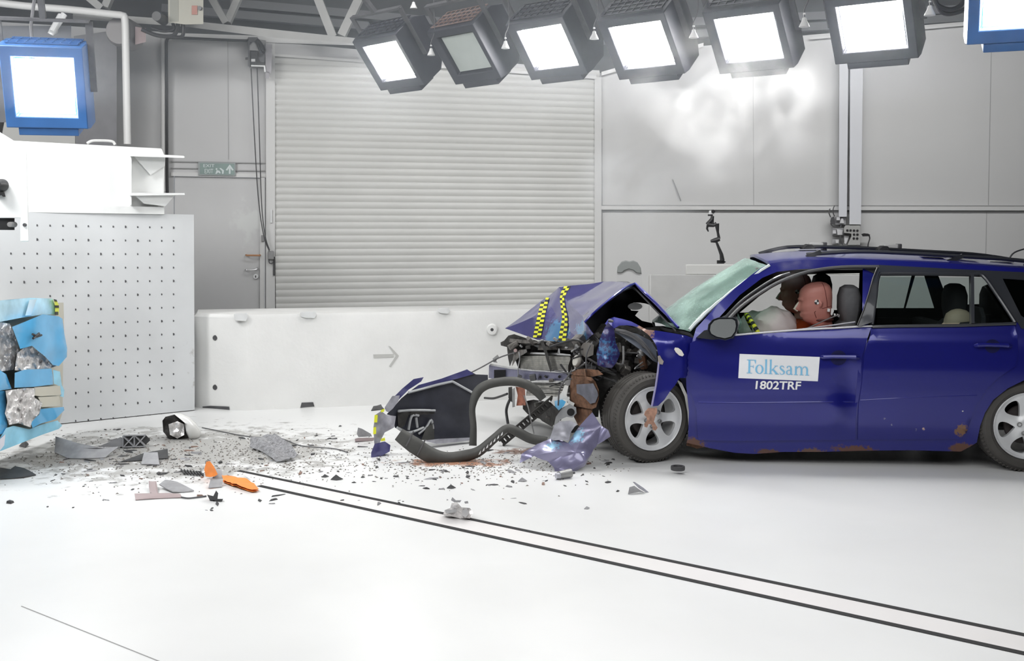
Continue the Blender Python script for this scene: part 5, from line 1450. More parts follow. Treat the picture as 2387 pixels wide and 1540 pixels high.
fs('core', ((310, 400), (420, 370), (1020, 400), (1060, 520), (1000, 620), (740, 625), (300, 610)), M_rad, 0.02, 0.04, 0.008, par=rd)
fs('core', ((420, 780), (900, 790), (1000, 860), (980, 990), (560, 960), (400, 940)), M_rad, 0.02, 0.04, 0.012, par=rd)
mb = MB()
for k in range(15):
    y = 410 + k * 14
    a, b, d_ = c('U', (320, y + 8), (740, y + 6), (1010 + k * 2, y + 12 + 4 * math.sin(k * 2.1)))
    mb.tube([FP(*a, 0.012), FP(*b, 0.010), FP(*d_, 0.014)], 0.0042, 5)
for k in range(10):
    y = 800 + k * 18
    a, b, d_ = c('U', (430 - k * 3, y - 8), (700, y + 6 * math.sin(k * 1.7)), (980, y + 12 + 9 * math.sin(k * 2.7)))
    mb.tube([FP(*a, 0.012), FP(*b, 0.004), FP(*d_, 0.014)], 0.0045, 5)
mb.build('cooling_fins', M_fin, rd, kind='stuff')
fs('top_tank', ((460, 362), (840, 372), (1010, 392), (1020, 410), (840, 402), (450, 385)), M_steel, -0.01, 0.04, 0.004, par=rd)
fs('clip', ((845, 310), (860, 310), (868, 380), (825, 380)), M_steel, -0.015, 0.02, 0.0, par=rd)
fs('front_panel', ((40, 225), (90, 200), (150, 130), (230, 110), (380, 160), (560, 205), (960, 215), (1200, 235), (1180, 270), (1020, 290), (880, 275), (720, 280), (560, 262), (440, 270), (380, 260), (250, 255), (215, 300), (225, 430), (170, 560), (145, 440), (130, 290), (45, 268)), M_grime, -0.02, 0.09, 0.02)
fs('front_panel', ((170, 170), (420, 195), (560, 215), (560, 235), (380, 240), (160, 222)), M_grime2, -0.045, 0.04, 0.01)
fs('grille_bracket', ((590, 215), (640, 215), (705, 400), (755, 600), (735, 640), (690, 500), (650, 360)), M_grime, -0.05, 0.03, 0.006)
fs('latch_plate', ((560, 250), (720, 262), (900, 275), (1120, 300), (1130, 340), (960, 330), (830, 325), (700, 330), (560, 330)), mat('support_grey_brown', (0.20, 0.185, 0.17), 0.5, 0.4, var=0.3), 0.015, 0.05, 0.012)
fs('corner_bracket', ((225, 380), (300, 330), (400, 320), (410, 360), (310, 420), (250, 480), (200, 560), (210, 450)), M_grime2, -0.05, 0.05, 0.012)
p = FP(*c('U', (248, 336))[0], -0.06)
MB().lathe([(0, -.02), (.014, -.018), (.016, 0), (.01, .02)], 12, Matrix.Translation(p)).build('sensor_plug', mat('plug_pink', (0.45, 0.33, 0.32), 0.5), car)
# crash beam with its perforated end
cbm = root('crash_beam', cw(0, 0, 0), None, None); cbm.parent = car; cbm.location = (0, 0, 0)
fs('beam', ((-120, 545), (-100, 525), (0, 545), (160, 585), (480, 615), (960, 650), (1010, 690), (980, 770), (560, 770), (200, 740), (-50, 735), (-125, 720)), M_beam, -0.03, 0.06, 0.008, par=cbm, bevel=0.004)
fs('beam_rib', ((-100, 520), (180, 570), (480, 606), (960, 640), (960, 655), (480, 622), (160, 592), (-100, 545)), M_steel, -0.05, 0.03, 0.004, par=cbm)
fs('beam_rib', ((230, 735), (560, 748), (960, 760), (960, 778), (560, 770), (230, 752)), M_steel, -0.05, 0.03, 0.004, par=cbm)
for (x, y) in ((595, 705), (860, 702)):
    p = FP(*c('U', (x, y))[0], -0.037)
    MB().lathe([(0, -.004), (.011, -.004), (.012, .0)], 10, Matrix.Translation(p)).build('beam_hole', M_blackm, cbm)
mb = MB()
for k in range(6):
    for j in range(5):
        a = c('Q', (175 + k * 22, 225 + j * 24))[0]
        mb.box((-.009, -.006, -.008), (.009, 0, .008), Matrix.Translation(FP(*a, -0.036)))
mb.build('end_grid', M_blackm, cbm, kind='stuff')
# loose torn cables
def ft(name, pts, r, m=M_black, key='Q', v=None, off=-0.06, par=car):
    P = [(cv(x, y, v) if v is not None else FP(x, y, off)) for x, y in c(key, *pts)]
    return MB().tube(curve_pts(P, 5), r, 7).build(name, m, par)
ft('bonnet_cable', ((-700, 560), (-560, 480), (-300, 340), (0, 190), (220, 70), (420, 5)), 0.006, M_dgrey)
ft('hose', ((352, 570), (322, 640), (310, 720), (330, 860)), 0.012)
ft('hose', ((50, 550), (150, 555), (240, 530), (320, 500)), 0.010)
ft('wire', ((520, 520), (570, 660), (600, 800), (640, 980)), 0.005, M_mgrey, v=.3)
ft('wire', ((1090, 220), (1040, 300), (950, 440), (930, 640)), 0.006, M_dgrey, v=.1)
ft('wire', ((460, 0), (470, 80), (450, 200), (455, 320)), 0.005, M_steel)
ft('wire', ((1240, 640), (1230, 500), (1240, 380), (1290, 260)), 0.006, M_dgrey, key='U', v=.1)
fs('hanging_bracket', ((150, 850), (200, 840), (215, 1000), (200, 1060), (150, 1000)), M_grime, -0.02, 0.04, 0.01)
fs('hanging_bracket', ((200, 880), (240, 850), (240, 1120), (205, 1130)), M_mgrey, -0.03, 0.02, 0.006)
fs('red_bracket', ((250, 840), (380, 860), (390, 1100), (260, 1105), (280, 960)), mat('red_oxide', (0.28, 0.10, 0.06), 0.6, var=0.5, vscale=20), -0.01, 0.04, 0.012)
fs('torn_foil_tab', ((-70, 450), (0, 395), (20, 430), (-20, 480), (0, 510), (-60, 500)), M_mgrey, -0.05, 0.01, 0.01)

# engine bay mass, built of dirty lumps and hoses
fs('lower_tray', ((350, 1050), (500, 1020), (760, 1060), (900, 1130), (800, 1380), (640, 1310), (420, 1225), (350, 1150)), M_grime, 0.05, 0.25, 0.03)
slab(A(*[(690, 575), (800, 520), (860, 440), (940, 430), (1100, 470), (1210, 560), (1240, 720), (1230, 800), (1000, 800), (900, 880), (850, 960), (840, 1100), (690, 1110), (640, 900), (640, 720)]) if False else c('A', (690, 575), (800, 520), (860, 440), (940, 430), (1100, 470), (1250, 460), (1370, 480), (1390, 760), (1230, 800), (1000, 800), (900, 880), (850, 960), (840, 1060), (690, 1060), (640, 900), (640, 720)),
     lambda x, y, q: cv(x, y, .55 + q), 0.7, spacing=12, noise_amp=.06, noise_sc=7).build('engine_block', M_grime, car, sharp=30)
slab(c('A', (820, 860), (1000, 760), (1250, 760), (1300, 1100), (1230, 1190), (900, 1190), (860, 1100)), lambda x, y, q: cv(x, y, .62 + q), 0.6, spacing=14, noise_amp=.03, noise_sc=7).build('subframe', M_grime, car, sharp=30)
rg2 = random.Random(5)
for k in range(44):
    x, y = rg2.uniform(700, 1190), rg2.uniform(520, 780)
    p = av(x, y, rg2.uniform(.28, .5)); s_ = rg2.uniform(.012, .045)
    MB().box((-s_, -s_, -s_), (s_, s_, s_ * 1.4), Matrix.Translation(p) @ Matrix.Rotation(rg2.uniform(0, 3), 4, Vector((rg2.random(), rg2.random(), rg2.random() + .1)).normalized())).build('engine_fragment', rg2.choice([M_grime, M_grime2, M_dgrey, M_grime]), car, bevel=0.006)
for k in range(22):
    x, y = rg2.uniform(680, 1150), rg2.uniform(540, 800)
    P = [av(x + rg2.uniform(-60, 60) * i, y + rg2.uniform(-30, 45) * i, .25 + rg2.uniform(-.05, .1)) for i in range(4)]
    MB().tube(curve_pts(P, 4), rg2.uniform(.004, .010), 6).build('torn_wire', rg2.choice([M_black, M_dgrey, M_mgrey]), car)
for k in range(30):
    x, y = rg2.uniform(200, 1050), rg2.choice([rg2.uniform(180, 380), rg2.uniform(640, 800), rg2.uniform(960, 1300)])
    if y > 900 and x < 420: continue
    p = FP(*c('U', (x, y))[0], rg2.uniform(-.07, .03)); s_ = rg2.uniform(.008, .026)
    MB().box((-s_ * rg2.uniform(1, 3), -s_, -s_ * .6), (s_, s_, s_ * rg2.uniform(.6, 1.8)), Matrix.Translation(p) @ Matrix.Rotation(rg2.uniform(-.8, .8), 4, 'Y') @ Matrix.Rotation(rg2.uniform(-.5, .5), 4, 'Z')).build('front_fragment', rg2.choice([M_grime, M_grime2, M_dgrey, M_mgrey, M_rad]), car, bevel=0.004)
fs('crushed_headlamp_shell', ((1190, 230), (1270, 225), (1340, 260), (1330, 400), (1230, 440), (1170, 400), (1150, 300)), mat('brown_grey_plastic', (0.13, 0.12, 0.11), 0.5, var=0.2), -0.08, 0.06, 0.02)
p = FP(*c('U', (1102, 482))[0], -0.10)
Mx = Matrix.Translation(p) @ Matrix.Rotation(rad(-30), 4, 'Z') @ Matrix.Rotation(rad(18), 4, 'Y') @ Matrix.Scale(1.5, 4, (0, 0, 1))
MB().lathe([(0, -.03), (.02, -.028), (.03, -.01), (.031, .01), (.02, .03), (0, .03)], 20, Mx).build('fog_lamp', mat('lamp_white_plastic', (0.60, 0.58, 0.53), 0.4, var=0.15, vscale=20), car)
# blue scuffed front tip of the wing
M_scuff = mat('scuffed_wing', (0.030, 0.025, 0.12), 0.35, 0.2, coat=.7, var=0.2, vscale=10, stains=(((tuple(av(890, 610, .1) - cw(0, 0, 0)), 0.22, (0.05, 0.16, 0.34), 44, 0.86, (1, 1, .8))),))
slab(c('A', (905, 430), (945, 470), (955, 560), (985, 640), (960, 700), (930, 735), (880, 730), (835, 715), (828, 640), (850, 540), (880, 470)), lambda x, y, q: cv(x, y, .06 + q + .00004 * (x - 1405) ** 2), 0.02, spacing=7, noise_amp=.03, noise_sc=14).build('wing_front_tip', M_scuff, car)
# inner wing and strut tower panels, suspension parts
slab(c('R', (330, 270), (420, 265), (560, 300), (680, 360), (730, 440), (740, 560), (700, 540), (600, 450), (500, 380), (400, 310)), lambda x, y, q: cv(x, y, .22 + q), 0.03, spacing=8, noise_amp=.02, noise_sc=9).build('inner_wing', mat('inner_wing_grey', (0.16, 0.18, 0.22), 0.4, 0.3, var=0.15), car)
for pts, r in ((((360, 265), (480, 290), (600, 370), (720, 530)), .012), (((400, 285), (520, 330), (640, 430), (700, 500)), .008), (((300, 180), (400, 200), (520, 215), (600, 260)), .012)):
    MB().tube(curve_pts([cv(x, y, .17) for x, y in c('R', *pts)], 4), r, 8).build('brake_line', M_dgrey, car)
blob('ball_joint', cv(*c('R', (595, 480))[0], .3), .03, .03, .035, M_mgrey, car)
MB().tube([cv(*c('R', (600, 480))[0], .3), cv(*c('R', (620, 600))[0], .35)], .03, 10).build('strut_rusty', M_rust, car)
# rusty longitudinal end with its plate
fs('longitudinal_end', ((1030, 650), (1180, 600), (1290, 690), (1360, 770), (1405, 880), (1410, 1000), (1370, 1130), (1310, 1155), (1180, 1130), (1060, 1110), (1000, 1000), (1010, 800)), M_rust, -0.12, 0.14, 0.02, bevel=0.004)
fs('grey_plate', ((1095, 810), (1330, 795), (1385, 900), (1400, 960), (1360, 1060), (1290, 1080), (1180, 970), (1100, 930)), mat('plate_violet_grey', (0.16, 0.165, 0.20), 0.5, 0.3, var=0.35, vscale=12), -0.135, 0.02, 0.008)
fs('rusty_flange', ((1020, 650), (1110, 600), (1220, 590), (1400, 610), (1470, 670), (1330, 700), (1210, 690), (1060, 680)), M_rust, -0.13, 0.05, 0.03)
fs('rusty_hook', ((1195, 590), (1215, 590), (1230, 700), (1300, 710), (1330, 740), (1300, 765), (1220, 740)), M_rust, -0.16, 0.02, 0.015)
fs('rusty_lower_arm', ((1080, 1120), (1180, 1135), (1320, 1150), (1310, 1250), (1230, 1300), (1200, 1400), (1120, 1380), (1060, 1260)), M_rust, -0.10, 0.1, 0.03)
fs('control_arm', ((640, 1130), (820, 1070), (900, 1130), (840, 1260), (760, 1400), (620, 1320), (560, 1260)), M_grime, -0.02, 0.12, 0.02)
fs('white_plastic_shred', ((930, 820), (985, 830), (960, 960), (1010, 1040), (1070, 1070), (1050, 1130), (1000, 1120), (960, 1020), (900, 1010), (880, 1090), (790, 1110), (740, 1060), (770, 1000), (860, 960), (900, 900)), mat('torn_white_plastic', (0.62, 0.62, 0.60), 0.5, var=0.15), -0.15, 0.02, 0.03)
fs('blue_plastic_shred', ((790, 1040), (900, 1020), (950, 1050), (920, 1110), (850, 1170), (800, 1120)), M_bl, -0.17, 0.02, 0.02)
fs('silver_bracket', ((905, 1130), (1000, 1080), (1090, 1130), (1100, 1210), (1040, 1270), (960, 1260), (870, 1300), (830, 1380), (780, 1400), (810, 1260)), mat('silver_plastic', (0.36, 0.37, 0.38), 0.35, 0.3, var=0.2), -0.16, 0.03, 0.02)
p = FP(*c('U', (1018, 1195))[0], -0.19)
MB().lathe([(0, -.008), (.026, -.008), (.028, 0)], 14, Matrix.Translation(p)).build('bracket_hole', M_blackm, car)
# slotted strut leaning to the floor
a_, b_ = FP(*c('Q', (880, 560))[0], -0.10), cv(*c('Q', (250, 1160))[0], .55)
b_.z = 0.02
d_ = (b_ - a_)
mb = MB()
sidev = d_.cross(VH).normalized()
mb.bar(a_ + sidev * .022, b_ + sidev * .022, .014, .05, VH); mb.bar(a_ - sidev * .022, b_ - sidev * .022, .014, .05, VH)
for k in range(14):
    q = a_ + d_ * ((k + .5) / 14)
    mb.bar(q + sidev * .02, q - sidev * .02, .02, .04, VH)
mb.build('slotted_strut', M_grime, car)

# near front wing: buckled, ending in a pointed flap over the wheel
def wing(x, y, q):
    o = 0.0
    o -= 0.06 * max(0.0, min(1.0, (y - 770) / 180.0)) * (1 if x < 1600 else 0)
    o -= 0.03 * math.exp(-((x - 1560) / 28) ** 2 - ((y - 800) / 30) ** 2)
    o += 0.12 * max(0.0, min(1.0, (1500 - x) / 75.0))
    o += 0.04 * max(0.0, (x - 1590) / 30.0)
    o += 0.006 * noise.noise(Vector((x * .02, y * .02, 0)))
    return side(x, y, q + o - 0.01)
wing_o = c('A', (885, 440), (905, 410), (945, 395), (1000, 408), (1060, 425), (1160, 478), (1260, 490), (1350, 505), (1430, 520), (1494, 545), (1480, 600), (1452, 660), (1440, 700), (1450, 760), (1420, 800), (1380, 800), (1350, 850), (1320, 885), (1280, 945), (1238, 985), (1195, 990), (1205, 930), (1222, 850), (1235, 760), (1242, 700), (1238, 640), (1228, 590), (1205, 550), (1175, 515), (1130, 480), (1090, 458), (1030, 450), (980, 452), (935, 478), (915, 465))
M_wing = paint('wing_paint_blue', ((tuple(av(1140, 480, 0) - cw(0, 0, 0)), 0.09, (0.30, 0.18, 0.14), 30, 0.55, (1, 1, 1)), (tuple(av(940, 420, 0) - cw(0, 0, 0)), 0.09, (0.22, 0.13, 0.11), 30, 0.50, (1, 1, 1))))
wg = slab(wing_o, wing, 0.008, spacing=7).build('front_wing', M_wing, car, sharp=50)
MB().tube([wing(x, y, -0.002) for x, y in c('A', (1196, 988), (1207, 930), (1223, 850), (1236, 760), (1243, 690))], 0.007, 6).build('wing_edge', mat('wing_edge_bright', (0.40, 0.38, 0.62), 0.3, 0.4), wg)
p = [wing(x, y, -0.006) for x, y in c('A', (1350, 598), (1372, 600), (1395, 618), (1410, 645), (1400, 656), (1378, 650), (1355, 628), (1345, 610))]
MB().rings([p, [q - VH * .008 for q in p]]).build('side_marker', mat('marker_white', (0.75, 0.72, 0.66), 0.3), wg)
slab(c('A', (1235, 655), (1250, 650), (1260, 670), (1275, 690), (1268, 712), (1248, 708), (1238, 690)), lambda x, y, q: wing(x, y, q - .012), .01, spacing=4, noise_amp=.01, noise_sc=40).build('torn_bracket', mat('bracket_brown_grey', (0.25, 0.22, 0.20), 0.6, var=.3), wg)
def flap(x, y, q): return side(x, y, q - 0.085)
slab(c('A', (1172, 1000), (1230, 998), (1232, 1030), (1222, 1050), (1210, 1090), (1235, 1130), (1222, 1150), (1203, 1145), (1195, 1110), (1175, 1105), (1165, 1130), (1148, 1125), (1145, 1105), (1165, 1080), (1160, 1060), (1145, 1045), (1150, 1025)), flap, .008, spacing=4, noise_amp=.006, noise_sc=30).build('rusty_wing_lug', mat('lug_rust', (0.36, 0.20, 0.14), 0.7, var=.4, vscale=40), wg)
# dark sheet added at the far side, standing for shade under the fold
slab(c('A', (700, 470), (760, 425), (890, 285), (1000, 205), (1085, 178), (1180, 262), (1240, 330), (1150, 305), (1120, 300), (1075, 300), (1038, 322), (1060, 352), (1110, 355), (1085, 385), (1130, 420), (1215, 440), (1300, 452), (1370, 470), (1370, 560), (1000, 700), (700, 640)),
     lambda x, y, q: cv(x, y, 1.42 + q), 0.02, spacing=12, noise_amp=.03, noise_sc=5).build('under_fold_shade', M_int, car, sharp=40)
# pale oval plate standing in for bright background through a bonnet gap
q = [av(1085 + 48 * math.cos(a), 325 + 24 * math.sin(a), .8) for a in [i * math.pi / 8 for i in range(16)]]
MB().rings([q, [v + VH * .01 for v in q]]).build('bonnet_gap_stand_in', mat('gap_pale', (0.45, 0.46, 0.46), 0.5), car)
# cowl shards
slab(c('A', (1215, 430), (1260, 440), (1290, 455), (1220, 455)), lambda x, y, q: cv(x, y, .25 + q), .01).build('cowl_shard', M_white, car)
slab(c('A', (1300, 430), (1340, 440), (1365, 465), (1330, 460)), lambda x, y, q: cv(x, y, .2 + q), .01).build('cowl_shard', M_wind, car)
# ------------------------------------------------------------------ crash test dummies
M_skin = mat('dummy_vinyl_skin', (0.52, 0.215, 0.175), 0.5, var=0.08, vscale=6)
M_skin2 = mat('dummy_vinyl_skin_lightened', (0.56, 0.26, 0.22), 0.5, var=0.08, vscale=6)  # lighter copy of the skin, offsets the shade at the far seat
M_orange = mat('vest_orange', (0.80, 0.10, 0.02), 0.75, var=0.08, bump=0.2)
M_mark = mat('mark_white', (0.8, 0.8, 0.78), 0.5)
def ell(center, rx, ry, n=24, ex=0.85, M=None, tilt=0.0):
    o = []
    for k in range(n):
        a = 2 * math.pi * k / n; ca, sa = math.cos(a), math.sin(a)
        x = rx * math.copysign(abs(ca) ** ex, ca); y = ry * math.copysign(abs(sa) ** ex, sa)
        o.append(Vector((center[0] + x, center[1] + y, center[2] + x * tilt)))
    return o
def dummy(name, head_px, v, label, scale=1.1, skin=M_skin, neck_lean=0.10, group=None, pelvis_z=0.42):
    """local frame: +x is the way the dummy faces, +y its left, z up"""
    hc = cv(*head_px, v)
    u, _, z = loc(hc)
    r_ = root(name, cw(u + .2, v, pelvis_z), label, 'crash test dummy')
    # facing forward = -UH ; its left points to the near side (-VH)
    Mt = Matrix(((-UH.x, -VH.x, 0, 0), (-UH.y, -VH.y, 0, 0), (0, 0, 1, 0), (0, 0, 0, 1)))
    Mt = Matrix.Translation(hc) @ Mt
    s = scale
    H_ = []
    tiltf = 0.12                      # chin tucked, head pitched forward
    prof = [(-.150, .020, -.085, .050, 0), (-.128, .062, -.082, .052, 0), (-.112, .088, -.080, .056, 0), (-.095, .100, -.085, .062, 0), (-.070, .104, -.090, .067, 0), (-.055, .110, -.092, .069, 0), (-.045, .104, -.094, .070, 0),
            (-.030, .110, -.096, .071, 0), (-.010, .112, -.099, .073, 0), (.010, .104, -.102, .074, 0), (.028, .099, -.105, .076, 0), (.050, .104, -.107, .078, 0), (.080, .100, -.106, .077, 0), (.105, .085, -.097, .068, 0), (.125, .058, -.075, .050, 0), (.137, .020, -.042, .026, 0)]
    Rh = Matrix.Rotation(0.14, 4, 'Y')
    mb = MB()
    rings = [[Rh @ (p * s) for p in ell(((f + b) / 2, 0, z_), (f - b) / 2, w_, 28, .88)] for z_, f, b, w_, _ in prof]
    mb.rings(rings)
    def hp(x, y, z_): return Rh @ (Vector((x, y, z_)) * s)
    # nose, brow, lips, ears: merged into the one skin by the remesh
    mb.tube([hp(.100, 0, .030), hp(.118, 0, .000), hp(.132, 0, -.020), hp(.112, 0, -.034)], [.008 * s, .012 * s, .016 * s, .010 * s], 10)
    mb.tube([hp(.090, -.045, .038), hp(.104, -.02, .040), hp(.104, .02, .040), hp(.090, .045, .038)], [.008 * s, .010 * s, .010 * s, .008 * s], 8)
    mb.tube([hp(.098, -.022, -.060), hp(.110, 0, -.058), hp(.098, .022, -.060)], [.005 * s, .008 * s, .005 * s], 8)
    mb.tube([hp(.096, -.022, -.073), hp(.108, 0, -.073), hp(.096, .022, -.073)], [.005 * s, .008 * s, .005 * s], 8)
    for sy in (-1, 1):
        mb.tube([hp(-.008, sy * .074, .020), hp(-.018, sy * .080, .0), hp(-.010, sy * .077, -.025)], [.007 * s, .010 * s, .006 * s], 8)
    # neck, torso
    nb = Vector((-.045, 0, -.175)) * s
    nk = Rh @ (Vector((-.02, 0, -.10)) * s)
    mb.tube([nk, nk.lerp(nb, .5), nb], [.055 * s, .056 * s, .062 * s], 20)
    pel = Vector((-.23, 0, pelvis_z - hc.z + .02))
    chest = nb.lerp(pel, .30) + Vector((.085, 0, 0))
    T_ = [(nb + Vector((0, 0, -.0)), .06, .07), (nb.lerp(chest, .18) + Vector((.01, 0, 0)), .095, .17), (nb.lerp(chest, .45), .105, .20), (chest, .125, .185), (nb.lerp(pel, .62), .115, .165), (nb.lerp(pel, .82), .115, .165), (pel, .125, .18), (pel + Vector((0, 0, -.08)), .10, .15)]
    Tr = [ell(tuple(p), rx * s * .95, ry * s * .95, 28, .85) for p, rx, ry in T_]
    mb.rings(Tr)
    for sy in (-1, 1):
        sh = nb.lerp(chest, .32) + Vector((0, sy * .185 * s, .0))
        el = sh + Vector((.16, sy * .05, -.22))
        wr = el + Vector((.20, -sy * .06, .09))
        mb.tube([sh + Vector((0, -sy * .04, .01)), sh.lerp(el, .5), el], [.058, .050, .040], 14)
        mb.tube([el, el.lerp(wr, .4), wr], [.042, .040, .027], 14)
        pd = (wr - el).normalized(); sdv = pd.cross(Vector((0, 0, 1))).normalized()
        palm = wr + pd * .075
        mb.tube([wr, wr + pd * .03, palm, palm + pd * .012], [.026, .034, .038, .030], 12, flat=.5)
        for k, ln_ in enumerate((.060, .070, .066, .052)):
            b0 = palm + sdv * (.026 - .0175 * k)
            mb.tube([b0 - pd * .01, b0 + pd * ln_ * .45 + Vector((0, 0, -.006)), b0 + pd * ln_ * .8 + Vector((0, 0, -.026)), b0 + pd * ln_ * .8 + Vector((0, 0, -.04))], [.0095, .009, .0085, .007], 8)
        b0 = wr + pd * .03 + sdv * .026 * (1 if sy > 0 else 1)
        mb.tube([b0, b0 + sdv * .028 + pd * .02, b0 + sdv * .034 + pd * .05 + Vector((0, 0, -.01))], [.012, .011, .009], 8)
        hip = pel + Vector((0, sy * .09, -.02)); kn = hip + Vector((.40, sy * .03, .08)); an = kn + Vector((.20, 0, -.24))
        mb.tube([hip, hip.lerp(kn, .5), kn], [.085, .072, .056], 14)
        mb.tube([kn, kn.lerp(an, .4), an], [.056, .050, .036], 14)
        mb.tube([an + Vector((-.04, 0, -.02)), an + Vector((.06, 0, -.04)), an + Vector((.15, 0, -.035))], [.034, .036, .024], 12, flat=.7)
    mb.v = [Mt @ v for v in mb.v]
    o = mb.build('body', skin, r_, sharp=180)
    rm = o.modifiers.new('remesh', 'REMESH'); rm.mode = 'VOXEL'; rm.voxel_size = 0.0065; rm.use_smooth_shade = True
    sm_ = o.modifiers.new('smooth', 'SMOOTH'); sm_.iterations = 3; sm_.factor = 0.5
    # orange vest
    V_ = MB()
    Vr = [ell((p.x + .006, p.y, p.z + dz), rx * s * f, ry * s * f, 32, .85) for p, rx, ry, f, dz in (
        (nb, .062, .072, 1.10, -.005), (nb.lerp(chest, .08), .075, .12, 1.06, 0), (nb.lerp(chest, .18) + Vector((.01, 0, 0)), .098, .175, 1.03, 0), (nb.lerp(chest, .45), .105, .205, 1.02, 0), (chest, .125, .188, 1.02, 0), (nb.lerp(pel, .62), .115, .168, 1.03, 0), (nb.lerp(pel, .84), .116, .168, 1.03, 0))]
    V_.rings(Vr, close=False)
    for sy in (-1, 1):
        sh = nb.lerp(chest, .32) + Vector((0, sy * .165 * s, .0)); el = sh + Vector((.09, sy * .05, -.12))
        V_.tube([sh, sh.lerp(el, .6), el], [.070, .066, .062], 16, close=False)
    V_.v = [Mt @ v for v in V_.v]
    vest = V_.build('vest', M_orange, r_, sharp=70)
    so_ = vest.modifiers.new('solid', 'SOLIDIFY'); so_.thickness = 0.004
    # seams on the head
    def surf(x, z_, sy=1):
        # point on the side of the head skin
        best = prof[0]
        for a, b in zip(prof, prof[1:]):
            if a[0] <= z_ <= b[0]:
                t = (z_ - a[0]) / (b[0] - a[0]); best = tuple(a[i] + (b[i] - a[i]) * t for i in range(4))
        f, b_, w_ = best[1], best[2], best[3]
        cx_ = (f + b_) / 2; rx = (f - b_) / 2
        k = min(.999, abs((x - cx_) / rx)) ** (1 / .88)
        y = w_ * (math.sqrt(max(0, 1 - k * k))) ** .88
        return hp(x, sy * (y + .0015), z_)
    mb = MB()
    seam = [surf(x, z_) for x, z_ in ((-.045, .128), (-.05, .11), (-.053, .08), (-.055, .04), (-.057, .0), (-.055, -.03))]
    mb.tube(seam, .0022, 6)
    mb.tube([surf(x, z_) for x, z_ in ((-.02, -.035), (-.055, -.03), (-.085, -.028))], .0018, 6)
    mb.tube([surf(x, z_) for x, z_ in ((.022, -.045), (.03, -.05), (.028, -.07), (.022, -.09))], .002, 6)
    mb.v = [Mt @ v for v in mb.v]
    mb.build('head_seam', mat('seam_dark_red', (0.14, 0.03, 0.025), 0.6), r_)
    mb = MB()
    ringn = [nk + Rh @ Vector(((.070) * s * math.cos(a), .064 * s * math.sin(a), -.012 + .010 * math.cos(a))) for a in [i * math.pi / 12 for i in range(25)]]
    mb.tube(ringn, .008, 8); mb.v = [Mt @ v for v in mb.v]
    mb.build('neck_ring', mat('neck_dark_red', (0.10, 0.03, 0.025), 0.6), r_)
    # target dot in quarters
    cs_ = surf(.008, .012)
    for nm_, mm_, qs in (('target_dot', M_mark, (0, 2)), ('target_dot', M_black, (1, 3))):
        mb = MB()
        for q in qs:
            pts = [cs_ + Vector((0, .002, 0))] + [cs_ + Vector((.017 * math.cos(q * math.pi / 2 + a), .0025, .017 * math.sin(q * math.pi / 2 + a))) for a in [i * math.pi / 12 for i in range(7)]]
            mb.add(pts + [p - Vector((0, .004, 0)) for p in pts], [tuple(range(8)), tuple(range(15, 7, -1))] + [(i, i + 8, (i + 1) % 8 + 8, (i + 1) % 8) for i in range(8)])
        mb.v = [Mt @ v for v in mb.v]
        mb.build(nm_, mm_, r_)
    # white paint on the nose
    mb = MB().tube([hp(.112, .004, .020), hp(.128, .004, .000), hp(.143, .003, -.018), hp(.126, .004, -.036)], [.005, .009, .011, .006], 10)
    mb.v = [Mt @ v for v in mb.v]
    mb.build('nose_paint', mat('nose_chalk', (0.66, 0.62, 0.52), 0.7), r_)
    return r_, Mt, hp
dr, dMt, dhp = dummy('crash_test_dummy', (1903, 706), .42, 'nearer crash test dummy at the steering wheel, bigger red-brown head with a round target mark')
dummy('crash_test_dummy', (1858, 682), 1.22, 'farther crash test dummy, head partly hidden behind the driver dummy', scale=1.12, skin=M_skin2)
# white instrument marks behind the driver's neck, belt
def df(x, y, v=.33): return cv(*c('F', (x, y))[0], v)
mb = MB()
for q in (((1200, 570), (1228, 575), (1222, 610), (1196, 605)), ((1240, 570), (1265, 575), (1270, 600), (1250, 650), (1235, 640)), ((1270, 625), (1290, 630), (1290, 650), (1270, 650)), ((1305, 630), (1335, 640), (1330, 670), (1305, 660))):
    pts = [df(*p) for p in q]; mb.rings([pts, [p + VH * .01 for p in pts]])
mb.build('calibration_mark', M_mark, car, label='small white calibration marks beside the seat')
mb = MB().tube(curve_pts([df(x, y, .30) for x, y in ((1330, 640), (1200, 690), (1080, 745), (960, 800), (880, 850))], 4), .020, 8, flat=.2)
mb.build('seat_belt', mat('belt_grey', (0.22, 0.21, 0.21), 0.8), car)
# child dummy on the back seat: beige cap of a head above the door line
chc = cv(2231, 754, .38)
ch = root('child_dummy', cw(loc(chc)[0] + .1, .38, .55), 'small child dummy with a beige head in the dark back seat', 'crash test dummy')
mb = MB()
Mt = Matrix.Translation(chc) @ Matrix(((-UH.x, -VH.x, 0, 0), (-UH.y, -VH.y, 0, 0), (0, 0, 1, 0), (0, 0, 0, 1)))
prof = [(-.12, .06, -.05, .04), (-.10, .075, -.07, .055), (-.06, .085, -.085, .068), (-.02, .09, -.095, .074), (.03, .088, -.10, .077), (.07, .075, -.09, .068), (.095, .04, -.06, .045), (.105, .01, -.02, .02)]
mb.rings([ell(((f + b) / 2, 0, z_), (f - b) / 2, w_, 24, .9) for z_, f, b, w_ in prof])
mb.tube([Vector((.085, 0, .01)), Vector((.10, 0, -.012)), Vector((.085, 0, -.025))], [.006, .012, .007], 8)
mb.tube([Vector((-.01, 0, -.10)), Vector((-.03, 0, -.17))], [.04, .045], 14)
mb.rings([ell((-.03 - .02 * i, 0, -.16 - .07 * i), rx, ry, 24, .85) for i, (rx, ry) in enumerate(((.05, .08), (.075, .12), (.085, .12), (.085, .11), (.09, .12)))])
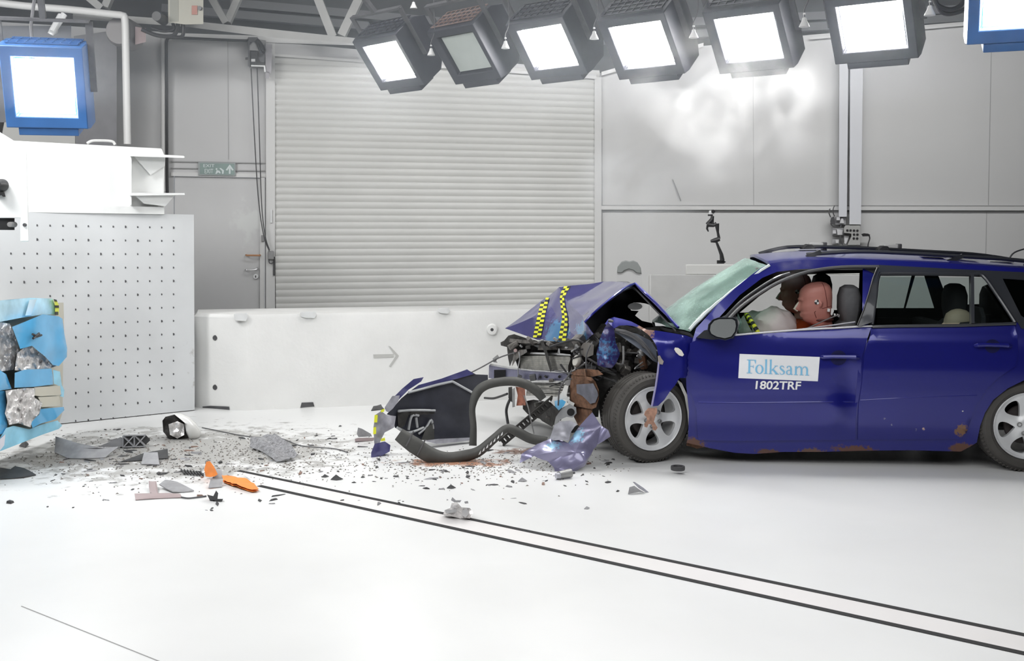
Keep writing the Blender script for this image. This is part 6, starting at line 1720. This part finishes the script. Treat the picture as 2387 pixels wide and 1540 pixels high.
for sy in (-1, 1):
    mb.tube([Vector((-.04, sy * .12, -.22)), Vector((.04, sy * .14, -.33)), Vector((.14, sy * .08, -.30))], [.036, .030, .022], 12)
    mb.tube([Vector((-.09, sy * .06, -.42)), Vector((.14, sy * .08, -.38)), Vector((.22, sy * .08, -.50))], [.055, .042, .03], 12)
mb.v = [Mt @ v for v in mb.v]
o = mb.build('body', mat('child_beige', (0.75, 0.62, 0.46), 0.6), ch, sharp=180)
rm = o.modifiers.new('remesh', 'REMESH'); rm.mode = 'VOXEL'; rm.voxel_size = 0.007; rm.use_smooth_shade = True
cs2 = root('booster_chair', cw(loc(chc)[0] + .1, .38, .5), 'dark child seat shell around the child dummy', 'booster chair')
for sy in (-1, 1):
    pts = []
    MB().rings([[Mt @ Vector((x, sy * (.13 + t), z_)) for x, z_ in ((.06, -.05), (.02, .02), (-.08, .03), (-.14, -.05), (-.14, -.45), (.15, -.45), (.18, -.35), (.0, -.2))] for t in (0, .025)]).build('side_wing', M_seatd, cs2, bevel=.006)
MB().rings([[Mt @ Vector((-.15 + t, y, z_)) for y, z_ in ((-.14, -.45), (.14, -.45), (.14, .06), (.08, .12), (-.08, .12), (-.14, .06))] for t in (0, .03)]).build('shell_back', M_seatd, cs2, bevel=.006)
# ------------------------------------------------------------------ big torn parts on the floor
def Cc(*p): return c('C', *p)
BPn = vplane(G(905, 1055), G(1200, 1020))
M_bump = mat('bumper_inside_dark', (0.040, 0.042, 0.056), 0.42, var=0.35, vscale=6)
M_purple = mat('bumper_paint_violet', (0.075, 0.075, 0.22), 0.3, 0.3, coat=.8, var=0.2, vscale=10)
M_silv = mat('silver_paint', (0.42, 0.42, 0.47), 0.35, 0.4, var=0.3, vscale=14)
M_strip = mat('rubber_strip_grey', (0.060, 0.060, 0.056), 0.6, var=0.2, vscale=12)
bc = root('bumper_cover', G(1000, 1045), 'dark torn bumper cover standing on its edge between barrier and car', 'bumper')
def bc_map(x, y, q):
    t = (x - 880) / 260.0
    return BPn(x, y, q + 0.16 * math.sin(max(0, min(1, t)) * math.pi) + .01 * noise.noise(Vector((x * .03, y * .03, 0))))
slab(Cc((345, 495), (400, 440), (460, 370), (520, 320), (600, 262), (790, 215), (985, 140), (1055, 178), (1150, 182), (1152, 235), (1075, 275), (1030, 340), (1005, 430), (1008, 560), (1020, 690), (900, 700), (730, 705), (640, 700), (560, 690), (470, 640), (410, 600), (395, 510)), bc_map, 0.012, spacing=9).build('cover_shell', M_bump, bc, sharp=50)
slab(Cc((360, 400), (470, 290), (560, 215), (640, 200), (620, 235), (520, 300), (450, 370), (400, 430), (345, 470), (330, 450)), lambda x, y, q: BPn(x, y, q - .03), 0.02, spacing=7, noise_amp=.015, noise_sc=12).build('painted_edge', M_purple, bc)
slab(Cc((600, 262), (780, 212), (985, 138), (1040, 175), (900, 215), (790, 240), (620, 300), (540, 320)), lambda x, y, q: bc_map(x, y, q - .02), 0.015, spacing=8).build('upper_lip', M_purple, bc)
slab(Cc((330, 440), (390, 350), (450, 345), (440, 390), (395, 450), (360, 480), (340, 470)), lambda x, y, q: BPn(x, y, q - .05), 0.015, spacing=6, noise_amp=.01, noise_sc=20).build('silver_bracket', M_silv, bc)
slab(Cc((245, 700), (240, 600), (255, 500), (300, 470), (345, 500), (420, 510), (405, 600), (330, 640), (290, 720), (250, 760)), lambda x, y, q: BPn(x, y, q - .05), 0.02, spacing=6, noise_amp=.03, noise_sc=12).build('crumpled_silver_panel', M_silv, bc)
slab(Cc((222, 800), (250, 730), (330, 710), (375, 740), (370, 790), (300, 830), (250, 855), (222, 850)), lambda x, y, q: BPn(x, y, q - .09), 0.06, spacing=6, noise_amp=.03, noise_sc=12).build('violet_corner', M_purple, bc)
for q in (((250, 500), (275, 500), (270, 560), (245, 560)), ((240, 600), (262, 595), (262, 650), (238, 655)), ((300, 690), (330, 680), (335, 705), (300, 710)), ((300, 460), (330, 450), (325, 475), (300, 480))):
    slab(Cc(*q), lambda x, y, t: BPn(x, y, t - .08), .006).build('yellow_tape_scrap', M_yel, bc)
for pts in (((520, 322), (640, 290), (760, 258), (870, 234)), ((870, 234), (930, 268), (1045, 332)), ((520, 620), (545, 510), (600, 505)), ((600, 650), (660, 600), (700, 540), (715, 610)), ((430, 600), (520, 640), (640, 600)), ((580, 520), (590, 600)), ((440, 470), (560, 462), (730, 465))):
    MB().tube(curve_pts([bc_map(x, y, -.03) for x, y in Cc(*pts)], 4), .010, 6).build('support_rib', mat('rib_light', (0.34, 0.35, 0.36), 0.4, .2), bc)
slab(Cc((430, 480), (560, 455), (730, 455), (725, 490), (620, 500), (520, 500), (490, 580), (440, 620)), lambda x, y, q: bc_map(x, y, q - .035), .02, spacing=7, noise_amp=.02, noise_sc=20).build('broken_insert', M_grime, bc)
slab(Cc((620, 700), (660, 600), (720, 560), (725, 700)), lambda x, y, q: bc_map(x, y, q - .04), .02, spacing=8, noise_amp=.02, noise_sc=14).build('broken_insert', M_strip, bc)
slab(Cc((640, 705), (760, 690), (1010, 680), (1020, 700), (900, 715), (740, 730)), lambda x, y, q: BPn(x, y, q - .02), .05, spacing=8, noise_amp=.01).build('lower_lip', M_silv, bc)
# arch-shaped rubber liner strips
def ribbon(name, pts, widths, m, mapf, parent, thick=.018, steps=5, sp=None):
    P = curve_pts([Vector((x, y, 0)) for x, y in pts], steps)
    n = len(P); Wd = []
    for i in range(n):
        t = i / (n - 1) * (len(widths) - 1); j = min(int(t), len(widths) - 2); Wd.append(widths[j] + (widths[j + 1] - widths[j]) * (t - j))
    rows = []
    for i, p in enumerate(P):
        d = (P[min(i + 1, n - 1)] - P[max(i - 1, 0)]).normalized(); nn_ = Vector((-d.y, d.x, 0))
        a = p + nn_ * Wd[i] / 2; b = p - nn_ * Wd[i] / 2; mdl = p
        rows.append([mapf(a.x, a.y, 0.0), mapf((a.x + mdl.x) / 2, (a.y + mdl.y) / 2, -.015), mapf(mdl.x, mdl.y, -.02), mapf((b.x + mdl.x) / 2, (b.y + mdl.y) / 2, -.012), mapf(b.x, b.y, .008)])
    return MB().grid(rows, thick=Vector((0, thick, 0))).build(name, m, parent, sharp=60)
ls = root('wheel_arch_liner', G(1060, 1078), 'dark grey rubber wheel arch liner twisted in loops before the car', 'wheel liner')
SPp = vplane(G(990, 1078), G(1500, 1062))
def sm_(x, y, q): return SPp(x, y, q)
def sm2(x, y, q): return SPp(x, y, q + .18)
ribbon('upper_loop', Cc((1030, 745), (1035, 600), (1025, 450), (1060, 330), (1130, 268), (1240, 240), (1360, 235), (1460, 262), (1540, 315), (1590, 375)), [18, 15, 15, 22, 21, 20, 21, 21, 22, 17], M_strip, sm2, ls)
ribbon('lower_loop', Cc((440, 655), (560, 740), (690, 820), (820, 850), (960, 830), (1080, 790), (1200, 690), (1300, 610), (1390, 640), (1490, 690), (1620, 715)), [30, 38, 36, 30, 27, 23, 20, 18, 22, 22, 22], M_strip, sm_, ls)
for k in range(7):
    x, y = 1075 + k * 29, 812 - k * 25
    slab(Cc((x, y + 8), (x + 8, y - 12), (x + 20, y - 30), (x + 18, y - 4)), lambda a, b, q: SPp(a, b, q - .028), .008).build('liner_slot', M_white, ls)
for (x, y) in ((520, 690), (610, 760)):
    a = Cc((x + 40, y - 60), (x - 20, y + 60))
    MB().tube([SPp(*a[0], -.02), SPp(*a[1], -.02)], .006, 6).build('liner_rib', M_dgrey, ls)

# torn bumper corner beside the front wheel
tb = root('torn_bumper_corner', G(1300, 1100), 'violet torn bumper corner scraped light blue, leaning at the front wheel', 'bumper')
Dp = vplane(G(1220, 1092), G(1420, 1088))
def tq(x, y, o): return Dp(*c('Q', (x, y))[0], o)
vsQ = [tq(480, 1330, .08), tq(500, 1230, .10), tq(680, 1100, .12), tq(850, 1045, .10), tq(1050, 1100, .02), tq(1160, 920, .05), tq(1340, 730, .10), tq(1450, 890, .0), tq(1530, 930, -.05), tq(1555, 1010, -.05), tq(1390, 1110, -.02),
       tq(1330, 1180, -.03), tq(1240, 1370, -.08), tq(1040, 1420, -.10), tq(900, 1490, -.12), tq(880, 1380, -.06), tq(800, 1300, -.02), tq(640, 1245, .02), tq(900, 1190, -.06), tq(1140, 1200, -.10), tq(1200, 1060, -.04), tq(1240, 1310, -.12)]
fQ = [(0, 1, 17), (1, 2, 17), (2, 3, 18), (2, 18, 17), (3, 4, 18), (4, 19, 18), (17, 18, 16), (18, 19, 16), (16, 19, 15), (15, 19, 13), (15, 13, 14), (19, 21, 13), (21, 12, 13), (19, 11, 21), (11, 12, 21), (4, 20, 19), (4, 5, 20), (5, 6, 7), (5, 7, 20), (20, 7, 11), (20, 11, 19), (7, 8, 10), (8, 9, 10), (7, 10, 11)]
M_torn = mat('torn_bumper_paint', (0.21, 0.20, 0.32), 0.30, 0.4, coat=.8, var=0.2, vscale=8, stains=(
    (tuple(tq(850, 1110, 0) - G(1300, 1100)), .16, (0.22, 0.42, 0.58), 50, .80, (1, 1, 2.2)), (tuple(tq(1150, 1000, 0) - G(1300, 1100)), .12, (0.22, 0.42, 0.58), 50, .76, (1, 1, 1)), (tuple(tq(1270, 1230, 0) - G(1300, 1100)), .1, (0.22, 0.42, 0.58), 50, .76, (2, 1, 1))))
facets(vsQ, fQ, cuts=2, amp=.018, sc=9, thick=.006).build('cover_piece', M_torn, tb, sharp=40)
slab(c('Q', (830, 1030), (880, 880), (950, 830), (1080, 820), (1150, 860), (1080, 960), (1060, 1060), (960, 1050), (870, 1060)), lambda x, y, q: Dp(x, y, q + .06 - .05 * math.sin((x - 1280) / 50.0)), .03, spacing=6, noise_amp=.03, noise_sc=12).build('headlamp_bowl', M_silv, tb)
slab(c('Q', (1070, 930), (1160, 870), (1210, 900), (1130, 960), (1090, 970)), lambda x, y, q: Dp(x, y, q + .10), .03).build('gap_shade', M_grime, tb)  # dark slab painted in as the shade of a crevice
lh = root('headlamp_fragment', G(1315, 1122), 'small grey cylinder fragment lying under the torn bumper corner', 'fragment')
MB().tube([G(1303, 1117) + Vector((0, 0, .028)), G(1330, 1113) + Vector((0, 0, .032))], [.026, .03], 12).build('cylinder', M_mgrey, lh)
MB().tube([G(1296, 1118) + Vector((0, 0, .026)), G(1305, 1117) + Vector((0, 0, .026))], [.018, .022], 12).build('socket', M_silv, lh)

# ------------------------------------------------------------------ other named debris
def flat(px, py, z=0.0): return G(px, py, z)
def shard(name, pts, m, label, zf=None, cat='fragment', thick=.006, cuts=1, amp=.006, group=None):
    """pts: (px, py, height above the floor) measured at the ground point under it"""
    V = [G(x, y) + Vector((0, 0, h)) for x, y, h in pts]
    n = len(V); cen = sum(V, Vector()) / n
    cen.z = sum(v.z for v in V) / n + .012
    mb = facets(V + [cen], [(i, (i + 1) % n, n) for i in range(n)], cuts=cuts, amp=amp, sc=16, thick=thick)
    lo = min(v.z for v in mb.v)
    mb.v = [v - Vector((0, 0, lo - .001)) for v in mb.v]
    return mb.build(name, m, label=label, cat=cat, group=group)
M_shd = mat('shard_grey', (0.30, 0.30, 0.31), 0.45, var=.2, vscale=15)
M_shdark = mat('shard_dark', (0.05, 0.05, 0.052), 0.5, var=.3, vscale=15)
def I_(*p): return c('I', *p)
# headlamp on the floor at the left
hl = root('broken_headlamp', G(420, 1025), 'round broken headlamp with a white dome lying on the floor near the impact wall', 'headlamp')
hc_ = G(420, 1024) + Vector((0, 0, .10))
HL = vplane(G(380, 1026), G(460, 1022))
def h2(x, y, q): return HL(x, y, q)
dome = MB()
rg_ = []
oc = c('D', (1150, 805), (1200, 808), (1260, 835), (1300, 870), (1335, 920), (1330, 960), (1300, 985), (1260, 985), (1235, 930), (1225, 870), (1190, 830))
cxq = sum(p[0] for p in oc) / len(oc); cyq = sum(p[1] for p in oc) / len(oc)
for f, d_ in ((1.0, .10), (1.02, .04), (.9, -.02), (.6, -.05), (.2, -.06)):
    rg_.append([h2(cxq + (x - cxq) * f, cyq + (y - cyq) * f, d_) for x, y in oc])
dome.rings(rg_).build('lens_dome', mat('lens_white', (0.72, 0.72, 0.70), 0.25, coat=.5), hl, sharp=80)
slab(c('D', (1080, 855), (1100, 830), (1160, 815), (1230, 870), (1240, 930), (1300, 985), (1230, 992), (1150, 985), (1120, 970), (1085, 930)), lambda x, y, q: h2(x, y, q + .03), .12, spacing=6, noise_amp=.03, noise_sc=18).build('lamp_case', M_grime, hl)
slab(c('D', (1120, 880), (1180, 860), (1225, 880), (1225, 950), (1180, 975), (1130, 950)), lambda x, y, q: h2(x, y, q - .01), .04, spacing=5, noise_amp=.035, noise_sc=26).build('reflector', M_foil, hl)
gf = root('lattice_bracket', G(300, 1040), 'black ribbed plastic bracket lying left of the broken headlamp', 'bracket')
GF = vplane(G(230, 1046), G(348, 1042))
slab(c('D', (820, 955), (970, 950), (1000, 985), (960, 1025), (820, 1030)), lambda x, y, q: GF(x, y, q), .05).build('bracket_body', M_shdark, gf)
for a, b in (((820, 958), (895, 1028)), ((895, 952), (825, 1028)), ((895, 952), (895, 1028)), ((895, 952), (965, 1022)), ((968, 953), (900, 1028)), ((820, 955), (970, 951)), ((820, 1030), (965, 1026)), ((820, 955), (820, 1030))):
    (ax, ay), (bx, by) = c('D', a, b)
    MB().bar(GF(ax, ay, -.012), GF(bx, by, -.012), .008, .02, (0, 1, 0)).build('rib', M_shd, gf)
slab(c('D', (650, 1030), (720, 1000), (800, 965), (820, 970), (815, 1030)), lambda x, y, q: GF(x, y, q), .03).build('bracket_tail', M_shd, gf)
shard('bumper_shard', [(*c('D', (365, 1090))[0], .02), (*c('D', (375, 1075))[0], .12), (*c('D', (520, 1085))[0], .08), (*c('D', (650, 1090))[0], .06), (*c('D', (790, 1080))[0], .05), (*c('D', (700, 1105))[0], 0), (*c('D', (560, 1115))[0], 0), (*c('D', (450, 1110))[0], 0)], M_shd, 'long grey curved plastic shard on the floor below the ribbed black bracket')
shard('trim_bar', [(*c('D', (1115, 1085))[0], .04), (*c('D', (1118, 1112))[0], .0), (*c('D', (1000, 1120))[0], .0), (*c('D', (800, 1135))[0], .0), (*c('D', (960, 1105))[0], .03)], M_shdark, 'dark pointed trim bar lying right of the long grey shard')
shard('lamp_shard', [(*c('D', (940, 1150))[0], 0), (*c('D', (960, 1115))[0], .05), (*c('D', (1050, 1120))[0], .05), (*c('D', (1060, 1155))[0], 0)], M_shd, 'small grey angular fragment right below the dark trim bar')
shard('black_shard', [(*c('D', (-20, 1200))[0], .03), (*c('D', (60, 1218))[0], .02), (*c('D', (100, 1204))[0], .04), (*c('D', (160, 1208))[0], .03), (*c('D', (240, 1222))[0], 0), (*c('D', (150, 1240))[0], 0), (*c('D', (0, 1250))[0], 0)], M_shdark, 'dark wavy trim shard at the left edge below the blue barrier')
shard('black_shard', [(*c('D', (130, 1032))[0], 0), (*c('D', (165, 1020))[0], .03), (*c('D', (190, 1028))[0], .01), (*c('D', (170, 1037))[0], 0)], M_shdark, 'small black shard on the floor just right of the blue barrier bottom')
shard('grille_shard', [(*I_((680, 330))[0], .01), (*I_((690, 310))[0], .05), (*I_((780, 305))[0], .06), (*I_((860, 320))[0], .10), (*I_((980, 370))[0], .06), (*I_((1020, 400))[0], .02), (*I_((960, 420))[0], 0), (*I_((870, 425))[0], 0), (*I_((780, 360))[0], .0)], mat('grille_check', (0.26, 0.26, 0.27), 0.4, var=.6, vscale=60), 'crumpled ribbed grille piece in the middle of the open floor', amp=.02, cuts=2, cat='grille piece')
orr = root('orange_strap', G(540, 1120), 'torn orange strap lying over the left end of the floor track', 'strap')
M_or = mat('strap_orange', (0.85, 0.26, 0.05), 0.55, var=.12, vscale=14)
OP = vplane(G(470, 1114), G(610, 1146))
slab(I_((365, 520), (355, 470), (370, 415), (395, 410), (425, 450), (452, 505), (430, 520), (395, 525)), lambda x, y, q: OP(x, y, q), .02, spacing=5, noise_amp=.02, noise_sc=20).build('upright_end', M_or, orr)
shp = I_((480, 515), (560, 520), (660, 545), (710, 575), (745, 610), (700, 618), (600, 590), (540, 570), (490, 548))
Vx, Fx = patch2d(shp, 5)
mb = MB()
tpv = [G(v.x, v.y, .02) + Vector((0, 0, .02 * abs(noise.noise(Vector((v.x * .05, v.y * .1, 0)))) + .0)) for v in Vx]
mb.add(tpv + [Vector((v.x, v.y, v.z - .012)) for v in tpv], list(Fx) + [tuple(i + len(Vx) for i in f)[::-1] for f in Fx])
mb.build('flat_end', M_or, orr)
shard('metal_scrap', [(*I_((440, 530))[0], .0), (*I_((430, 510))[0], .03), (*I_((480, 520))[0], .03), (*I_((490, 555))[0], .0), (*I_((400, 555))[0], 0)], M_shd, 'grey scrap between the two orange strap ends')
for k in range(7):
    a = I_((190 + k * 22, 470 + k * 3), (215 + k * 22, 500 + k * 2))
    MB().bar(G(*a[0], .012), G(*a[1], .012), .008, .012).build('cable_tie', M_shdark, label='short black clip in the row left of the orange strap', cat='clip', group='black clips beside the orange strap')
shard('plate_fragment', [(*c('D', (1060, 1310))[0], .02), (*c('D', (1100, 1290))[0], .03), (*c('D', (1180, 1300))[0], .03), (*c('D', (1290, 1330))[0], .0), (*c('D', (1150, 1340))[0], .0)], M_shd, 'grey flat fragment with a toothed edge, left of the orange strap foreground')
shard('strip_fragment', [(*c('D', (895, 1372))[0], .02), (*c('D', (900, 1388))[0], .0), (*c('D', (1050, 1378))[0], .0), (*c('D', (1210, 1372))[0], .0), (*c('D', (1200, 1360))[0], .01), (*c('D', (1040, 1362))[0], .02)], mat('pinkish_strip', (0.36, 0.29, 0.29), .5), 'long thin reddish-grey strip fragment, lowest at the left foreground')
shard('pink_fragment', [(*c('D', (990, 1295))[0], .03), (*c('D', (1040, 1300))[0], .03), (*c('D', (1050, 1355))[0], 0), (*c('D', (1000, 1345))[0], 0)], mat('pinkish_strip', (0, 0, 0)), 'small reddish-grey fragment above the long thin strip')
MB().tube(curve_pts([G(x, y, .006) for x, y in I_((190, 668), (240, 675), (310, 668), (370, 660))], 4), .005, 6).build('thin_wire', M_dgrey, label='short wire joining the reddish strip and the dark connector', cat='wire')
cn = root('connector_scrap', G(500, 1172), 'dark torn connector scrap standing right of the reddish strip', 'fragment')
CNp = vplane(G(470, 1166), G(525, 1170))
for q in (((375, 650), (420, 660), (440, 620), (455, 640), (450, 680), (490, 680), (480, 700), (430, 690), (395, 690)), ((415, 700), (440, 690), (435, 740), (415, 745))):
    slab(I_(*q), lambda x, y, t: CNp(x, y, t), .03, spacing=5, noise_amp=.015, noise_sc=24).build('scrap_body', M_shdark, cn)
shard('comb_fragment', [(*I_((385, 610))[0], 0), (*I_((400, 590))[0], .03), (*I_((490, 580))[0], .03), (*I_((480, 600))[0], 0)], M_shd, 'small ribbed grey fragment just above the dark connector scrap')
# metal engine part on the track
me_ = root('metal_bracket', G(1068, 1206), 'bright metal bracket casting lying on the floor track', 'engine part')
MBp = vplane(G(1035, 1208), G(1105, 1212))
for nm_, q, m_, o_ in (('casting', ((2060, 790), (2070, 760), (2110, 745), (2120, 710), (2160, 705), (2190, 740), (2250, 745), (2275, 780), (2250, 820), (2180, 820), (2120, 805)), M_foil, 0),
                       ('clip_arm', ((2115, 690), (2125, 668), (2150, 690), (2190, 690), (2180, 705), (2140, 705)), M_shd, -.01), ('bolt_head', ((2210, 700), (2235, 695), (2240, 712), (2215, 714)), M_shd, -.01),
                       ('flat_lug', ((2070, 760), (2150, 755), (2155, 775), (2080, 785)), M_steel, -.03), ('round_boss', ((2195, 760), (2230, 755), (2245, 785), (2220, 812), (2195, 800)), M_steel, -.03)):
    slab(I_(*q), lambda x, y, t: MBp(x, y, t + o_), .05, spacing=5, noise_amp=.02 if nm_ == 'casting' else .004, noise_sc=26).build(nm_, m_, me_)
# washer-like ring right of the wheel
rgc = G(1580, 1104)
MB().lathe([(.030, 0), (.046, 0), (.048, .012), (.046, .026), (.032, .026), (.030, .012)], 28, Matrix.Translation(rgc) @ Matrix.Rotation(math.pi / 2, 4, 'X'), closed=True).build('rubber_ring', M_shdark, label='dark rubber ring lying on the floor right of the front wheel', cat='ring').location.z += .027
ws_ = root('lens_shard', G(1490, 1150), 'pale pointed plastic shard lying below the front wheel', 'fragment')
WSp = vplane(G(1463, 1152), G(1515, 1150))
slab(c('S', (155, 268), (162, 230), (190, 222), (215, 240), (250, 262), (215, 258)), lambda x, y, q: WSp(x, y, q), .01).build('shard_face', M_shd, ws_)
slab(c('S', (180, 200), (192, 200), (240, 232), (280, 265), (262, 262), (215, 236)), lambda x, y, q: WSp(x, y, q + .03), .012).build('shard_edge', M_silv, ws_)
for k, (x, y, w_, m_, lab) in enumerate(((1218, 1122, 22, M_shd, 'small grey wedge fragment left of the torn bumper corner foreground'), (758, 1112, 18, M_shdark, 'dark roundish clip fragment above the middle of the floor track'), (785, 1118, 30, M_shdark, 'dark short bar fragment right beside the roundish clip'),
                                         (1440, 1146, 9, M_shdark, 'tiny dark pellet left of the pale pointed shard'), (846, 1113, 10, M_shdark, 'small round dark piece below the violet bumper corner'), (1052, 1138, 22, M_shdark, 'dark twig-like fragment above the bright metal bracket'),
                                         (1368, 1186, 14, M_shd, 'small grey crumb on the open floor right of the metal bracket'), (738, 1016, 8, M_shdark, 'small dark cube on the floor in front of the white barrier'), (793, 994, 8, M_shdark, 'small dark cube nearest the barrier, left of the bumper cover'))):
    p = G(x, y); s_ = w_ * p.y / FPX / 2
    mb = facets([p + Vector((-s_, 0, 0)), p + Vector((0, -s_ * .5, 0)), p + Vector((s_, 0, .004)), p + Vector((0, s_ * .6, 0)), p + Vector((-.1 * s_, 0, s_ * .8))], [(0, 1, 4), (1, 2, 4), (2, 3, 4), (3, 0, 4)], cuts=1, amp=.003, sc=30, thick=.003)
    lo = min(v.z for v in mb.v); mb.v = [v - Vector((0, 0, lo)) for v in mb.v]
    mb.build('debris_fragment', m_, label=lab, cat='fragment')
MB().tube(curve_pts([G(x, y, .006) for x, y in I_((340, 172), (480, 200), (600, 225), (720, 240), (860, 238), (940, 262), (1040, 300), (1170, 312), (1300, 325), (1380, 350))], 6), .004, 6).build('thin_wire', M_dgrey, label='long thin wire trailing from the broken headlamp across the floor', cat='wire')
sl = root('side_shard', G(850, 1026), 'grey pointed shard with a reddish base left of the silver bumper edge', 'fragment')
SLp = vplane(G(830, 1030), G(875, 1026))
slab(Cc((118, 600), (150, 610), (220, 650), (230, 672), (120, 675), (108, 650)), lambda x, y, q: SLp(x, y, q), .012, spacing=6, noise_amp=.008, noise_sc=20).build('shard_face', M_shd, sl)
slab(Cc((92, 690), (120, 682), (250, 680), (240, 705), (95, 712)), lambda x, y, q: SLp(x, y, q - .01), .03).build('shard_base', mat('pinkish_strip', (0, 0, 0)), sl)
shard('frame_scrap', [(*Cc((222, 470))[0], .0), (*Cc((240, 450))[0], .02), (*Cc((300, 440))[0], .02), (*Cc((325, 458))[0], .0)], M_shdark, 'small dark frame scrap at the foot of the barrier behind the bumper cover')

# ------------------------------------------------------------------ scattered chips
protos = []
for k in range(10):
    rgc_ = random.Random(100 + k)
    n = rgc_.randint(4, 6)
    pts = [Vector((math.cos(2 * math.pi * i / n) * rgc_.uniform(.5, 1.1), math.sin(2 * math.pi * i / n) * rgc_.uniform(.25, .7), 0)) for i in range(n)]
    mb = MB()
    mb.rings([pts, [p * rgc_.uniform(.6, .95) + Vector((0, 0, rgc_.uniform(.15, .4))) for p in pts]])
    me = bpy.data.meshes.new('plastic_chip'); me.from_pydata([tuple(v) for v in mb.v], [], mb.f)
    protos.append(me)
cm_ = [M_shdark, M_shd, M_shdark, mat('chip_grey', (0.20, 0.20, 0.205), .5), M_shdark, mat('chip_brown', (0.22, 0.14, 0.11), .6)]
for k, me in enumerate(protos): me.materials.append(cm_[k % len(cm_)])
rc = random.Random(11)
zones = [((60, 1000), (480, 1115), 85, 'small plastic chip in the debris field before the impact wall', 'chips before the impact wall'),
         ((430, 1010), (860, 1110), 60, 'small plastic chip on the floor between the broken headlamp and the bumper cover', 'chips left of the bumper cover'),
         ((860, 1070), (1420, 1135), 80, 'small plastic chip on the floor below the torn bumper parts', 'chips below the torn bumper'),
         ((20, 1115), (620, 1190), 25, 'small plastic chip on the foreground floor left of the track', 'chips in the left foreground'),
         ((560, 1110), (1250, 1175), 20, 'small plastic chip lying beside the upper edge of the track', 'chips beside the track')]
for (x0, y0), (x1, y1), n, lab, grp in zones:
    for k in range(n):
        px, py = rc.uniform(x0, x1), rc.uniform(y0, y1)
        if px < 130 and py < 1060: px += 150
        if py < 985 + (1 - min(1, px / 450)) * 30: py += 30
        p = G(px, py)
        s_ = rc.choice([.008, .010, .013, .016, .021, .028]) * (1.5 if rc.random() < .12 else 1)
        o = bpy.data.objects.new('plastic_chip', protos[rc.randrange(len(protos))])
        COL.objects.link(o); o.location = p; o.rotation_euler = (0, 0, rc.uniform(0, 6.28)); o.scale = (s_ * rc.uniform(1, 2.2), s_, s_)
        tag(o, lab, 'plastic chip', grp)
for k in range(26):
    px, py = (rc.uniform(180, 470), rc.uniform(1045, 1105)) if k < 13 else (rc.uniform(860, 1450), rc.uniform(1050, 1100))
    p = G(px, py); s_ = rc.uniform(.025, .05)
    o = bpy.data.objects.new('plastic_shard', protos[rc.randrange(len(protos))])
    COL.objects.link(o); o.location = p; o.rotation_euler = (0, 0, rc.uniform(0, 6.28)); o.scale = (s_ * rc.uniform(1.2, 2.4), s_, s_ * .6)
    tag(o, 'larger broken plastic shard among the chips ' + ('before the impact wall' if k < 13 else 'below the torn bumper'), 'plastic shard', 'larger shards ' + ('before the impact wall' if k < 13 else 'below the torn bumper'))
# fine grit: one object
mb = MB()
for k in range(2600):
    t = rc.random()
    if t < .45: px, py = rc.gauss(330, 190), rc.gauss(1065, 32)
    elif t < .7: px, py = rc.gauss(640, 130), rc.gauss(1060, 28)
    else: px, py = rc.gauss(1090, 170), rc.gauss(1085, 18)
    if py < 1000 or py > 1200 or px < 100 and py < 1055 or px < -100 or px > 1480: continue
    p = G(px, py); s_ = rc.uniform(.002, .0065); a = rc.uniform(0, 3.14)
    ca, sa = math.cos(a) * s_, math.sin(a) * s_
    q = [p + Vector((ca * 2, sa * 2, 0)), p + Vector((-sa, ca, 0)), p + Vector((-ca * 2, -sa * 2, 0)), p + Vector((sa, -ca, 0)), p + Vector((0, 0, s_ * 1.2))]
    mb.add(q, [(0, 1, 4), (1, 2, 4), (2, 3, 4), (3, 0, 4)])
mb.build('debris_grit', [mat('grit_brown_grey', (0.16, 0.145, 0.13), .8, var=.5, vscale=3)], kind='stuff', label='fine grit and splinters strewn over the floor around the wreck', cat='grit', recenter=False)
